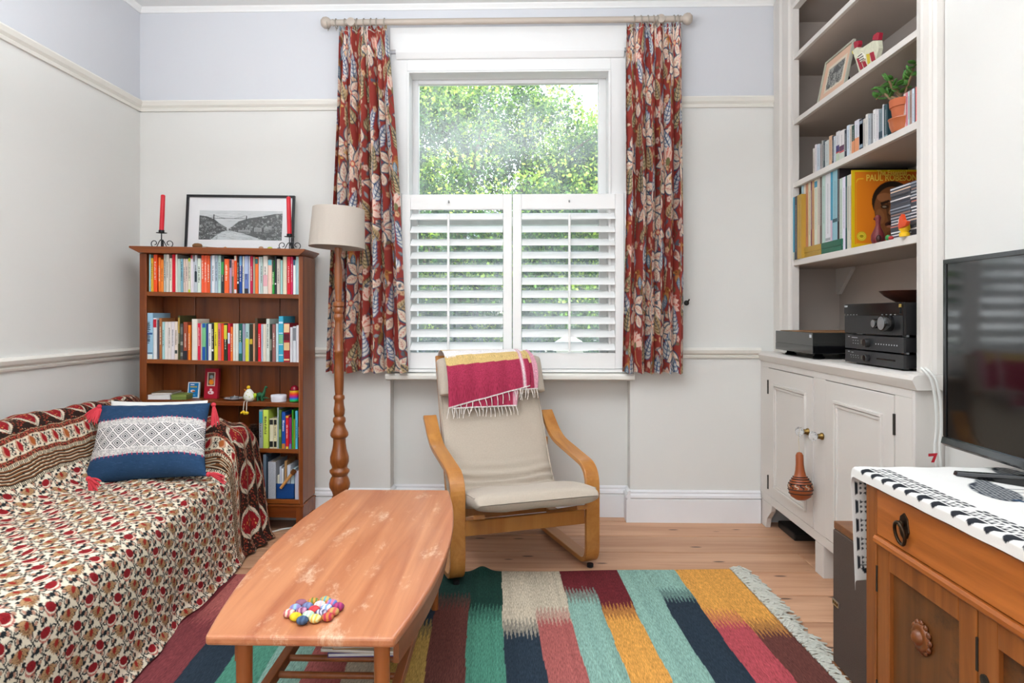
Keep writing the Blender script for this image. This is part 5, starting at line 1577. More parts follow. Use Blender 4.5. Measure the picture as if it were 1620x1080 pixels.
for i, (x, y, k, c) in enumerate(cells):
    if not k:
        aa = .35 * (1 if (i // 4) % 2 else -1) + .3 + fr_rand.uniform(-.15, .15)
        wrapdraw(lambda X, Y: flower(X, Y, aa, RED if c < 2 else TAN, 'b86a5c' if c < 2 else 'b48c64'), x, y)
# border repeats (height = across the band)
pais = Print(200, 120, '2a1c16')
for i in range(120):
    x_, y_ = random.uniform(0, 200), random.uniform(0, 120)
    pais.ell(x_, y_, 3.5, 2.6, random.choice(['a84a30', '9c5a34', 'c89878', 'a02c28']), random.uniform(0, 3))
pais.rect(0, 200, 0, 8, 'b89878'); pais.rect(0, 200, 10, 14, '8c2020')
for ox in (0, 200):
    pais.poly([(ox - 78, 16), (ox + 78, 16), (ox + 52, 78), (ox, 116), (ox - 52, 78)], 'd4c6b0')
    for k in range(13):
        for s in (-1, 1): pais.ell(ox + s * (72 - k * 5.6), 22 + k * 7, 3.2, 3.2, '2a2a2a')
    pais.poly([(ox - 56, 16), (ox + 56, 16), (ox + 36, 68), (ox, 98), (ox - 36, 68)], '8a1820')
    for k in range(14): pais.ell(ox + random.uniform(-30, 30), random.uniform(22, 74), 5, 3, random.choice(['c8883c', 'b03030', '5c1018', 'd8a060']))
flor = Print(240, 66, 'e2d4bc')
for ox in (-240, 0, 240):
    for i, (dx, c) in enumerate(((0, '9c1c22'), (80, 'a85c2c'), (160, '9c1c22'))):
        x_ = ox + dx
        flor.line(x_ + 22, 33, x_ + 58, 33, 3.4, INK); flor.ell(x_ + 40, 33, 5, 5, INK)
        for s in (-1, 1):
            flor.line(x_ + 40, 33, x_ + 44, 33 + s * 13, 3, INK)
            flor.curl(x_ + 40, 33 + s * 16, 11, s * 1.2, s * -3.0, 4, INK)
            flor.leaf(x_ + 30, 33 + s * 10, 15, 11, s * 1.3 + .2, 'b89080'); flor.leaf(x_ + 28, 33 + s * 24, 16, 9, -.3 * s, INK)
        flor.leaf(x_ - 12, 58, 62, 38, -PI / 2 + .35, 'c89478', '4a2a20', None, 1.5); flor.leaf(x_ - 14, 55, 54, 27, -PI / 2 + .32, c)
        flor.ell(x_ - 18, 8, 7, 5, INK, .6); flor.ell(x_ + 8, 60, 7, 5, INK, .6)
narrow = Print(120, 22, '4a2018')
for i in range(60): narrow.ell(random.uniform(0, 120), random.uniform(2, 20), 3.4, 2.6, random.choice(['b04a38', 'a83028', 'b08060', '2a1814']))
narrow.rect(0, 120, 0, 2, 'c0a888'); narrow.rect(0, 120, 20, 22, 'c0a888')
PXM = 1000.0
def throw_color(a, b):
    """a: metres from the crest of the back, b: metres from the crest of the far arm."""
    d = np.minimum(a, b); al = np.where(a <= b, b, a)
    C = tile.sample(a * T / .192, b * T / .192, wrap=True)
    def band(lo, hi, pr, per):
        m = (d >= lo) & (d < hi)
        yy = (d - lo) / (hi - lo) * pr.h
        c = pr.sample(al / per * pr.w, np.clip(yy, .5, pr.h - .5), wrap=True)
        C[m] = c[m]
    m0 = d < -.005
    C[m0] = pais.sample(al / .150 * pais.w, np.clip((-d * 1200) % 116 + 2, .5, 119), wrap=True)[m0]
    band(-.005, .100, pais, .150)
    band(.100, .122, narrow, .05)
    band(.122, .178, flor, .200)
    band(.178, .198, narrow, .05)
    def flat(lo, hi, fn):
        m = (d >= lo) & (d < hi); C[m] = fn(d[m], al[m])
    def dash(dd, aa): return np.where(((aa / .0085) % 1 < .45)[:, None], hexa('1c1c1c'), hexa('d4c6ac'))
    def stripes(dd, aa):
        q = ((dd - .208) / .0128) % 1; k = np.floor((dd - .208) / .0128)
        base = np.where((q < .62)[:, None], hexa('7c4a28'), hexa('2a2018'))
        return np.where((q < .24)[:, None], hexa('d4c4a8'), base)
    flat(.198, .210, dash); flat(.210, .272, stripes); flat(.272, .284, dash)
    return C
prof = [(-2.055, .58), (-2.045, .665), (-1.99, .692), (-1.93, .690), (-1.885, .655), (-1.83, .52), (-1.765, .425), (-1.70, .405), (-1.45, .408), (-1.245, .398), (-1.205, .375), (-1.195, .30), (-1.192, .12), (-1.185, .03), (-1.165, .006)]
NS, NT = 620, 820
ps, sl = resample(fillet(prof, .03, 6), NS)
lift = [(SY0 - .02, -.2), (SY0, .10), (SY0 + .05, .18), (SY0 + .2, .19), (SY0 + .27, .06), (SY0 + .30, .0), (2.84, .0), (2.885, .012), (2.925, .085), (2.965, .165), (3.02, .205), (3.10, .222), (3.20, .212), (3.27, .165), (3.305, .05), (3.318, -.15)]
pt_, tl = resample(fillet(lift, .03, 6), NT)
Xp = ps[:, 0][:, None]; Zp = ps[:, 1][:, None]
Yt = pt_[:, 0][None, :] + 0 * Xp; Lf = pt_[:, 1][None, :]
i_back = np.argmin(np.abs(ps[:, 0] + 1.72)); i_edge = np.argmin(np.abs(ps[:, 0] + 1.225))
wgt = np.ones(NS)
idx = np.arange(NS)
front = idx > i_edge
wgt[front] = np.clip(Zp[front, 0] / Zp[i_edge, 0], 0, 1)
wgt = wgt[:, None]
taper = np.interp(ps[:, 0], [-1.9, -1.7, -1.35, -1.2], [1.0, 1.0, .92, .72])[:, None]
seatz = np.where(idx[:, None] < i_back, .405, Zp)
Zarm = seatz + Lf * wgt * taper
k = 22.0
Z = np.where(idx[:, None] < i_back, np.log(np.exp(k * Zp) + np.exp(k * np.minimum(Zarm, .9)) + 1e-9) / k - np.log(2) / k * np.exp(-((Zp - Zarm) * 8) ** 2), Zarm)
Z = np.where(idx[:, None] < i_back, np.maximum(Z, Zp), Z)
X = skew(Xp + 0 * Yt, Yt)
ff = np.clip((idx - i_edge) / (NS - i_edge), 0, 1)[:, None]         # down the front
fold = .008 * np.sin(7 * Yt + 1.2 * np.sin(3 * Yt)) + .003 * np.sin(19 * Yt + 4 * ff) + .0015 * np.sin(41 * Yt + 2)
X = X + ff ** 1.2 * fold * 1.5 + .05 * ff * np.clip((Yt - 3.0) / .3, 0, 1) + .012 * ff * np.sin(60 * Yt) * np.clip((Yt - 2.95) / .2, 0, 1)
ll = np.maximum(0, 1 - np.abs(idx[:, None] - (NS - 8)) / 60.0)
Z = np.maximum(Z + ll * .004 * (1 + np.sin(17 * Yt + 3 * np.sin(5 * Yt))), .005)
wr = .0035 * np.sin(17 * Yt + 9 * Xp) + .003 * np.sin(31 * Xp - 11 * Yt + 2 * np.sin(4 * Yt)) + .002 * np.sin(57 * Yt + 23 * Xp)
Z = Z + np.where(ff > 0, 0, 1) * wr
Z = Z + np.where((Yt > 2.9) & (idx[:, None] > i_back) & (ff <= 0), .008 * np.sin(40 * Xp + 20 * Yt), 0)
i_cr = np.argmin(np.abs(ps[:, 0] + 1.97)); j_cr = np.argmin(np.abs(pt_[:, 0] - 3.08))
A = (sl - sl[i_cr])[:, None] + 0 * Yt
B = (tl[j_cr] - tl)[None, :] + 0 * Yt
A2 = A + .006 * np.sin(6 * B) + .004 * np.sin(13 * B + 1); B2 = B + .012 * np.sin(5 * A + 1)
M_throw = printed('block_print_cotton', .92, 900, .2, vary=.08)
th = thing('throw', 'cream, red and black block-printed floral throw draped over the whole sofa', 'throw', (-1.2, 2.2, 0))
grid_obj('cloth', np.stack([X, Yt, Z], -1), M_throw, th, throw_color(A2, B2))

# ------------------------------------------------------------------ cushions
def pillow(name, lab, TL, TR, BL, BR, T_, colfn, m, N=90, pinch=.05, group=None, backm=None):
    c = (TL + TR + BL + BR) / 4
    t = thing(name, lab, 'cushion', (c.x, c.y, min(BL.z, BR.z)), group=group)
    uu, vv = np.meshgrid(np.linspace(0, 1, N), np.linspace(0, 1, N))
    a, b = uu * 2 - 1, vv * 2 - 1
    # concave edges of a stuffed square
    u2 = .5 + (uu - .5) * (1 - pinch * (1 - b ** 2) * np.abs(a))
    v2 = .5 + (vv - .5) * (1 - pinch * (1 - a ** 2) * np.abs(b))
    def bil(u, v):
        u = u[..., None]; v = v[..., None]
        return (np.array(TL) * (1 - u) + np.array(TR) * u) * (1 - v) + (np.array(BL) * (1 - u) + np.array(BR) * u) * v
    Pm = bil(u2, v2)
    n = (TR - TL).cross(BL - TL).normalized()
    if n.y > 0: n = -n
    th_ = T_ * (np.clip(1 - np.abs(a) ** 2.6, 0, 1) * np.clip(1 - np.abs(b) ** 2.6, 0, 1)) ** .5
    wr = .006 * np.sin(9 * a + 5 * b) * (1 - b ** 2) + .005 * np.sin(16 * b + 3 * a) * (np.abs(a)) ** 2 + .004 * np.sin(22 * (a + .5 * b)) * np.abs(b) ** 3
    f = (th_ + wr * (th_ / T_))[..., None] * np.array(n)
    g = -(th_ * .9)[..., None] * np.array(n)
    grid_obj('front_panel', Pm + f, m, t, colfn(uu, vv) if colfn else None)
    k3 = np.r_[0:N - 1:4, N - 1]; B3 = (Pm + g)[np.ix_(k3, k3)][:, ::-1]
    grid_obj('back_panel', B3, backm or m, t, colfn(uu[:len(k3), :len(k3)] * 0, uu[:len(k3), :len(k3)] * 0) if colfn else None)
    return t
M_pil = mat('white_pillowcase', 'e8e6e2', .9, vary=.03, bump=.2, bscale=25)
pillow('pillow', 'white pillow showing as a strip behind the blue tasselled cushion', onY(176, 634, 3.02), onY(329, 633, 3.02), onY(160, 735, 2.93), onY(322, 733, 2.93), .045, None, M_pil, 40)
CP = Print(440, 330, '284464')
r_ = random.Random(9)
for i in range(1500): 
    x_, y_ = r_.uniform(0, 440), r_.uniform(0, 330); CP.line(x_, y_, x_ + r_.uniform(-16, 16), y_ + r_.uniform(-3, 3), 1.2, r_.choice(['243e5e', '2e4c70', '203a58', '365478']))
y0c, y1c = 92, 246
CP.rect(0, 440, y0c, y1c, 'd4d0cc'); CP.rect(0, 440, y0c + 28, y1c - 26, 'e2dedc')
for i in range(2300):
    x_ = r_.uniform(0, 440); y_ = r_.choice([r_.uniform(y0c + 2, y0c + 26), r_.uniform(y1c - 24, y1c - 2)]); CP.line(x_, y_, x_ + 2, y_ + r_.uniform(-4, 4), 1.2, r_.choice(['8c8c90', 'a4a09c', '707478', 'e8e4e0']))
ymid = (y0c + 28 + y1c - 26) / 2
for j in (-2, -1, 0, 1, 2):
    for i in range(-1, 10):
        cx = i * 52 + (26 if j % 2 else 0); cy = ymid + j * 27
        for rr, wd in ((19.5, 2.9), (11, 2.7), (3.2, 3.0)):
            k2 = 1.0
            pts = [(cx, cy - rr * k2), (cx + rr * 1.05, cy), (cx, cy + rr * k2), (cx - rr * 1.05, cy), (cx, cy - rr * k2)]
            for p_, q_ in zip(pts[:-1], pts[1:]):
                for s in range(9):
                    t0, t1 = s / 9, (s + .85) / 9
                    xa_, ya_ = p_[0] + (q_[0] - p_[0]) * t0, p_[1] + (q_[1] - p_[1]) * t0
                    xb_, yb_ = p_[0] + (q_[0] - p_[0]) * t1, p_[1] + (q_[1] - p_[1]) * t1
                    if y0c + 29 < ya_ < y1c - 27 and y0c + 29 < yb_ < y1c - 27: CP.line(xa_, ya_, xb_, yb_, wd, '1a2028')
for i in range(24):
    CP.line(8 + i * 18.6, y0c - 6, 8 + i * 18.6, y0c + 4, 2.6, 'c83858'); CP.line(8 + i * 18.6, y1c - 4, 8 + i * 18.6, y1c + 6, 2.6, 'c83858')
def ccol(u, v): return CP.sample(u * 440, (v + .03 * np.sin(3 * u) * 0) * 330)
M_cush = printed('cushion_cloth', .92, 800, .3, vary=.12)
cTL, cTR, cBL, cBR = onY(160, 641, 2.93), onY(333, 637, 2.93), onY(130, 768, 2.72), onY(327, 753, 2.74)
cush = pillow('cushion', 'blue and white woven cushion with diamond band and coral red tassels', cTL, cTR, cBL, cBR, .075, ccol, M_cush, 230, .07)
M_tas = mat('coral_thread', 'd4404c', .85, vary=.15, vscale=200)
def tassel(p, dirs, spread, L, n=13):
    mb = MB(); rr = random.Random(int(p.x * 1e4))
    mb.ball(p, .010, 10, 8)
    h = mb.build('tassel', M_tas, cush, smooth=True)
    mb = MB(); d0 = Vector(dirs).normalized(); s = d0.cross(Vector((0, 1, .2))).normalized()
    for i in range(n):
        q = (i / (n - 1) - .5) * 2
        d = (d0 + s * q * spread + Vector((0, -.25 * rr.random(), 0))).normalized()
        g = Vector((0, 0, -1))
        ll_ = L * rr.uniform(.8, 1.05)
        pts = [p + d * ll_ * k / 4 + g * (.25 * ll_ * (k / 4) ** 2) for k in range(5)]
        mb.tube(pts, [.003, .0042, .0045, .0042, .002], 5)
    mb.build('strands', M_tas, h, kind='stuff', smooth=True)
tassel(onY(157, 643, 2.90), (-.15, -.3, -.7), 1.25, .066, 15)
tassel(onY(338, 640, 2.90), (.25, -.2, -1), .22, .075)
tassel(onY(140, 757, 2.63), (.45, -.25, -.25), .85, .085)
tassel(onY(330, 750, 2.70), (1, -.3, .12), .26, .085)

# ================================================================== RUG
RO = np.array([.856, 2.931]); e1 = np.array([-.9984, -.056]); e2 = np.array([.056, -.9984])
rug = thing('rug', 'flat-woven rug with broad mustard, aqua, maroon and navy stripes and a pale fringe', 'rug', (-.1, 2.2, 0))
RW, RL = 2.42, 2.0
NU, NV = 860, 230
tt = np.linspace(0, 1, NV)[:, None] ** 1.0 * RL; ss = np.linspace(0, RW, NU)[None, :]
cw = .122
colid = np.minimum((ss / cw).astype(int), 19)
MU, RO_, CR, MA, AQ, NA, CM, DG, GR, BR_, YE, GY = 'd4984a', 'a25a56', 'ac4a52', '662228', '84a89c', '26323e', 'bcb09c', '1a3a32', '4c8672', '623832', 'ae8e4c', '5c4c44'
COLS = [(MU, BR_, .55), (MU, CR, .48), (AQ, NA, .27), (AQ, AQ, .5), (MA, MU, .41), (MA, AQ, .265), (CM, RO_, .44), (CM, NA, .53), (DG, GR, .41), ('1c3a34', BR_, .30), (NA, YE, .53), (NA, CM, .35), (GR, RO_, .35), (GR, AQ, .5), (NA, GR, .45), ('3a4858', NA, .3), (RO_, '7a3a3e', .4), (MA, '7c3c40', .4), (MA, '743438', .5), (MA, BR_, .5)]
wob = .0025 * np.sin(9 * tt) + .0015 * np.sin(23 * tt + 1)
sw = ss + wob
colid = np.clip((sw / cw).astype(int), 0, 19)
loc = (sw / cw) % 1
tri = np.abs(((loc * 9) % 1) * 2 - 1)
jag = rng.random(200)[(np.floor(sw / cw * 9)).astype(int) % 200]
A_ = np.array([hexc(c[0]) for c in COLS])[colid]; B_ = np.array([hexc(c[1]) for c in COLS])[colid]
t0 = np.array([c[2] for c in COLS])[colid]
du = .035 + .025 * jag
up = t0 - .05 + du * (tri - .5) * 1.6; lo = t0 + .04 + du * (tri - .5) * 1.6
# the blend band is woven from both yarns
pick = (np.abs(((loc * 36) % 1) * 2 - 1) > .5)[..., None]
mid = A_ * .5 + B_ * .5
mid = np.where(pick, mid * .9 + A_ * .1, mid * .9 + B_ * .1)
C = np.where((tt < up)[..., None], A_, np.where((tt > lo)[..., None], B_, mid))
fib = 1 + .10 * (rng.random((1, NU, 1)) - .5) + .14 * (rng.random((NV, NU, 1)) - .5)
abr = np.interp(np.arange(NU), np.arange(0, NU, 6), rng.random(len(range(0, NU, 6))))[None, :, None]
C = C * fib * (.92 + .16 * abr)
XY = RO + ss[..., None] * e1 + tt[..., None] * e2
zz = .0045 + .0012 * np.sin(13 * ss + 3 * tt) * np.cos(7 * tt) + .022 * np.exp(-((ss - 1.055) / .035) ** 2) * np.exp(-(tt / .05) ** 2)
zz = np.where((tt < .006) | (ss < .004) | (ss > RW - .004), .0005 + np.where(np.abs(ss - 1.055) < .08, .5 * (zz - .0045), 0), zz)
XY = XY + .004 * np.sin(11 * ss[..., None]) * np.exp(-(tt[..., None] / .1)) * e2
M_rug = printed('woven_wool', .95, 600, .35, streak=(420, 45, 200), vary=.36)
grid_obj('weave', np.concatenate([XY, zz[..., None]], -1), M_rug, rug, C)
mb = MB(); rr = random.Random(4)
n = 230
for i in range(n):
    t_ = i / n * 1.55
    p = RO + e2 * t_ + e1 * .002
    L = rr.uniform(.045, .085); sweep = .5 * math.sin(t_ * 9) * .5 + rr.uniform(-.35, .35) + .25
    d = -e1 + e2 * sweep
    pts = []
    for k in range(5):
        q = k / 4
        w_ = p + d * L * q + e2 * .012 * math.sin(q * 5 + i * 1.7)
        pts.append((w_[0], w_[1], .004 + .006 * math.sin(q * 3.1) * rr.uniform(.6, 1.4) + .0015 * (i % 3)))
    mb.tube(pts, [.0034, .004, .0045, .0045, .003], 5)
mb.build('fringe', mat('fringe_wool', 'c4c4ba', .95, vary=.2, vscale=120), rug, kind='stuff', smooth=True)

# ================================================================== COFFEE TABLE
TZ = .42
ct = thing('coffee_table', 'long worn teak coffee table with bowed sides standing on the striped rug', 'coffee table', (-.485, 1.98, 0))
M_teak = wood('teak_top', 'a86240', 'cc8a60', 'Y', .9, .30, wear='ecceb0', wear_lo=.555)
M_teakd = wood('teak_dark', '8c4a20', 'b06a34', 'Z', .9, .4)
M_teaky = wood('teak_side', '7a4420', '9c5c30', 'Y', .9, .4)
yn, yfar = 1.392, 2.580
out_r = []; out_l = []
for i in range(25):
    q = i / 24
    yy = yn + (yfar - yn) * q
    xc = -.472 - .030 * q
    hw = .1965 + .060 * (1 - (2 * q - 1) ** 2)
    out_r.append((xc + hw, yy)); out_l.append((xc - hw, yy))
outline = out_r + out_l[::-1]
def scaled(k, dz):
    cx, cy = -.487, 1.986
    out_ = []
    for x, y in outline:
        d = Vector((x - cx, y - cy)); L = d.length
        out_.append((cx + d.x * (1 - k / abs(d.x) if abs(d.x) > .1 else 1), cy + d.y * (1 - k / max(abs(d.y), .3))))
    return out_
mb = MB()
mb.prism(outline, 'Z', TZ - .022, TZ)
top = mb.build('table_top', M_teak, ct, bevel=.007, seg=3)
for x, y, s in ((-.615, 1.46, 1), (-.315, 1.455, 1), (-.655, 2.50, 1), (-.345, 2.49, 1)):
    mb = MB(); mb.lathe([(0, .0045), (.0125, .0045), (.0155, .12), (.0175, TZ - .024), (0, TZ - .024)], (x, y, 0), 20)
    mb.build('leg', M_teakd, ct, smooth=True)
for sx, a in ((1, .180), (-1, .150)):
    mb = MB()
    pts = []
    for i in range(21):
        q = .06 + .88 * i / 20
        yy = yn + (yfar - yn) * q
        hw = a + .060 * (1 - (2 * q - 1) ** 2)
        pts.append((-.472 - .03 * q + sx * hw, yy))
    vs = []
    for x, y in pts: vs += [(x, y, TZ - .088), (x, y, TZ - .0225), (x - sx * .012, y, TZ - .0225), (x - sx * .012, y, TZ - .088)]
    fs = []
    for i in range(20):
        for j in range(4): fs.append((i * 4 + j, i * 4 + (j + 1) % 4, i * 4 + 4 + (j + 1) % 4, i * 4 + 4 + j))
    fs += [(0, 1, 2, 3), (83, 82, 81, 80)]
    mb.add(vs, fs); mb.build('apron', M_teaky, ct)
for xa, xb in ((-.640, -.668), (-.318, -.350)):
    mb = MB(); mb.add([(xa - .012, 1.46, .155), (xa + .012, 1.46, .155), (xb + .012, 2.50, .155), (xb - .012, 2.50, .155), (xa - .012, 1.46, .182), (xa + .012, 1.46, .182), (xb + .012, 2.50, .182), (xb - .012, 2.50, .182)], [(0, 3, 2, 1), (4, 5, 6, 7), (0, 1, 5, 4), (1, 2, 6, 5), (2, 3, 7, 6), (3, 0, 4, 7)])
    mb.build('rack_rail', M_teaky, ct, bevel=.002)
for i in range(11):
    y = 1.55 + i * .085
    q = (y - 1.46) / 1.04
    mb = MB(); mb.tube([(-.640 - .028 * q, y, .168), (-.318 - .032 * q, y, .168)], .0085, 10); mb.build('rack_bar', M_teaky, ct, smooth=True)
MAGS = [('5a4a86', 'purple magazine at the bottom of the pile on the table rack', .20, .27, .012, .06), ('d8d0c0', 'white magazine on the pile under the coffee table', .21, .28, .008, -.05), ('b08a50', 'tan envelope on the pile under the coffee table', .19, .26, .006, .12), ('c8c4bc', 'pale grey magazine topmost of the pile on the table rack', .21, .28, .009, .02)]
z = .1772
for c, lab, w, d, h, rot in MAGS:
    flat_book(Vector((-.44, 1.93, z)), w, d, h, c, lab, rot, 'magazines under the coffee table'); z += h + .0004
# felt ball trivet
tv = thing('trivet', 'round trivet of colourful felt pebbles on the near end of the coffee table', 'trivet', onZ(497, 966, TZ))
q0 = onZ(497, 965, TZ + .008)
FELT = [('8c5a70', '8c5a70'), ('5c7a3c', 'd89040'), ('58a0a0', 'e0a040'), ('90b8d0', '8c78b0'), ('7c8ab0', '606890'), ('e8dcc0', 'd8b0c0'), ('6080c0', 'd87080'), ('c05060', 'e8d8c0'), ('70385c', 'c890b0'), ('d84848', 'b83848'), ('7098d8', 'e8e0f0'), ('b03870', '803060'), ('e4d030', 'c8b020'), ('a8d0b0', 'e0e8d0'), ('504868', 'd0c8d8'), ('d05858', 'c0a060'), ('4c6484', '384c68'), ('e8b040', 'd8e0a0'), ('b02848', 'c88040'), ('308878', '203038')]
rows = [3, 4, 5, 4, 3]
i = 0
sp = .0262
for rI, cnt in enumerate(rows):
    for cI in range(cnt):
        ax = (cI - (cnt - 1) / 2) * sp; ay = (2 - rI) * sp * .866
        a = .35
        x = q0.x + ax * math.cos(a) - ay * math.sin(a); y = q0.y + ax * math.sin(a) + ay * math.cos(a)
        c1, c2 = FELT[i % len(FELT)]
        mb = MB(); mb.ball((x, y, TZ + .0088), (.0134, .0128, .0086), 14, 10, Matrix.Rotation(i * 1.3, 4, 'Z'))
        mm = mat('felt_%d' % i, c1, .9, bump=.2)
        nt_, p_ = nodes_of(mm)
        v_ = nt_.nodes.new('ShaderNodeTexWave'); v_.inputs['Scale'].default_value = 22 + 7 * (i % 3); v_.inputs['Distortion'].default_value = 4 + i % 5
        tc_ = nt_.nodes.new('ShaderNodeTexCoord'); nt_.links.new(tc_.outputs['Object'], v_.inputs['Vector'])
        mx_ = nt_.nodes.new('ShaderNodeMix'); mx_.data_type = 'RGBA'; mx_.inputs[6].default_value = hexc(c1) + (1,); mx_.inputs[7].default_value = hexc(c2) + (1,)
        nt_.links.new(v_.outputs['Fac'], mx_.inputs[0]); nt_.links.new(mx_.outputs[2], p_.inputs['Base Color'])
        b_ = mb.build('felt_pebble', mm, tv, smooth=True); i += 1

# ================================================================== ARMCHAIR
ch = thing('armchair', 'bentwood armchair with beige linen cushion in front of the window shutters', 'chair', (-.008, 2.815, .004), rotz=math.radians(20.2))
M_bent = wood('bentwood', 'a8682c', 'c08440', 'Z', .7, .3, coat=.2)
M_benty = wood('bentwood_along', 'a8682c', 'c88c48', 'Y', .7, .3, coat=.2)
side = fillet([(.565, .024), (.0, .024), (.0, .428), (.405, .492), (.535, .600)], [0, .07, .085, .09, 0], 10)
for sx in (-1, 1):
    mb = MB(); mb.strap(side, sx * .295 - .031, sx * .295 + .031, .021)
    mb.build('side_frame', M_benty, ch, local=True, bevel=.003)
    for y_ in (.02, .52):
        mb = MB(); mb.lathe([(0, 0), (.014, 0), (.014, .014), (0, .014)], (sx * .295, y_, -.0005), 12); mb.build('foot_pad', mat('black_felt', '141416', .8), ch, local=True)
mb = MB(); mb.box(-.264, .264, .006, .028, .190, .250); mb.build('front_rail', M_bent, ch, local=True, bevel=.003)
mb = MB(); mb.box(-.264, .264, .535, .565, .014, .040); mb.build('rear_rail', M_bent, ch, local=True, bevel=.003)
rail = fillet([(-.06, .282), (.28, .170), (.40, .20), (.475, .42), (.635, .878)], [0, .10, .12, .2, 0], 10)
for sx in (-1, 1):
    mb = MB(); mb.strap(rail, sx * .222 - .024, sx * .222 + .024, .018); mb.build('seat_rail', M_benty, ch, local=True, bevel=.003)
for (ya, za) in ((.30, .195), (.52, .56), (.62, .86)):
    mb = MB(); mb.box(-.2, .2, ya - .009, ya + .009, za - .025, za + .025); mb.build('cross_rail', M_bent, ch, local=True, bevel=.003)
mb = MB(); mb.box(-.264, .264, .43, .452, .45, .49); mb.build('arm_rail', M_bent, ch, local=True, bevel=.003)
M_lin = mat('beige_linen', 'bdb0a0', .95, vary=.10, vscale=160, stretch=(1, 1, 1), bump=.35, bscale=420, sheen=.2)
def sweep_pad(name, path, hw, ht, parent, m, n=70, mseg=40, wrinkle=None, ex=3.2):
    P, s = resample(path, n)
    tng = np.gradient(P, axis=0); tng /= np.linalg.norm(tng, axis=1, keepdims=True)
    nrm = np.stack([-tng[:, 1], tng[:, 0]], -1)
    a = np.linspace(0, 2 * PI, mseg, endpoint=False)
    cx = np.sign(np.cos(a)) * np.abs(np.cos(a)) ** (2 / 6.0) ; cz = np.sign(np.sin(a)) * np.abs(np.sin(a)) ** (2 / ex)
    q = np.linspace(0, 1, n)
    end = np.clip(np.minimum(q, 1 - q) / .045, 0, 1)
    e = np.sqrt(np.clip(1 - (1 - end) ** 2, 0, 1))
    G = np.zeros((n, mseg, 3))
    for i in range(n):
        w = hw(q[i]) * (.94 + .06 * e[i]); h = ht(q[i]) * max(e[i], .03)
        off = cz * h
        if wrinkle is not None: off = off + wrinkle(q[i], cx, cz) * e[i]
        G[i, :, 0] = cx * w
        G[i, :, 1] = P[i, 0] + nrm[i, 0] * off
        G[i, :, 2] = P[i, 1] + nrm[i, 1] * off
    o = grid_obj(name, G, m, parent, closed_u=True, local=True)
    return o
seatpath = fillet([(-.155, .352), (.05, .335), (.315, .243), (.405, .40), (.600, .835)], [0, .15, .11, .2, 0], 12)
def wrk(q, cx, cz):
    g = math.exp(-((q - .475) / .065) ** 2)
    return np.where(cz > 0, g * (.012 * np.sin(q * 150 + 2.2 * np.cos(cx * 2.5)) + .004 * np.cos(3 * cx + q * 90)), 0) + .003 * np.sin(6 * cx + 20 * q)
sweep_pad('seat_pad', seatpath, lambda q: .262 - .014 * q, lambda q: .038, ch, M_lin, 120, 48, wrk)
roll = [(.470, .700), (.480, .735), (.502, .79), (.527, .84), (.545, .862)]
sweep_pad('head_pad', fillet(roll, .03, 4), lambda q: .262, lambda q: .044, ch, M_lin, 36, 48, lambda q, cx, cz: .002 * np.sin(9 * cx + 6 * q), 2.2)
mb = MB()
for k in range(2):
    pts = []
    for i in range(60):
        q = .04 + .9 * i / 59
        Pq, _ = resample(seatpath, 200); p_ = Pq[int(q * 199)]; p2 = Pq[min(199, int(q * 199) + 1)]; d = p2 - p_; d = d / (np.linalg.norm(d) + 1e-9)
        pts.append(((-1) ** k * (.2565 - .014 * q), p_[0] - d[1] * .0225, p_[1] + d[0] * .0225))
    mb.tube(pts, .0032, 6)
mb.build('piping', M_lin, ch, local=True, smooth=True)

# blanket folded over the chair's head
ang = math.radians(20.2)
MW = Matrix.Translation((-.008, 2.815, .004)) @ Matrix.Rotation(ang, 4, 'Z')
bl = thing('blanket', 'crimson woven throw with tan and white stripes and white tassels over the chair back', 'throw', MW @ Vector((.02, .46, .66)), rotz=ang)
Binv = Matrix.Translation(-Vector((.02, .46, .66)))
over = fillet([(.705, .72), (.680, .848), (.636, .899), (.548, .902), (.478, .865), (.432, .77), (.425, .60)], [0, .05, .06, .06, .08, .08, 0], 10)
Pf, sf = resample(over, 400)
tot = sf[-1]
i_top = np.argmax(Pf[:, 1]); s_top = sf[i_top]; s_F = float(sf[np.argmin(np.abs(Pf[:, 0] - .545))])
def z_to_s(z):   # arc length on the front fall for a height
    m = sf > s_top + .05
    return float(np.interp(-z, -Pf[m, 1], sf[m]))
M_bl = printed('woven_throw', .95, 900, .3, streak=(420, 420, 30), vary=.35)
def layer(name, xa, xb, s0, endL, endR, off, colfn, N=70, Mx=120):
    x = np.linspace(xa, xb, N)[:, None]; q = np.linspace(0, 1, Mx)[None, :]
    f = (x - xa) / (xb - xa)
    send = z_to_s(endL) * (1 - f) + z_to_s(endR) * f
    s = s0 + (send - s0) * q
    Y = np.interp(s, sf, Pf[:, 0]); Zz = np.interp(s, sf, Pf[:, 1])
    rip = .003 * np.sin(38 * x + 3 * q) + .002 * np.sin(80 * x)
    Y = Y - off - np.where(s > s_top, rip * np.clip((s - s_top) / .1, 0, 1), 0)
    Zz = Zz + np.where(s < s_top + .08, off, 0)
    X = x + .0 * q + .006 * np.sin(9 * q + 1) * (f > .98)
    G = np.stack([X + 0 * s, Y, Zz], -1) - np.array([.02, .46, .66])
    grid_obj(name, G, M_bl, bl, colfn(f + 0 * s, s, send), local=True, thick=.0025)
    return G[:, -1] , f
CRI, TANB, WHB, PNK = hexa('a43450'), hexa('d2b478'), hexa('ece6e4'), hexa('d89cac')
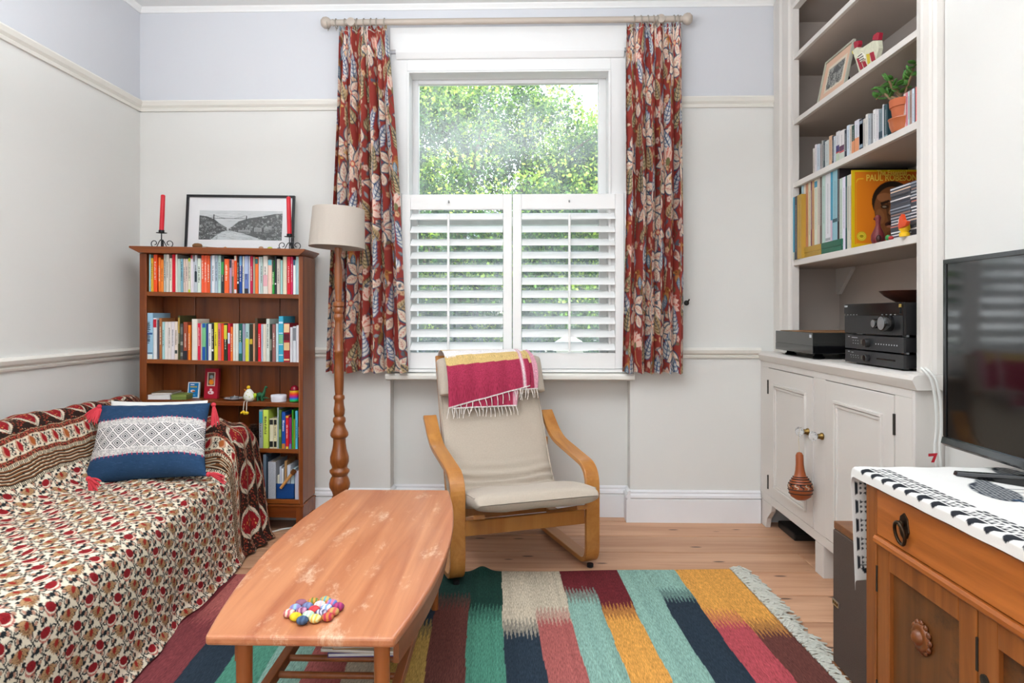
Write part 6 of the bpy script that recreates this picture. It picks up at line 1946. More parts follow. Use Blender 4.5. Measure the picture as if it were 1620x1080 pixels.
def bcol(f, s, send):
    e = s - s_F + .088 + .035 * f
    C = np.where((e < .03)[..., None], WHB, np.where((e < .072)[..., None], TANB, np.where((e < .135)[..., None], WHB, np.where((e < .185)[..., None], TANB, CRI))))
    C = np.where(((f > .90) & (f < .955) & (e > .06))[..., None], PNK, C)
    C = np.where(((f > .925) & (f < .94) & (e > .06))[..., None], WHB * .8, C)
    C = np.where((np.abs(s - send) < .006)[..., None], WHB, C)
    return C
e1_, f1_ = layer('upper_layer', -.232, .172, .04, .648, .738, .009, bcol)
e2_, f2_ = layer('lower_layer', -.215, .105, s_top + .05, .646, .646, .003, lambda f, s, sd: np.where((np.abs(s - sd) < .005)[..., None], WHB, np.where((f > .93)[..., None], PNK, CRI) + 0 * s[..., None]))
e3_, f3_ = layer('lower_layer', .105, .216, .06, .722, .722, .002, lambda f, s, sd: np.where((np.abs(s - sd) < .005)[..., None], WHB, np.where((f > .80)[..., None], PNK, np.where((s - s_F < .09)[..., None], TANB, CRI)) + 0 * s[..., None]))
mb = MB(); rr = random.Random(3)
for ed, step, ln in ((e1_, 5, .045), (e2_, 4, .042), (e3_, 9, .045)):
    for i in range(0, len(ed), step):
        p = Vector(ed[i]); dx = rr.uniform(-.012, .012)
        mb.tube([p, p + Vector((dx * .4, -.006, -.014)), p + Vector((dx, -.004, -ln * .7)), p + Vector((dx * 1.2, -.001, -ln * rr.uniform(.85, 1.1)))], [.0016, .0022, .0016, .002], 5)
mb.build('tassels', mat('white_cotton', 'e8e2dc', .9), bl, local=True, kind='stuff', smooth=True)

# ================================================================== ALCOVE CONTENTS
def aY(u, X): return onX(u, 499, X).y
ZB, ZCs, ZD, ZW = SHZ['B'][1] + .0003, SHZ['C'][1] + .0003, SHZ['D'][1] + .0003, .8944
def side_book(u0, u1, z0, h, colr, lab, group, name, cat, X=1.302, depth=.135, bands=(), th=.0015):
    """A spine facing the room: runs along Y between two picture columns."""
    ya, yb = aY(u1, X) + .0004, aY(u0, X) - .0004
    t = thing(name, lab, cat, (X + depth / 2, (ya + yb) / 2, z0), group=group)
    w = min(th, (yb - ya) * .25)
    mb = MB()
    mb.prism([(X + depth, ya), (X, ya), (X, yb), (X + depth, yb), (X + depth, yb - w), (X + w, yb - w), (X + w, ya + w), (X + depth, ya + w)], 'Z', z0, z0 + h)
    mb.build('cover', cloth_mat(colr), t)
    mb = MB(); mb.box(X + w, X + depth - .002, ya + w, yb - w, z0 + .001, z0 + h - .0015); mb.build('pages', M_page, t)
    for a, b, c in bands:
        mb = MB(); mb.box(X - .0005, X + .001, ya + .0006, yb - .0006, z0 + a * h, z0 + b * h); mb.build('spine_band', cloth_mat(c), t)
    if yb - ya > .008:
        lum = sum(int(colr[i:i + 2], 16) for i in (0, 2, 4)) / 3
        rr = random.Random(int(u0 * 97)); mb = MB(); z = z0 + h * rr.uniform(.1, .3); ym = (ya + yb) / 2
        while z < z0 + h * .85:
            s = rr.uniform(.002, .005); mb.box(X - .0004, X + .001, ym - .0016, ym + rr.uniform(.0003, .0016), z, z + s * .7); z += s + .001
        mb.build('spine_print', cloth_mat('33343a' if lum > 130 else 'd8d8d8'), t)
    return t
CDS = [(278, 301, 'c8c0b8'), (302, 325, 'd8d0d4'), (326, 363, 'b8c4d0'), (365, 385, 'a09898'), (386, 405, '989898'), (406, 425, '405058'), (426, 472, 'bcc4c4'), (475, 507, 'd8b090'), (512, 530, '283848'), (531, 552, 'c8d0d8'), (560, 600, 'd0d0d4', [(0, .3, 'b8c8b0'), (.3, .34, 'c03030'), (.34, .55, '40306c')]),
       (601, 660, 'dcd8d8', [(0, .26, 'c4ccc0'), (.27, .31, 'c83030'), (.32, .5, '583050')]), (665, 690, '202838'), (691, 725, 'c8d4e0'), (726, 750, 'd8ccc0'), (751, 786, '184038', [(0, .46, 'dc9468')]), (787, 842, 'd0d0d8', [(0, .46, 'dc9468')]), (845, 886, '1c2838', [(.1, .95, '8ca0b0'), (.2, .85, '1c2838')]), (890, 920, 'c8c4bc'),
       (921, 950, 'dcdad4'), (951, 985, 'a8b0b8'), (986, 1010, '888c90'), (1011, 1046, 'dcdcdc'), (1047, 1080, 'd8d4d8'), (1081, 1126, '7c8c94', [(.1, .3, '2c4454')]), (1127, 1141, 'e0e0e4'), (1142, 1190, '284850', [(.0, .1, '90a8b0')])]
for i, c in enumerate(CDS):
    side_book(1250 + c[0] / 7.714, 1250 + c[1] / 7.714, ZCs, .118 + .006 * ((i * 5) % 3), c[2], '%s CD case, %s from the window end of the CD row in the alcove' % (cname(c[2]), ordinal(i + 1)), 'CDs beside the terracotta pot', 'cd_case', 'CD', bands=c[3] if len(c) > 3 else ())
CDS2 = [(445, 474, 'd8c0b8'), (475, 504, 'd88898'), (505, 529, 'b8d0d0'), (530, 564, 'a08880'), (565, 599, 'd0dce8'), (600, 614, '385058'), (615, 650, 'e87878')]
for i, c in enumerate(CDS2):
    side_book(1380 + c[0] / 9, 1380 + c[1] / 9, ZCs, .123, c[2], '%s CD case, %s past the terracotta pot towards the room' % (cname(c[2]), ordinal(i + 1)), 'CDs past the terracotta pot', 'cd_case', 'CD')
mb = MB(); mb.box(1.32, 1.50, 3.17, 3.335, ZCs, ZCs + .014)
tag(mb.build('flat_case', mat('case_grey', 'b8b4ac', .5), bevel=.002), 'flat pale grey case lying at the window end of the CD shelf', 'case')

# records
LP0 = [(62, 83, 'a86c50', [(.0, .8, '3c3030')]), (85, 126, '3090b0', [(.0, .12, 'c8c4b0')]), (128, 156, '3c3438'), (158, 207, 'b8943c')]
for i, c in enumerate(LP0):
    side_book(1240 + c[0] / 7.45, 1240 + c[1] / 7.45, ZD, .303, c[2], '%s record sleeve, %s from the window end of the record shelf' % (cname(c[2]), ordinal(i + 1)), 'tall records at the window end of the shelf', 'record_sleeve', 'record', X=1.283, depth=.30, bands=c[3] if len(c) > 3 else ())
for (ua, ub, h, colr, lab) in ((1268, 1299, .050, 'b08c34', 'gold boxed record set lying flat under the upright records'), (1299.3, 1331, .050, '1c6048', 'dark green boxed record set lying flat under the upright records')):
    ya, yb = aY(ub, 1.297), aY(ua, 1.297)
    t = thing('record_box', lab, 'record box', (1.45, (ya + yb) / 2, ZD))
    mb = MB(); mb.box(1.297, 1.59, ya, yb, ZD, ZD + h * .45); mb.build('tray', cloth_mat(colr), t, bevel=.001)
    mb = MB(); mb.box(1.296, 1.591, ya - .0005, yb, ZD + h * .47, ZD + h); mb.build('lid', cloth_mat(colr), t, bevel=.001)
LPS = [(208, 235, 'a8c4cc'), (236, 257, 'e0d4c0'), (258, 286, 'c88a68'), (288, 317, 'd8d0b0'), (318, 330, '702050'), (331, 357, 'c89868'), (360, 395, 'd8dcc8', [(.88, .97, '3890b0')]), (396, 425, 'd0c4b8'), (426, 447, '6c5c54'), (450, 490, 'b8d0c8'), (491, 549, 'dcdce0', [(.02, .06, 'a0a4a8')]),
       (551, 574, '40a0c0', [(0, .3, 'd0b8c8')]), (576, 630, '8cb8c4', [(.26, .31, '2c5460')]), (632, 654, '241c20')]
for i, c in enumerate(LPS):
    side_book(1240 + c[0] / 7.45, 1240 + c[1] / 7.45, ZD + .0505, .298, c[2], '%s record sleeve, %s of those standing on the boxed sets' % (cname(c[2]), ordinal(i + 1)), 'records standing on the boxed sets', 'record_sleeve', 'record', X=1.304, depth=.285, bands=c[3] if len(c) > 3 else (), th=.001)
LPS2 = [(656, 690, 'c0d0c4'), (691, 725, 'e0dcec'), (726, 745, '205050'), (746, 780, 'c8c8b8'), (781, 799, 'd8d4d0')]
for i, c in enumerate(LPS2):
    side_book(1240 + c[0] / 7.45, 1240 + c[1] / 7.45, ZD, .303, c[2], '%s record sleeve, %s of those beside the orange album' % (cname(c[2]), ordinal(i + 1)), 'records beside the orange album', 'record_sleeve', 'record', X=1.304, depth=.285, th=.001)
# the orange album facing the room
AYp = 2.772
ax0, axw = onY(1347.5, 330, AYp).x, .272
az0, az1 = ZD, onY(1347, 269, AYp).z
al = thing('record_album', 'orange and yellow record album with a portrait, facing the room on the record shelf', 'record', (ax0 + axw / 2, AYp, az0))
mb = MB(); mb.box(ax0, ax0 + axw, AYp, AYp + .006, az0, az1); mb.build('sleeve', cloth_mat('d8a81c'), al)
aw, ah = .315, az1 - az0
P = Print(420, 420, 'd8b018')
P.rect(10, 420, 10, 400, 'd8781c')
for i in range(60): P.rect(10 + i * 7, 17 + i * 7, 10, 400, tuple(hexa('dc8020') * (1 - i / 60) + hexa('b84814') * (i / 60)))
P.rect(0, 16, 0, 420, 'd0b41c'); P.rect(0, 420, 0, 9, 'd0b41c')
P.path([(24, 70), (24, 60), (34, 48), (60, 46)], 4, 'e0c030'); P.line(24, 70, 24, 396, 2.2, 'd89c24'); P.line(24, 396, 420, 396, 3, 'd8b830')
# a generic head: hair, face, brow, eyes, nose, open mouth, shoulders
P.ell(214, 170, 108, 110, '2a2018'); P.poly([(110, 420), (150, 396), (250, 360), (420, 350), (420, 420)], '281c16')
P.ell(214, 206, 96, 116, '7c4c2c'); P.poly([(124, 240), (150, 330), (200, 372), (300, 380), (320, 220)], '7c4c2c'); P.ell(252, 210, 70, 120, '5a3822')
P.ell(180, 150, 48, 26, '9a6440', .1); P.ell(150, 250, 22, 40, '8c5a38', -.2)
P.poly([(150, 176), (196, 160), (204, 170), (156, 190)], '2c1c14'); P.poly([(232, 168), (280, 166), (282, 180), (234, 180)], '241810')
P.ell(174, 198, 22, 12, '3a2418'); P.ell(172, 198, 11, 5, '8c7c68'); P.ell(252, 196, 22, 12, '2c1c14'); P.ell(252, 197, 9, 4, '8c7c6c')
P.poly([(204, 180), (222, 180), (240, 240), (190, 244)], '8a5634'); P.ell(216, 240, 28, 12, '4c2e1c'); P.ell(204, 228, 10, 14, '9c6844')
P.ell(214, 290, 40, 17, '3c1c18', -.1); P.ell(214, 288, 26, 7, '180c0a', -.1); P.ell(210, 304, 28, 7, 'a0644c'); P.ell(214, 340, 30, 14, '6c4028')
P.ell(52, 356, 26, 26, 'b89c1c'); P.ell(52, 356, 23, 23, 'dcc43c'); P.ell(52, 356, 12, 8, 'b8a020')
for k in range(14): P.ell(52 + 18 * math.cos(k * .45), 356 + 18 * math.sin(k * .45), 1.8, 1.8, '7c6c18')
P.rect(43, 61, 351, 354, '6c6018'); P.rect(43, 61, 358, 361, '6c6018')
H = 150; W = 136
uu, vv = np.meshgrid(np.linspace(0, axw / aw, W), np.linspace(0, 1, H))
C = P.sample(uu * 420, vv * 420)
grid_obj('cover_print', np.stack([ax0 + uu * aw, np.full_like(uu, AYp - .0006), az1 - vv * ah], -1), printed('album_print', .3, 900, 0, vary=.01), al, C, smooth=False)
M_ylet = mat('yellow_lettering', 'e4c84c', .5)
RXm = Matrix.Rotation(PI / 2, 4, 'X')
tx = lambda u, v: onY(u, v, AYp - .001)
p1, p2 = tx(1411, 273.5), tx(1411.5, 281.5)
text_obj('lettering', 'The Essential', .030, M_ylet, al, Matrix.Translation((p1.x, AYp - .0012, p1.z)) @ RXm, .0003, True, onY(1432, 0, AYp).x - onY(1385, 0, AYp).x)
text_obj('lettering', 'PAUL ROBESON', .036, M_ylet, al, Matrix.Translation((p2.x - .002, AYp - .0012, p2.z)) @ RXm, .0003, True, onY(1447, 0, AYp).x - onY(1367, 0, AYp).x)
# CD stacks lying flat
rr = random.Random(21)
CC = ['c8c4c8', 'e0dcdc', '8c6c60', '24262e', 'd8b8a0', '3c3c44', 'b8bcc4', 'e4e4e8', '282c34', '6c7480', 'c07060', 'd4d4d8', '1c2438', 'a8a8ac', 'e8e8e8', '504848', '9098a4', 'd8ccc8']
for sI, (ya, yb, where) in enumerate(((aY(1439.5, 1.305) + .001, aY(1408, 1.305), 'stack beside the orange album'), (aY(1439.5, 1.305) - .137, aY(1439.5, 1.305) - .001, 'stack against the shelf upright'))):
    for i in range(18):
        j = rr.uniform(0, .004)
        z = ZD + i * .0104
        c = CC[(i * 7 + sI * 5) % len(CC)]
        t = thing('cd_case', '%s CD lying flat, %s from the bottom of the %s' % (cname(c), ordinal(i + 1), where), 'CD', (1.37, (ya + yb) / 2, z), group='flat CDs in the ' + where)
        mb = MB(); mb.box(1.305 + j, 1.43 + j, ya, yb, z, z + .0028); mb.box(1.305 + j, 1.43 + j, ya, yb, z + .0074, z + .0102); mb.build('case', mat('clear_case', '585c64', .15, spec=.6), t)
        mb = MB(); mb.box(1.3055 + j, 1.429 + j, ya + .001, yb - .001, z + .0028, z + .0074); mb.build('inlay', cloth_mat(c), t)
# carved figurine, small toys
fz = ZD
p = Vector((1.300, aY(1389, 1.30), fz))
t = thing('figurine', 'dark red patterned long-necked figurine before the orange album', 'figurine', p)
M_fig = mat('fig_red', '6c2428', .5, vary=.5, vscale=160)
mb = MB(); mb.lathe([(0, 0), (.020, .0), (.024, .012), (.023, .03), (.013, .052), (.008, .066), (.0085, .082), (.011, .092), (.008, .102), (0, .106)], p, 16); mb.build('body', M_fig, t, smooth=True)
mb = MB(); mb.tube([p + Vector((-.002, 0, .094)), p + Vector((-.004, .018, .092))], [.008, .004], 8); mb.build('head', M_fig, t, smooth=True)
mb = MB(); mb.ball(p + Vector((-.008, -.022, .014)), (.010, .010, .014), 10, 8)
mb.build('young', mat('fig_dark', '3c1c18', .5, vary=.4, vscale=160), t, smooth=True)
p = Vector((1.300, aY(1405, 1.30), fz))
t = thing('toy', 'tiny green and red toy between the figurine and the toy hen', 'toy', p)
mb = MB(); mb.ball(p + Vector((0, 0, .011)), (.009, .012, .011), 10, 8); mb.build('body', mat('toy_green', '3c8c4c', .4), t, smooth=True)
mb = MB(); mb.ball(p + Vector((0, -.020, .008)), (.008, .012, .008), 10, 8); mb.build('head', mat('toy_red', 'b03030', .4), t, smooth=True)
p = Vector((1.285, aY(1431, 1.285), fz))
t = thing('toy_hen', 'small bright yellow and red toy hen at the front of the record shelf', 'toy', p)
mb = MB(); mb.lathe([(0, 0), (.016, 0), (.017, .012), (.012, .016), (.018, .026), (.016, .042), (0, .05)], p, 14); mb.build('body', mat('toy_bright_yellow', 'f0c020', .4), t, smooth=True)
mb = MB(); mb.ball(p + Vector((-.003, .014, .056)), (.010, .011, .012), 12, 8); mb.build('head', mat('toy_white', 'e8dcd0', .4), t, smooth=True)
mb = MB(); mb.ball(p + Vector((-.003, .014, .068)), (.005, .010, .006), 10, 6); mb.ball(p + Vector((-.008, .018, .044)), (.004, .004, .006), 8, 6); mb.build('comb', mat('toy_bright_red', 'd82020', .4), t, smooth=True)
mb = MB(); mb.prism([(p.y + .006, p.z + .026), (p.y - .038, p.z + .032), (p.y - .050, p.z + .046), (p.y - .026, p.z + .052), (p.y - .014, p.z + .076), (p.y + .002, p.z + .060)], 'X', p.x - .019, p.x - .006); mb.build('wing', mat('toy_orange_red', 'd84c20', .4), t, bevel=.002)

# shelf B: framed drawing, wooden hen, iron ornament
ya, yb = aY(1334, 1.315), aY(1290.5, 1.315)
hgt = onX(1293, 100, 1.33).z - ZB
t = thing('framed_drawing', 'small pale framed drawing with peach mount leaning on the alcove shelf', 'picture', (1.33, (ya + yb) / 2, ZB))
MF = Matrix.Translation((1.315, yb, ZB)) @ Matrix.Rotation(.20, 4, 'Y') @ Matrix.Rotation(-PI / 2, 4, 'Z')     # local: x along the base towards the room end, z up, -y to the viewer
w = yb - ya
mb = MB()
f_ = .010
for b in ((0, w, 0, .012, hgt - f_, hgt), (0, w, 0, .012, 0, f_), (0, f_, 0, .012, f_, hgt - f_), (w - f_, w, 0, .012, f_, hgt - f_)): mb.box(*b, MF)
mb.build('frame', mat('pale_gilt_frame', 'b0b0a0', .5), t, bevel=.001)
P = Print(200, 140, 'd8b49c')
P.rect(30, 170, 25, 108, 'd8ccb8'); P.rect(42, 158, 34, 100, '8c8c88')
for i in range(300): x_, y_ = rr.uniform(44, 156), rr.uniform(36, 98); P.curl(x_, y_, rr.uniform(2, 6), 0, 4, 1.2, rr.choice(['4c4c4c', 'b8b8b0', '6c6c6c', '303030']))
P.poly([(60, 60), (100, 36), (140, 60)], '5c5c5c')
uu, vv = np.meshgrid(np.linspace(0, 1, 70), np.linspace(0, 1, 60))
C = P.sample(uu * 200, vv * 140)
q = np.stack([f_ * .5 + uu * (w - f_), np.full_like(uu, .006), f_ * .5 + (1 - vv) * (hgt - f_)], -1)
T_ = np.array(MF); q = q @ T_[:3, :3].T + T_[:3, 3]
grid_obj('drawing', q, printed('engraving_paper'), t, C, smooth=False)
mb = MB(); mb.box(f_ * .4, w - f_ * .4, .0075, .0115, f_ * .4, hgt - f_ * .4, MF); mb.build('backing', mat('backing_board', '8c7c68', .9), t)
def hp(x, y):
    q = onX(1280 + x / 8.31, 40 + y / 8.31, 1.306); return (q.y, q.z)
def hshape(pts, x0, x1, name, m, par):
    mb = MB(); mb.prism([hp(*p_) for p_ in pts], 'X', x0, x1); return mb.build(name, m, par, bevel=.001)
b0 = hp(690, 585)
hen = thing('wooden_hen', 'flat painted wooden hen with red comb and tail on the alcove shelf', 'ornament', (1.32, b0[0] - .05, ZB))
hx0, hx1 = 1.303, 1.320
base_y = lambda y: ZB
hb = [hp(x, y) for x, y in ((580, 335), (600, 315), (640, 285), (665, 310), (715, 290), (845, 205), (915, 200), (925, 300), (910, 370), (890, 440))]
hb = hb + [(hp(890, 440)[0], ZB), (hp(672, 590)[0], ZB), hp(640, 520), hp(605, 420)]
mb = MB(); mb.prism(hb, 'X', hx0, hx1); mb.build('body', mat('hen_cream', 'd0d0b8', .6, vary=.25, vscale=90), hen, bevel=.001)
M_hr = mat('hen_red', 'a01c34', .55)
hshape([(588, 240), (600, 215), (655, 200), (660, 250), (640, 290), (600, 300)], hx0 + .001, hx1 - .001, 'comb', M_hr, hen)
hshape([(835, 195), (850, 130), (900, 92), (930, 100), (915, 195)], hx0 + .001, hx1 - .001, 'tail', M_hr, hen)
hshape([(565, 345), (580, 330), (600, 345), (590, 385), (575, 375)], hx0 + .001, hx1 - .001, 'beak', mat('hen_yellow', 'c8b030', .55), hen)
hshape([(640, 440), (675, 425), (722, 565), (690, 588)], hx0 - .003, hx0 + .002, 'breast_patch', M_hr, hen)
hshape([(712, 480), (750, 470), (775, 530), (738, 556)], hx0 - .003, hx0 + .002, 'leg_patch', M_hr, hen)
hshape([(812, 365), (860, 345), (885, 450), (840, 478)], hx0 - .003, hx0 + .002, 'flank_patch', M_hr, hen)
hshape([(765, 380), (805, 372), (815, 490), (785, 515)], hx0 - .002, hx0 + .002, 'yellow_patch', mat('hen_yellow', 'c8b030', .55), hen)
hshape([(668, 400), (715, 355), (745, 380), (758, 440), (700, 485)], hx0 - .006, hx0 + .001, 'wing', mat('hen_white', 'e0ddd0', .55), hen)
for (a, b) in (((675, 412), (728, 372)), ((682, 440), (745, 402)), ((692, 468), (752, 434))):
    pa_, pb_ = hp(*a), hp(*b); mb = MB(); mb.tube([(hx0 - .0065, pa_[0], pa_[1]), (hx0 - .0065, pb_[0], pb_[1])], .0016, 5); mb.build('wing_stripe', mat('black_paint', '1c1c1c', .5), hen)
oy = aY(1338, 1.40)
t = thing('iron_ornament', 'small dark curled iron ornament behind the framed drawing', 'ornament', (1.41, oy, ZB))
mb = MB()
for z0_, s in ((.02, 1), (.055, -1), (.09, 1)):
    mb.tube([(1.41, oy + s * .004 + .018 * math.cos(a * .55), ZB + z0_ + .018 * math.sin(a * .55)) for a in range(11)], .003, 6)
mb.tube([(1.41, oy - .002, ZB), (1.41, oy + .004, ZB + .06), (1.41, oy - .004, ZB + .125)], .003, 6)
mb.build('scroll', M_wire, t, smooth=True)

# plant pot
py_ = (aY(1404.5, 1.36) + aY(1429, 1.36)) / 2
pc = Vector((1.322, 2.438, ZCs))
M_terra = mat('terracotta', 'b86440', .75, vary=.08, vscale=20, bump=.1)
t = thing('saucer', 'glazed terracotta bowl saucer under the plant pot in the alcove', 'saucer', pc)
mb = MB(); mb.lathe([(0, 0), (.040, 0), (.047, .020), (.0505, .042), (.0525, .044), (.052, .047), (.048, .045), (.043, .012), (0, .010)], pc, 32); mb.build('bowl', mat('glazed_terracotta', 'b4643c', .2, spec=.6, vary=.1), t, smooth=True)
t = thing('potted_plant', 'leafy succulent in a terracotta pot on the alcove CD shelf', 'plant', pc + Vector((0, 0, .0104)))
z0 = ZCs + .0104
mb = MB(); mb.lathe([(0, z0), (.032, z0), (.043, z0 + .075), (.047, z0 + .076), (.049, z0 + .102), (.045, z0 + .103), (.042, z0 + .085), (0, z0 + .085)], (pc.x, pc.y, 0), 32); mb.build('pot', M_terra, t, smooth=True)
mb = MB(); mb.lathe([(0, z0 + .092), (.042, z0 + .090)], (pc.x, pc.y, 0), 24); mb.build('soil', mat('soil', '3a2a1e', .95, bump=.5), t)
zs = z0 + .090
stems = [[(0, 0, 0), (-.02, .03, .03), (-.045, .07, .055), (-.05, .095, .045)], [(0, 0, 0), (-.02, .012, .04), (-.03, .02, .075), (-.03, .03, .10)], [(0, 0, 0), (0, -.015, .04), (-.02, -.04, .07), (-.02, -.06, .10)], [(0, 0, 0), (-.03, .04, .03), (-.05, .05, .06), (-.05, .06, .085)], [(0, 0, 0), (-.01, -.03, .04), (-.02, -.08, .07), (-.02, -.10, .105)], [(-.01, .0, .03), (-.045, .0, .06), (-.06, -.01, .08)]]
lp = None
M_succ = mat('succulent_leaf', '4c8038', .4, vary=.3, vscale=30)
for s_ in stems:
    pts = [Vector((pc.x + a, pc.y + b, zs + c)) for a, b, c in s_]
    mb = MB(); mb.tube(pts, [.006, .005, .004, .003][:len(pts)], 7); mb.build('stem', mat('plant_stem', '8c7458', .8), t, smooth=True)
    for j in range(11):
        q = rr.uniform(.35, 1.0) * (len(pts) - 1); i0 = min(int(q), len(pts) - 2); base = pts[i0].lerp(pts[i0 + 1], q - i0)
        d = Vector((rr.uniform(-1, .6), rr.uniform(-1, 1), rr.uniform(-.3, 1))).normalized()
        if lp is None:
            mb = MB(); mb.ball((.016, 0, 0), (.017, .010, .0035), 10, 6); mb.v = [(x, y, z + 6 * (x - .016) ** 2) for x, y, z in mb.v]
            lp = mb.build('leaf', M_succ, t, smooth=True, local=True); o = lp
        else:
            o = lp.copy(); COL.objects.link(o); o.parent = t
        o.location = base - WLOC[t.name]
        o.rotation_mode = 'QUATERNION'; o.rotation_quaternion = d.to_track_quat('X', 'Z')
        sc_l = rr.uniform(.8, 1.15); o.scale = (sc_l,) * 3

# ------------------------------------------------------------------ hi-fi
M_bm = mat('black_metal', '1b1b1d', .42, spec=.5, vary=.05)
M_bg = mat('black_gloss', '0c0c0e', .12, spec=.6, vary=.02)
M_chr = mat('brushed_chrome', 'b8bcc0', .28, metallic=1.0)
M_pale = mat('pale_print', 'c8ccd0', .5)
HX = 1.25
hy0, hy1 = aY(1429.5, HX), aY(1337, HX)
def hz(v): return onX(1337, v, HX).z
def hY(zx): return aY(1330 + zx / 7.45, HX)
def unit(name, lab, cat, z0, z1, deep, m):
    t = thing(name, lab, cat, ((HX + deep) / 2, (hy0 + hy1) / 2, z0))
    mb = MB(); mb.box(HX + .008, HX + deep, hy0 + .004, hy1 - .004, z0 + .008, z1 - .001); mb.build('case', M_bm, t, bevel=.002)
    mb = MB(); mb.box(HX, HX + .009, hy0, hy1, z0 + .006, z1); mb.build('front_panel', m, t, bevel=.001)
    for y in (hy0 + .05, hy1 - .05):
        for x in (HX + .04, HX + deep - .05):
            mb = MB(); mb.lathe([(0, z0), (.018, z0), (.018, z0 + .009), (0, z0 + .009)], (x, y, 0), 14); mb.build('foot', M_bg, t)
    return t
def knob(t, y, z, r, ln, name='knob', m=M_bg, face=M_chr):
    mb = MB(); mb.lathe([(0, -ln), (r * .92, -ln), (r, -ln * .9), (r, 0), (0, 0)], (HX, y, z), 24, axis='X'); k = mb.build(name, m, t, smooth=True)
    mb = MB(); mb.lathe([(0, -ln - .0008), (r * .8, -ln - .0008), (r * .8, -ln + .001), (0, -ln + .001)], (HX, y, z), 24, axis='X'); mb.build('cap', face, k, smooth=True)
def mark(mb, zx, z, w=.004, h=.002): mb.box(HX - .0006, HX + .001, hY(zx) - w / 2, hY(zx) + w / 2, z - h / 2, z + h / 2)
zA, zB_, zC_, zD_ = ZW, hz(552) , hz(528.5), hz(481)
u1 = unit('cd_player', 'slim dark grey disc player at the bottom of the hi-fi stack', 'hi-fi', zA, zB_, .30, mat('dark_grey_metal', '2c2c2e', .45))
zm = (zA + zB_) / 2 + .003
knob(u1, hY(325), zm, .013, .016, m=M_bm, face=M_bg)
mb = MB(); mb.box(HX - .0008, HX + .001, hY(645), hY(425), zm - .001, zm + .004); mb.build('disc_slot', M_bg, u1)
mb = MB(); mb.box(HX - .0008, HX + .001, hY(290), hY(240), zm - .008, zm + .006); mb.build('display', mat('dim_display', '5a544c', .3), u1)
mb = MB()
for i in range(4): mark(mb, 120 + i * 28, zm + .004, .004, .003); mark(mb, 125 + i * 28, zm - .004, .004, .002)
mark(mb, 98, zm + .017, .012, .003); mark(mb, 140, zm + .015, .016, .002); mb.build('marks', M_pale, u1)
u2 = unit('amplifier', 'slim dark grey amplifier in the middle of the hi-fi stack', 'hi-fi', zB_ + .0003, zC_, .30, mat('dark_grey_metal', '2c2c2e', .45))
zm = (zB_ + zC_) / 2 + .003
knob(u2, hY(325), zm, .016, .016, m=M_bm, face=M_bg)
mb = MB(); mb.box(HX - .0008, HX + .001, hY(290), hY(235), zm - .006, zm + .009); mb.build('display', mat('dim_display', '5a544c', .3), u2)
mb = MB()
for i in range(9): mark(mb, 415 + i * 31, zm - .002, .005, .004)
for i in range(3): mark(mb, 148 + i * 28, zm + .005, .004, .0025); mark(mb, 148 + i * 28, zm - .006, .005, .0025)
mark(mb, 98, zm + .019, .012, .003); mark(mb, 165, zm + .016, .045, .0025); mb.build('marks', M_pale, u2)
u3 = unit('receiver', 'tall glossy black receiver with two round knobs topping the hi-fi stack', 'hi-fi', zC_ + .0003, zD_, .34, M_bg)
zh = zC_ + (zD_ - zC_) * .63
mb = MB(); mb.box(HX - .004, HX, hy0 + .018, hy1, zh + .006, zD_ - .001); mb.build('upper_fascia', M_bg, u3, bevel=.001)
mb = MB(); mb.box(HX - .002, HX, hy0 + .002, hy1, zC_ + .008, zh - .002); mb.build('lower_fascia', M_bm, u3, bevel=.001)
kz = zC_ + (zD_ - zC_) * .33
knob(u3, hY(465), kz + .006, .017, .026); knob(u3, hY(590), kz + .008, .029, .034, 'volume_knob')
mb = MB()
for z in (.55, .42, .28): mark(mb, 68, zC_ + (zD_ - zC_) * z, .005, .005)
mark(mb, 120, kz + .012, .006, .002)
for i in range(4): mark(mb, 85 + i * 35, zh + .002, .008, .002); mark(mb, 490 + i * 50, zh + .002, .010, .002)
mb.build('buttons', M_pale, u3)
mb = MB(); mb.box(HX - .0046, HX - .003, hY(728), hY(700), zD_ - .017, zD_ - .006); mb.build('gold_badge', mat('gold_badge', 'b89c50', .4, metallic=.6), u3)
Mt = Matrix.Translation((HX - .0046, hY(78), zD_ - .010)) @ Matrix.Rotation(-PI / 2, 4, 'Z') @ Matrix.Rotation(PI / 2, 4, 'X')
text_obj('lettering', 'SONY', .009, M_pale, u3, Mt, .0003, True)
bcn = Vector((1.385, aY(1441, 1.385), zD_ + .0005))
t = thing('wooden_bowl', 'shallow dark wooden bowl resting on top of the black receiver', 'bowl', bcn)
mb = MB(); mb.lathe([(0, 0), (.045, 0), (.05, .004), (.085, .025), (.104, .044), (.100, .045), (.080, .030), (.045, .010), (0, .008)], bcn, 36); mb.build('bowl', wood('dark_bowl_wood', '3c2018', '5a3424', 'X', 1, .35), t, smooth=True)
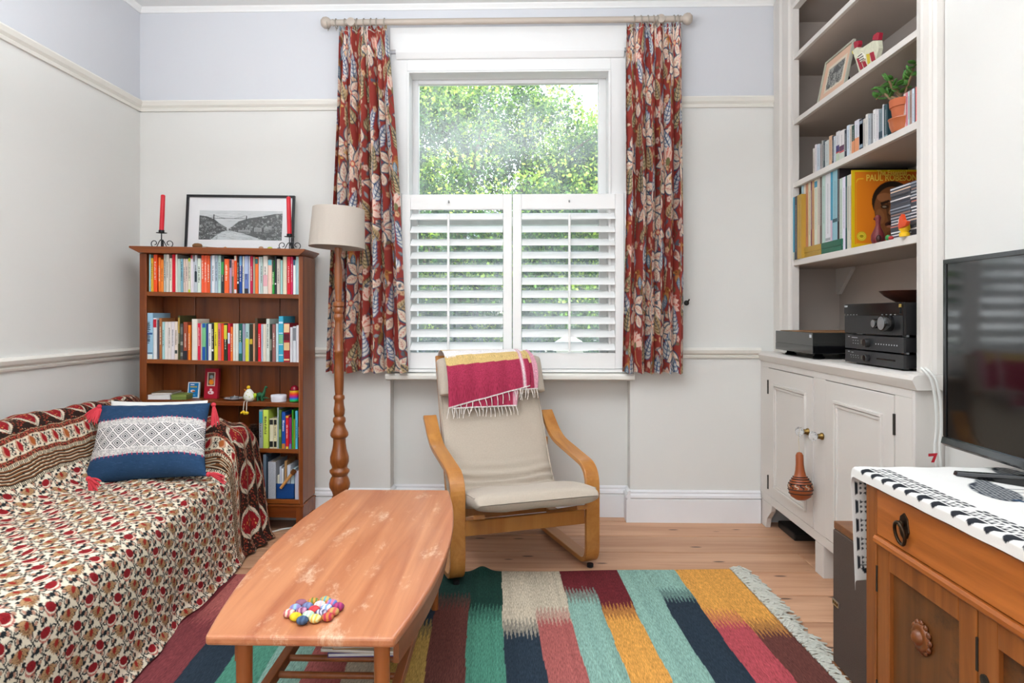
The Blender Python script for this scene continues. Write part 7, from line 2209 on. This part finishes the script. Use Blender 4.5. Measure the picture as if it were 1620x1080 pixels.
# turntable
TX = 1.195
ty0, ty1 = aY(1285.5, TX), 3.342
tz0, tz1 = .9175, 1.004
tt_ = thing('turntable', 'black record player with smoked lid at the window end of the cupboard top', 'turntable', ((TX + .17), (ty0 + ty1) / 2, ZW))
mb = MB(); mb.box(TX, TX + .355, ty0, ty1, tz0, tz0 + .034); mb.build('plinth', M_bg, tt_, bevel=.002)
msm = bpy.data.materials.new('smoked_acrylic'); nt, p = nodes_of(msm); p.inputs['Base Color'].default_value = hexc('3c3c3a') + (1,); p.inputs['Roughness'].default_value = .06; p.inputs['Transmission Weight'].default_value = .25; p.inputs['Specular IOR Level'].default_value = .7
mb = MB()
a, b, c, d = TX + .001, TX + .354, ty0 + .001, ty1 - .001
mb.box(a, a + .003, c, d, tz0 + .0345, tz1); mb.box(b - .003, b, c, d, tz0 + .0345, tz1); mb.box(a + .003, b - .003, c, c + .003, tz0 + .0345, tz1); mb.box(a + .003, b - .003, d - .003, d, tz0 + .0345, tz1); mb.box(a, b, c, d, tz1, tz1 + .003)
mb.build('lid', msm, tt_)
mb = MB(); mb.lathe([(0, tz0 + .036), (.148, tz0 + .036), (.15, tz0 + .052), (0, tz0 + .054)], (TX + .17, (ty0 + ty1) / 2 + .03, 0), 40); mb.build('platter', M_bm, tt_, smooth=True)
mb = MB(); mb.tube([(TX + .30, ty0 + .06, tz0 + .036), (TX + .30, ty0 + .06, tz0 + .062), (TX + .28, ty0 + .07, tz0 + .062), (TX + .12, ty0 + .13, tz0 + .060)], .005, 8); mb.build('tonearm', M_chr, tt_, smooth=True)
for x in (TX + .05, TX + .30):
    for y in (ty0 + .06, ty1 - .06):
        mb = MB(); mb.lathe([(0, ZW), (.024, ZW), (.027, ZW + .006), (.018, ZW + .012), (.016, tz0), (0, tz0)], (x, y, 0), 16); mb.build('foot', M_bg, tt_, smooth=True)
mb = MB(); mb.box(TX - .001, TX + .001, ty0 + .014, ty0 + .032, tz1 - .018, tz1 - .005); mb.build('badge', M_pale, tt_)
t = thing('thin_board', 'thin brown card lying on the record player lid', 'board', (TX + .17, (ty0 + ty1) / 2, tz1 + .0032))
mb = MB(); mb.box(TX + .012, TX + .34, ty0 + .01, ty1 - .03, tz1 + .0034, tz1 + .0064); mb.build('card', mat('brown_card', '8c6440', .6, vary=.15), t, bevel=.001)

# gourd hanging from the knob
gq = onX(1267, 757, 1.15)
t = thing('gourd', 'carved brown gourd rattle hanging by a string from the glass knob', 'ornament', (gq.x, gq.y, onX(1268, 791, 1.155).z))
gb, gt = onX(1267, 791, gq.x).z, onX(1270, 717, gq.x).z
Hh = gt - gb
MG = Matrix.Translation((gq.x, gq.y, gb)) @ Matrix.Rotation(-.08, 4, 'X')
gp_ = [(0, 0), (.020, .002), (.040, .016), (.0485, .040), (.049, .056), (.043, .076), (.033, .090), (.024, .104), (.019, .125), (.0165, .15), (.0155, Hh - .014), (.010, Hh - .003), (0, Hh)]
mb = MB(); mb.lathe(gp_, (0, 0, 0), 28, MG)
mgo = mat('gourd_skin', '9c5028', .4, vary=.15, vscale=25)
mb.build('body', mgo, t, smooth=True)
mb = MB()
for z, r in ((.030, .0468), (.046, .0498), (.070, .0465), (.080, .0412), (.090, .0345), (.098, .029)):
    mb.tube([MG @ Vector((r * math.cos(a), r * math.sin(a), z)) for a in [2 * PI * k / 28 for k in range(28)]], .0021, 5, closed=True)
mb.build('dark_band', mat('gourd_dark', '241a18', .6), t, smooth=True)
for k in range(14):
    a = 2 * PI * k / 14
    mb = MB()
    mb.tube([MG @ Vector(((.0496 - .0008 * abs(i - 3)) * math.cos(a + .18 * math.sin(i)), (.0496 - .0008 * abs(i - 3)) * math.sin(a + .18 * math.sin(i)), .050 + .0030 * i)) for i in range(7)], .0024, 5)
    mb.build('carved_scroll', mat('gourd_cream', 'c8b098', .6) if k % 2 else mat('gourd_dark', '241a18', .6), t, smooth=True)
mb = MB(); mb.tube([MG @ Vector((0, 0, Hh - .004)), (1.165, 2.984, .555), (1.172, 2.985, .590)], .0012, 5); mb.build('string', mat('string', 'b8a888', .9), t)

# ================================================================== LOUDSPEAKER, SIDEBOARD, TELEVISION
sp_ = thing('loudspeaker', 'brown cloth-fronted loudspeaker with wooden ends behind the sideboard', 'speaker', (1.05, 1.98, 0))
M_spk = mat('speaker_cloth', '54453c', .95, vary=.25, vscale=300, bump=.4, bscale=500)
M_spw = wood('speaker_wood', '5c341c', '8a5a34', 'X', .9, .4)
sx0, sx1, sy0, sy1 = .934, 1.17, 1.845, 2.125
ztop = onX(1312, 826, .934).z
mb = MB(); mb.box(sx0 + .006, sx1, sy0, sy1, .016, ztop - .010); mb.build('cabinet', mat('speaker_dark', '2a2420', .8), sp_)
mb = MB(); mb.box(sx0, sx0 + .012, sy0 + .002, sy1 - .002, .020, ztop - .012); mb.build('grille', M_spk, sp_, bevel=.003)
mb = MB(); mb.box(sx0 + .012, sx1 - .01, sy1 - .001, sy1 + .004, .02, ztop - .012); mb.build('grille', M_spk, sp_, bevel=.002)
mb = MB(); mb.box(sx0 - .003, sx1 + .003, sy0 - .003, sy1 + .005, 0, .016); mb.build('base_board', M_spw, sp_, bevel=.002)
mb = MB(); mb.box(sx0 + .004, sx1 + .003, sy0 - .003, sy1 + .002, ztop - .010, ztop + .012); mb.build('top_board', M_spw, sp_, bevel=.002)
bq = onX(1323, 954, sx0)
mb = MB(); mb.box(sx0 - .003, sx0 + .001, bq.y - .022, bq.y + .022, bq.z - .009, bq.z + .009); mb.build('badge', M_chr, sp_, bevel=.001)
mb = MB()
for i in range(3): mb.box(sx0 - .0036, sx0 - .002, bq.y - .016 + .012 * i, bq.y - .008 + .012 * i, bq.z - .004, bq.z + .004)
mb.build('badge_marks', M_bg, sp_)

SX = .812
sb = thing('sideboard', 'old oak sideboard with drawer, panelled doors and drop handles', 'sideboard', (1.04, 1.1, 0))
M_oak = wood('oak', '6c3914', '9e5c26', 'Z', 1.0, .38)
M_oaky = wood('oak_along', '8c4a18', 'c07030', 'Y', 1.0, .38, wear='c0905c', wear_lo=.70)
M_oakp = wood('oak_panel', '482810', '7c4a20', 'Z', .6, .42, wear='2c1a0e', wear_lo=.50)
SYF = aY(1372, SX); SYN = .42; ZT = .703
yP = aY(1387, SX)
mb = MB(); mb.box(SX - .008, 1.29, SYN - .03, 1.70, ZT - .022, ZT); mb.build('top', M_oaky, sb, bevel=.003)
mb = MB(); mb.box(SX + .022, 1.285, SYN, SYF - .02, .09, ZT - .023); mb.build('carcass', M_oak, sb)
mb = MB(); mb.box(SX - .003, SX + .04, yP, SYF, .0, ZT - .023); mb.build('corner_post', M_oak, sb, bevel=.003)
mb = MB(); mb.box(SX - .003, SX + .04, SYN, SYN + .04, .0, ZT - .023); mb.build('corner_post', M_oak, sb, bevel=.003)
mb = MB(); mb.box(1.245, 1.285, SYF - .04, SYF, .0, ZT - .023); mb.build('corner_post', M_oak, sb, bevel=.003)
mb = MB(); mb.box(SX + .03, 1.25, SYF - .028, SYF - .012, .12, ZT - .023); mb.build('end_panel', M_oakp, sb, bevel=.002)
zdr = onX(1387, 845, SX).z
mb = MB(); mb.box(SX - .001, SX + .022, SYN + .042, yP - .002, zdr + .002, ZT - .028); dr = mb.build('drawer_front', M_oaky, sb, bevel=.002)
mb = MB(); mb.prism([(SX - .006, zdr), (SX - .010, zdr - .006), (SX - .010, zdr - .014), (SX - .004, zdr - .020), (SX + .02, zdr - .020), (SX + .02, zdr)], 'Y', SYN + .04, yP - .001); mb.build('rail_moulding', M_oaky, sb, bevel=.001)
yD = aY(1546, SX)
def sb_door(ya, yb, rosette=True):
    za, zb = .115, zdr - .022
    mb = MB()
    for b in ((SX, SX + .02, ya, ya + .052, za, zb), (SX, SX + .02, yb - .052, yb, za, zb), (SX, SX + .02, ya + .052, yb - .052, zb - .045, zb), (SX, SX + .02, ya + .052, yb - .052, za, za + .055)): mb.box(*b)
    d = mb.build('door', M_oak, sb, bevel=.002)
    mb = MB(); mb.box(SX + .010, SX + .018, ya + .052, yb - .052, za + .055, zb - .045); mb.build('panel', M_oakp, d)
    if rosette:
        c = onX(1459, 1013, SX); cy, cz = (ya + yb) / 2 + .008, c.z
        mb = MB(); mb.lathe([(0, .010), (.026, .010), (.030, .006), (.028, .001), (.022, -.001), (.016, -.001), (.014, -.007), (.008, -.012), (0, -.013)], (SX, cy, cz), 24, axis='X'); mb.build('rosette', wood('rosette_wood', '54290e', '844a20', 'Z', 1, .35), d, smooth=True)
        mb = MB()
        for k in range(12):
            a = 2 * PI * k / 12; mb.ball((SX + .006, cy + .029 * math.cos(a), cz + .029 * math.sin(a)), (.005, .0072, .0072), 8, 6)
        mb.build('rosette_petals', wood('rosette_wood', '54290e', '844a20', 'Z', 1, .35), d, smooth=True)
    for z in (.20, zb - .08):
        mb = MB(); mb.box(SX - .002, SX + .002, yb - .002, yb + .004, z - .03, z + .03); mb.build('hinge', M_hinge, d)
    return d
d1 = sb_door(yD + .002, yP - .003)
d2 = sb_door(yD - .395, yD - .002)
kq = onX(1553, 1072, SX)
mb = MB(); mb.lathe([(0, .001), (.011, .001), (.011, -.003), (0, -.004)], (SX, yD - .022, kq.z), 14, Matrix.Identity(4), axis='X'); mb.build('keyhole_plate', M_hinge, d2)
M_abz = mat('antique_bronze', '3c3024', .35, metallic=.85, vary=.3)
def drop_handle(y, z):
    mb = MB(); mb.prism([(y - .020, z - .004), (y - .014, z + .024), (y, z + .034), (y + .014, z + .024), (y + .020, z - .004), (y + .012, z - .018), (y, z - .024), (y - .012, z - .018)], 'X', SX - .004, SX); h = mb.build('handle_plate', M_abz, dr, bevel=.0012)
    mb = MB(); mb.ball((SX - .009, y, z + .010), (.008, .008, .008), 12, 8); mb.build('boss', M_abz, h, smooth=True)
    mb = MB(); mb.tube([(SX - .012 - .004 * math.sin(a), y + .019 * math.cos(a), z - .010 + .024 * math.sin(a)) for a in [2 * PI * k / 24 for k in range(24)]], .0038, 8, closed=True); mb.build('drop_ring', M_abz, h, smooth=True)
hq = onX(1432, 836, SX)
drop_handle(hq.y, hq.z)
drop_handle(hq.y - .62, hq.z)

# tablecloth: top with a short front overhang and a long drop at the far end
S_ = 520.0
P = Print(int(.62 * S_), int(1.75 * S_), 'e4e2de')      # x: from the front hem to the back; y: from the foot of the far drop along the top
def moon_border(along, n, at, pitch, gaps=()):
    """A printed border: bowls, a zigzag and leaf strokes. at: first bowl, in metres."""
    pos_ = at
    for k in range(n):
        if k in gaps: pos_ += pitch * .35
        c = pos_; pos_ += pitch
        def pt(a, b): return ((a * S_), (b * S_)) if along == 'y' else ((b * S_), (a * S_))
        bowl = [pt(.044, c - .018), pt(.034, c - .0165), pt(.022, c - .010), pt(.015, c), pt(.022, c + .010), pt(.034, c + .0165), pt(.044, c + .018)]
        P.poly(bowl, '24262c')
        for s in (-.014, 0, .014):
            P.poly([pt(.049, c + s - .006), pt(.049, c + s + .006), pt(.062, c + s)], '24262c')
            P.poly([pt(.070, c + s + .001), pt(.070, c + s + .013), pt(.057, c + s + .007)], '2c2e34')
        for s in (-.012, .010):
            P.leaf(*pt(.078, c + s - .010), 12, 4.6, PI / 2 if along == 'y' else 0, '24262c'); P.leaf(*pt(.087, c + s - .004), 12, 4.2, PI / 2 if along == 'y' else 0, '24262c')
moon_border('y', 33, .335, .0475, (7, 14, 21))
# the drop carries the border too: up its front edge and along its foot
for k in range(6):
    c = .045 + k * .046
    for s in (-1, 1):
        P.poly([((.028 + .0) * S_, (c - .018) * S_), (.036 * S_, (c - .014) * S_), (.036 * S_, (c + .014) * S_), (.028 * S_, (c + .018) * S_)], '24262c')
        P.poly([(.070 * S_, (c - .018) * S_), (.062 * S_, (c - .014) * S_), (.062 * S_, (c + .014) * S_), (.070 * S_, (c + .018) * S_)], '24262c')
    for q in (-.012, .0, .012):
        P.poly([(.040 * S_, (c + q - .005) * S_), (.040 * S_, (c + q + .005) * S_), (.048 * S_, (c + q) * S_)], '24262c')
        P.poly([(.058 * S_, (c + q - .006) * S_), (.058 * S_, (c + q + .004) * S_), (.050 * S_, (c + q) * S_)], '24262c')
for k in range(11):
    c = .055 + k * .05
    P.poly([((c - .018) * S_, .030 * S_), ((c - .010) * S_, .018 * S_), ((c + .010) * S_, .018 * S_), ((c + .018) * S_, .030 * S_)], '24262c')
    P.line((c - .02) * S_, .038 * S_, (c + .02) * S_, .038 * S_, 1.5, '24262c')
DROP = .285
def cl(X, Y): return ((X - SX + .0125 + .022) * S_, (DROP + 1.722 - Y) * S_)
def guinea(X, Y, ang, s=1.0):
    """A printed spotted bird seen from the side; ang turns it on the cloth."""
    cx, cy = cl(X, Y); ca, sa = math.cos(ang), math.sin(ang)
    def L(a, b): return (cx + (a * ca - b * sa) * s * S_, cy + (a * sa + b * ca) * s * S_)
    bx, by = L(0, 0)
    P.ell(bx, by, .082 * s * S_, .040 * s * S_, '26303c', ang)
    P.poly([L(.05, -.022), L(.13, .012), L(.13, .024), L(.05, .028)], '26303c')
    rg = random.Random(8)
    for a in np.arange(-.076, .12, .0085):
        for b in np.arange(-.036, .037, .0085):
            lim = (a / .08) ** 2 + (b / .038) ** 2 < .93 if a < .05 else (-.016 + (a - .05) * .3 < b < .024)
            if lim: x_, y_ = L(a + rg.uniform(-.001, .001) + (.004 if int(round(b / .0085)) % 2 else 0), b); P.ell(x_, y_, 1.25, 1.0, 'dcdcda', ang)
    P.path([L(-.066, .012), L(-.088, .030), L(-.098, .050)], .013 * S_ * s, '2c4864'); P.path([L(-.098, .050), L(-.110, .060), L(-.100, .066)], .014 * S_ * s, '2c4864')
    P.poly([L(-.118, .056), L(-.140, .062), L(-.116, .068)], 'b84858'); P.poly([L(-.098, .046), L(-.080, .052), L(-.090, .058)], 'b84858')
    P.line(*L(.0, .038), *L(.004, .075), 2.2, '24262c'); P.line(*L(.03, .034), *L(.036, .072), 2.2, '24262c')
    P.poly([L(.12, .012), L(.165, -.004), L(.13, .024)], '26303c')
gb1 = onZ(1566, 775, .707); guinea(gb1.x, gb1.y, -1.35, 1.0)
guinea(1.14, 1.645, -1.5, .85)
guinea(1.02, 1.08, 1.0, 1.0); guinea(1.14, .80, -.6, 1.0)
NXc, NYc = 170, 740
pathx = fillet([(SX - .0125, ZT - .021), (SX - .0125, ZT + .003), (SX + .03, ZT + .003), (1.288, ZT + .003)], [0, .006, 0, 0], 5)
pq_, sq_ = resample(pathx, 4000); sxx = sq_[-1] * np.linspace(0, 1, NXc) ** 1.8; px_ = np.stack([np.interp(sxx, sq_, pq_[:, k]) for k in (0, 1)], -1)
pathy = fillet([(1.712, ZT - DROP + .004), (1.716, ZT - .02), (1.710, ZT + .003), (1.60, ZT + .003), (.44, ZT + .003)], [0, .01, .012, 0, 0], 6)
py2, syy = resample(pathy, NYc)
XX = px_[:, 0][None, :] + 0 * py2[:, :1]; hem = (px_[:, 1] - (ZT + .003))[None, :]
YY = py2[:, 0][:, None] + 0 * XX; ZZ = py2[:, 1][:, None] + hem * np.where(py2[:, :1] > ZT - .01, 1, 0)
drop_ = np.clip((ZT - py2[:, 1]) / DROP, 0, 1)[:, None]
YY = YY + drop_ * (.008 * np.sin(14 * (XX - SX)) + .004)
XX = XX + .010 * drop_
ZZ = ZZ + np.where(drop_ > 0, 0, 1) * (.0008 * np.sin(60 * XX + 20 * YY) * np.cos(26 * YY)) + .0008
C = P.sample((sxx[None, :] + .0) * S_ + 0 * YY, syy[:, None] * S_ + 0 * XX)
tcl = thing('tablecloth', 'white tablecloth printed with black bowls and guinea fowl on the oak sideboard', 'tablecloth', (1.04, 1.1, ZT + .001))
grid_obj('cloth', np.stack([XX, YY, ZZ], -1), printed('printed_cotton', .9, 900, .15, vary=.03), tcl, C, thick=.0012)

# television
VX = 1.10
ty_a, ty_b = aY(1494, VX), .985
tz_a, tz_b = onX(1497, 703, VX).z, onX(1493, 411, VX).z
tv_ = thing('television', 'black flat-screen television on a blade stand standing on the sideboard cloth', 'television', (VX + .03, (ty_a + ty_b) / 2, ZT + .005))
mb = MB(); mb.box(VX, VX + .035, ty_b, ty_a, tz_a, tz_b); mb.build('shell', M_bg, tv_, bevel=.003)
mb = MB(); mb.box(VX - .004, VX, ty_b, ty_a, tz_b - .012, tz_b); mb.box(VX - .004, VX, ty_b, ty_b + .012, tz_a + .022, tz_b - .012); mb.box(VX - .004, VX, ty_a - .012, ty_a, tz_a + .022, tz_b - .012)
mb.prism([(VX, tz_a + .022), (VX - .006, tz_a + .020), (VX - .010, tz_a + .004), (VX, tz_a - .004)], 'Y', ty_b, ty_a)
mb.build('bezel', M_bg, tv_, bevel=.001)
mscr = bpy.data.materials.new('dark_screen'); nt, p = nodes_of(mscr); p.inputs['Base Color'].default_value = hexc('0c0c0c') + (1,); p.inputs['Roughness'].default_value = .07; p.inputs['Specular IOR Level'].default_value = .6
mb = MB(); mb.box(VX - .0008, VX + .001, ty_b + .012, ty_a - .012, tz_a + .022, tz_b - .012); mb.build('screen', mscr, tv_)
mb = MB(); mb.box(VX + .035, VX + .06, ty_b + .15, ty_a - .15, tz_a + .05, tz_b - .10); mb.build('rear_housing', M_bm, tv_, bevel=.01)
ym = (ty_a + ty_b) / 2
zc = ZT + .0055
tip = onZ(1512, 752, zc)
def blade(ytip, yin):
    mb = MB()
    mb.add([(tip.x, ytip + .012, zc), (tip.x - .004, ytip - .008, zc), (VX + .06, yin - .02, zc), (VX + .06, yin + .02, zc), (tip.x + .002, ytip + .010, zc + .010), (tip.x, ytip - .006, zc + .010), (VX + .05, yin - .016, zc + .034), (VX + .05, yin + .016, zc + .034)], [(0, 1, 2, 3), (4, 7, 6, 5), (0, 4, 5, 1), (1, 5, 6, 2), (2, 6, 7, 3), (3, 7, 4, 0)])
    mb.build('stand_foot', M_bg, tv_, bevel=.002)
blade(tip.y, ym + .02); blade(2 * ym - tip.y, ym - .02)
mb = MB(); mb.box(VX + .012, VX + .05, ym - .05, ym + .05, zc + .02, tz_a + .06); mb.build('neck', M_bg, tv_, bevel=.004)

# cables at the end of the cupboard
M_cab = mat('white_cable', 'e0e0dc', .5)
for k, off in enumerate((0, .012)):
    pts = [onX(1449, 577, 1.255), onX(1455, 582, 1.25)]
    pts = [Vector((1.262, 2.20, .8995 + .0)), onY(1455, 580, 2.150), onY(1466, 590, 2.135), onY(1475, 603, 2.13), onY(1481, 640, 2.13), onY(1482, 680, 2.13), onY(1477, 715, 2.13), Vector((1.27, 2.12, .45)), Vector((1.26, 2.12, .01))]
    pts = [q + Vector((off, -.004 * k, 0)) for q in pts]
    for _ in range(2):
        pts = [pts[0]] + [q for a_, b_ in zip(pts[:-1], pts[1:]) for q in (a_ * .75 + b_ * .25, a_ * .25 + b_ * .75)] + [pts[-1]]
    mb = MB(); mb.tube(pts, .0042, 8)
    tag(mb.build('cable', M_cab, smooth=True), ['white cable looping off the cupboard end down to the floor', 'second white cable running down beside the looping one at the cupboard end'][k], 'cable')
rq = onY(1477, 724, 2.10)
t = thing('cable_tag', 'small red tag tied to the white cable above the sideboard cloth', 'tag', rq)
mb = MB(); mb.prism([(rq.x - .014, rq.z + .012), (rq.x + .012, rq.z + .014), (rq.x + .002, rq.z - .014), (rq.x - .006, rq.z - .014), (rq.x + .002, rq.z + .005), (rq.x - .014, rq.z + .004)], 'Y', rq.y, rq.y + .003); mb.build('tag', mat('red_plastic', 'c02030', .4), t)
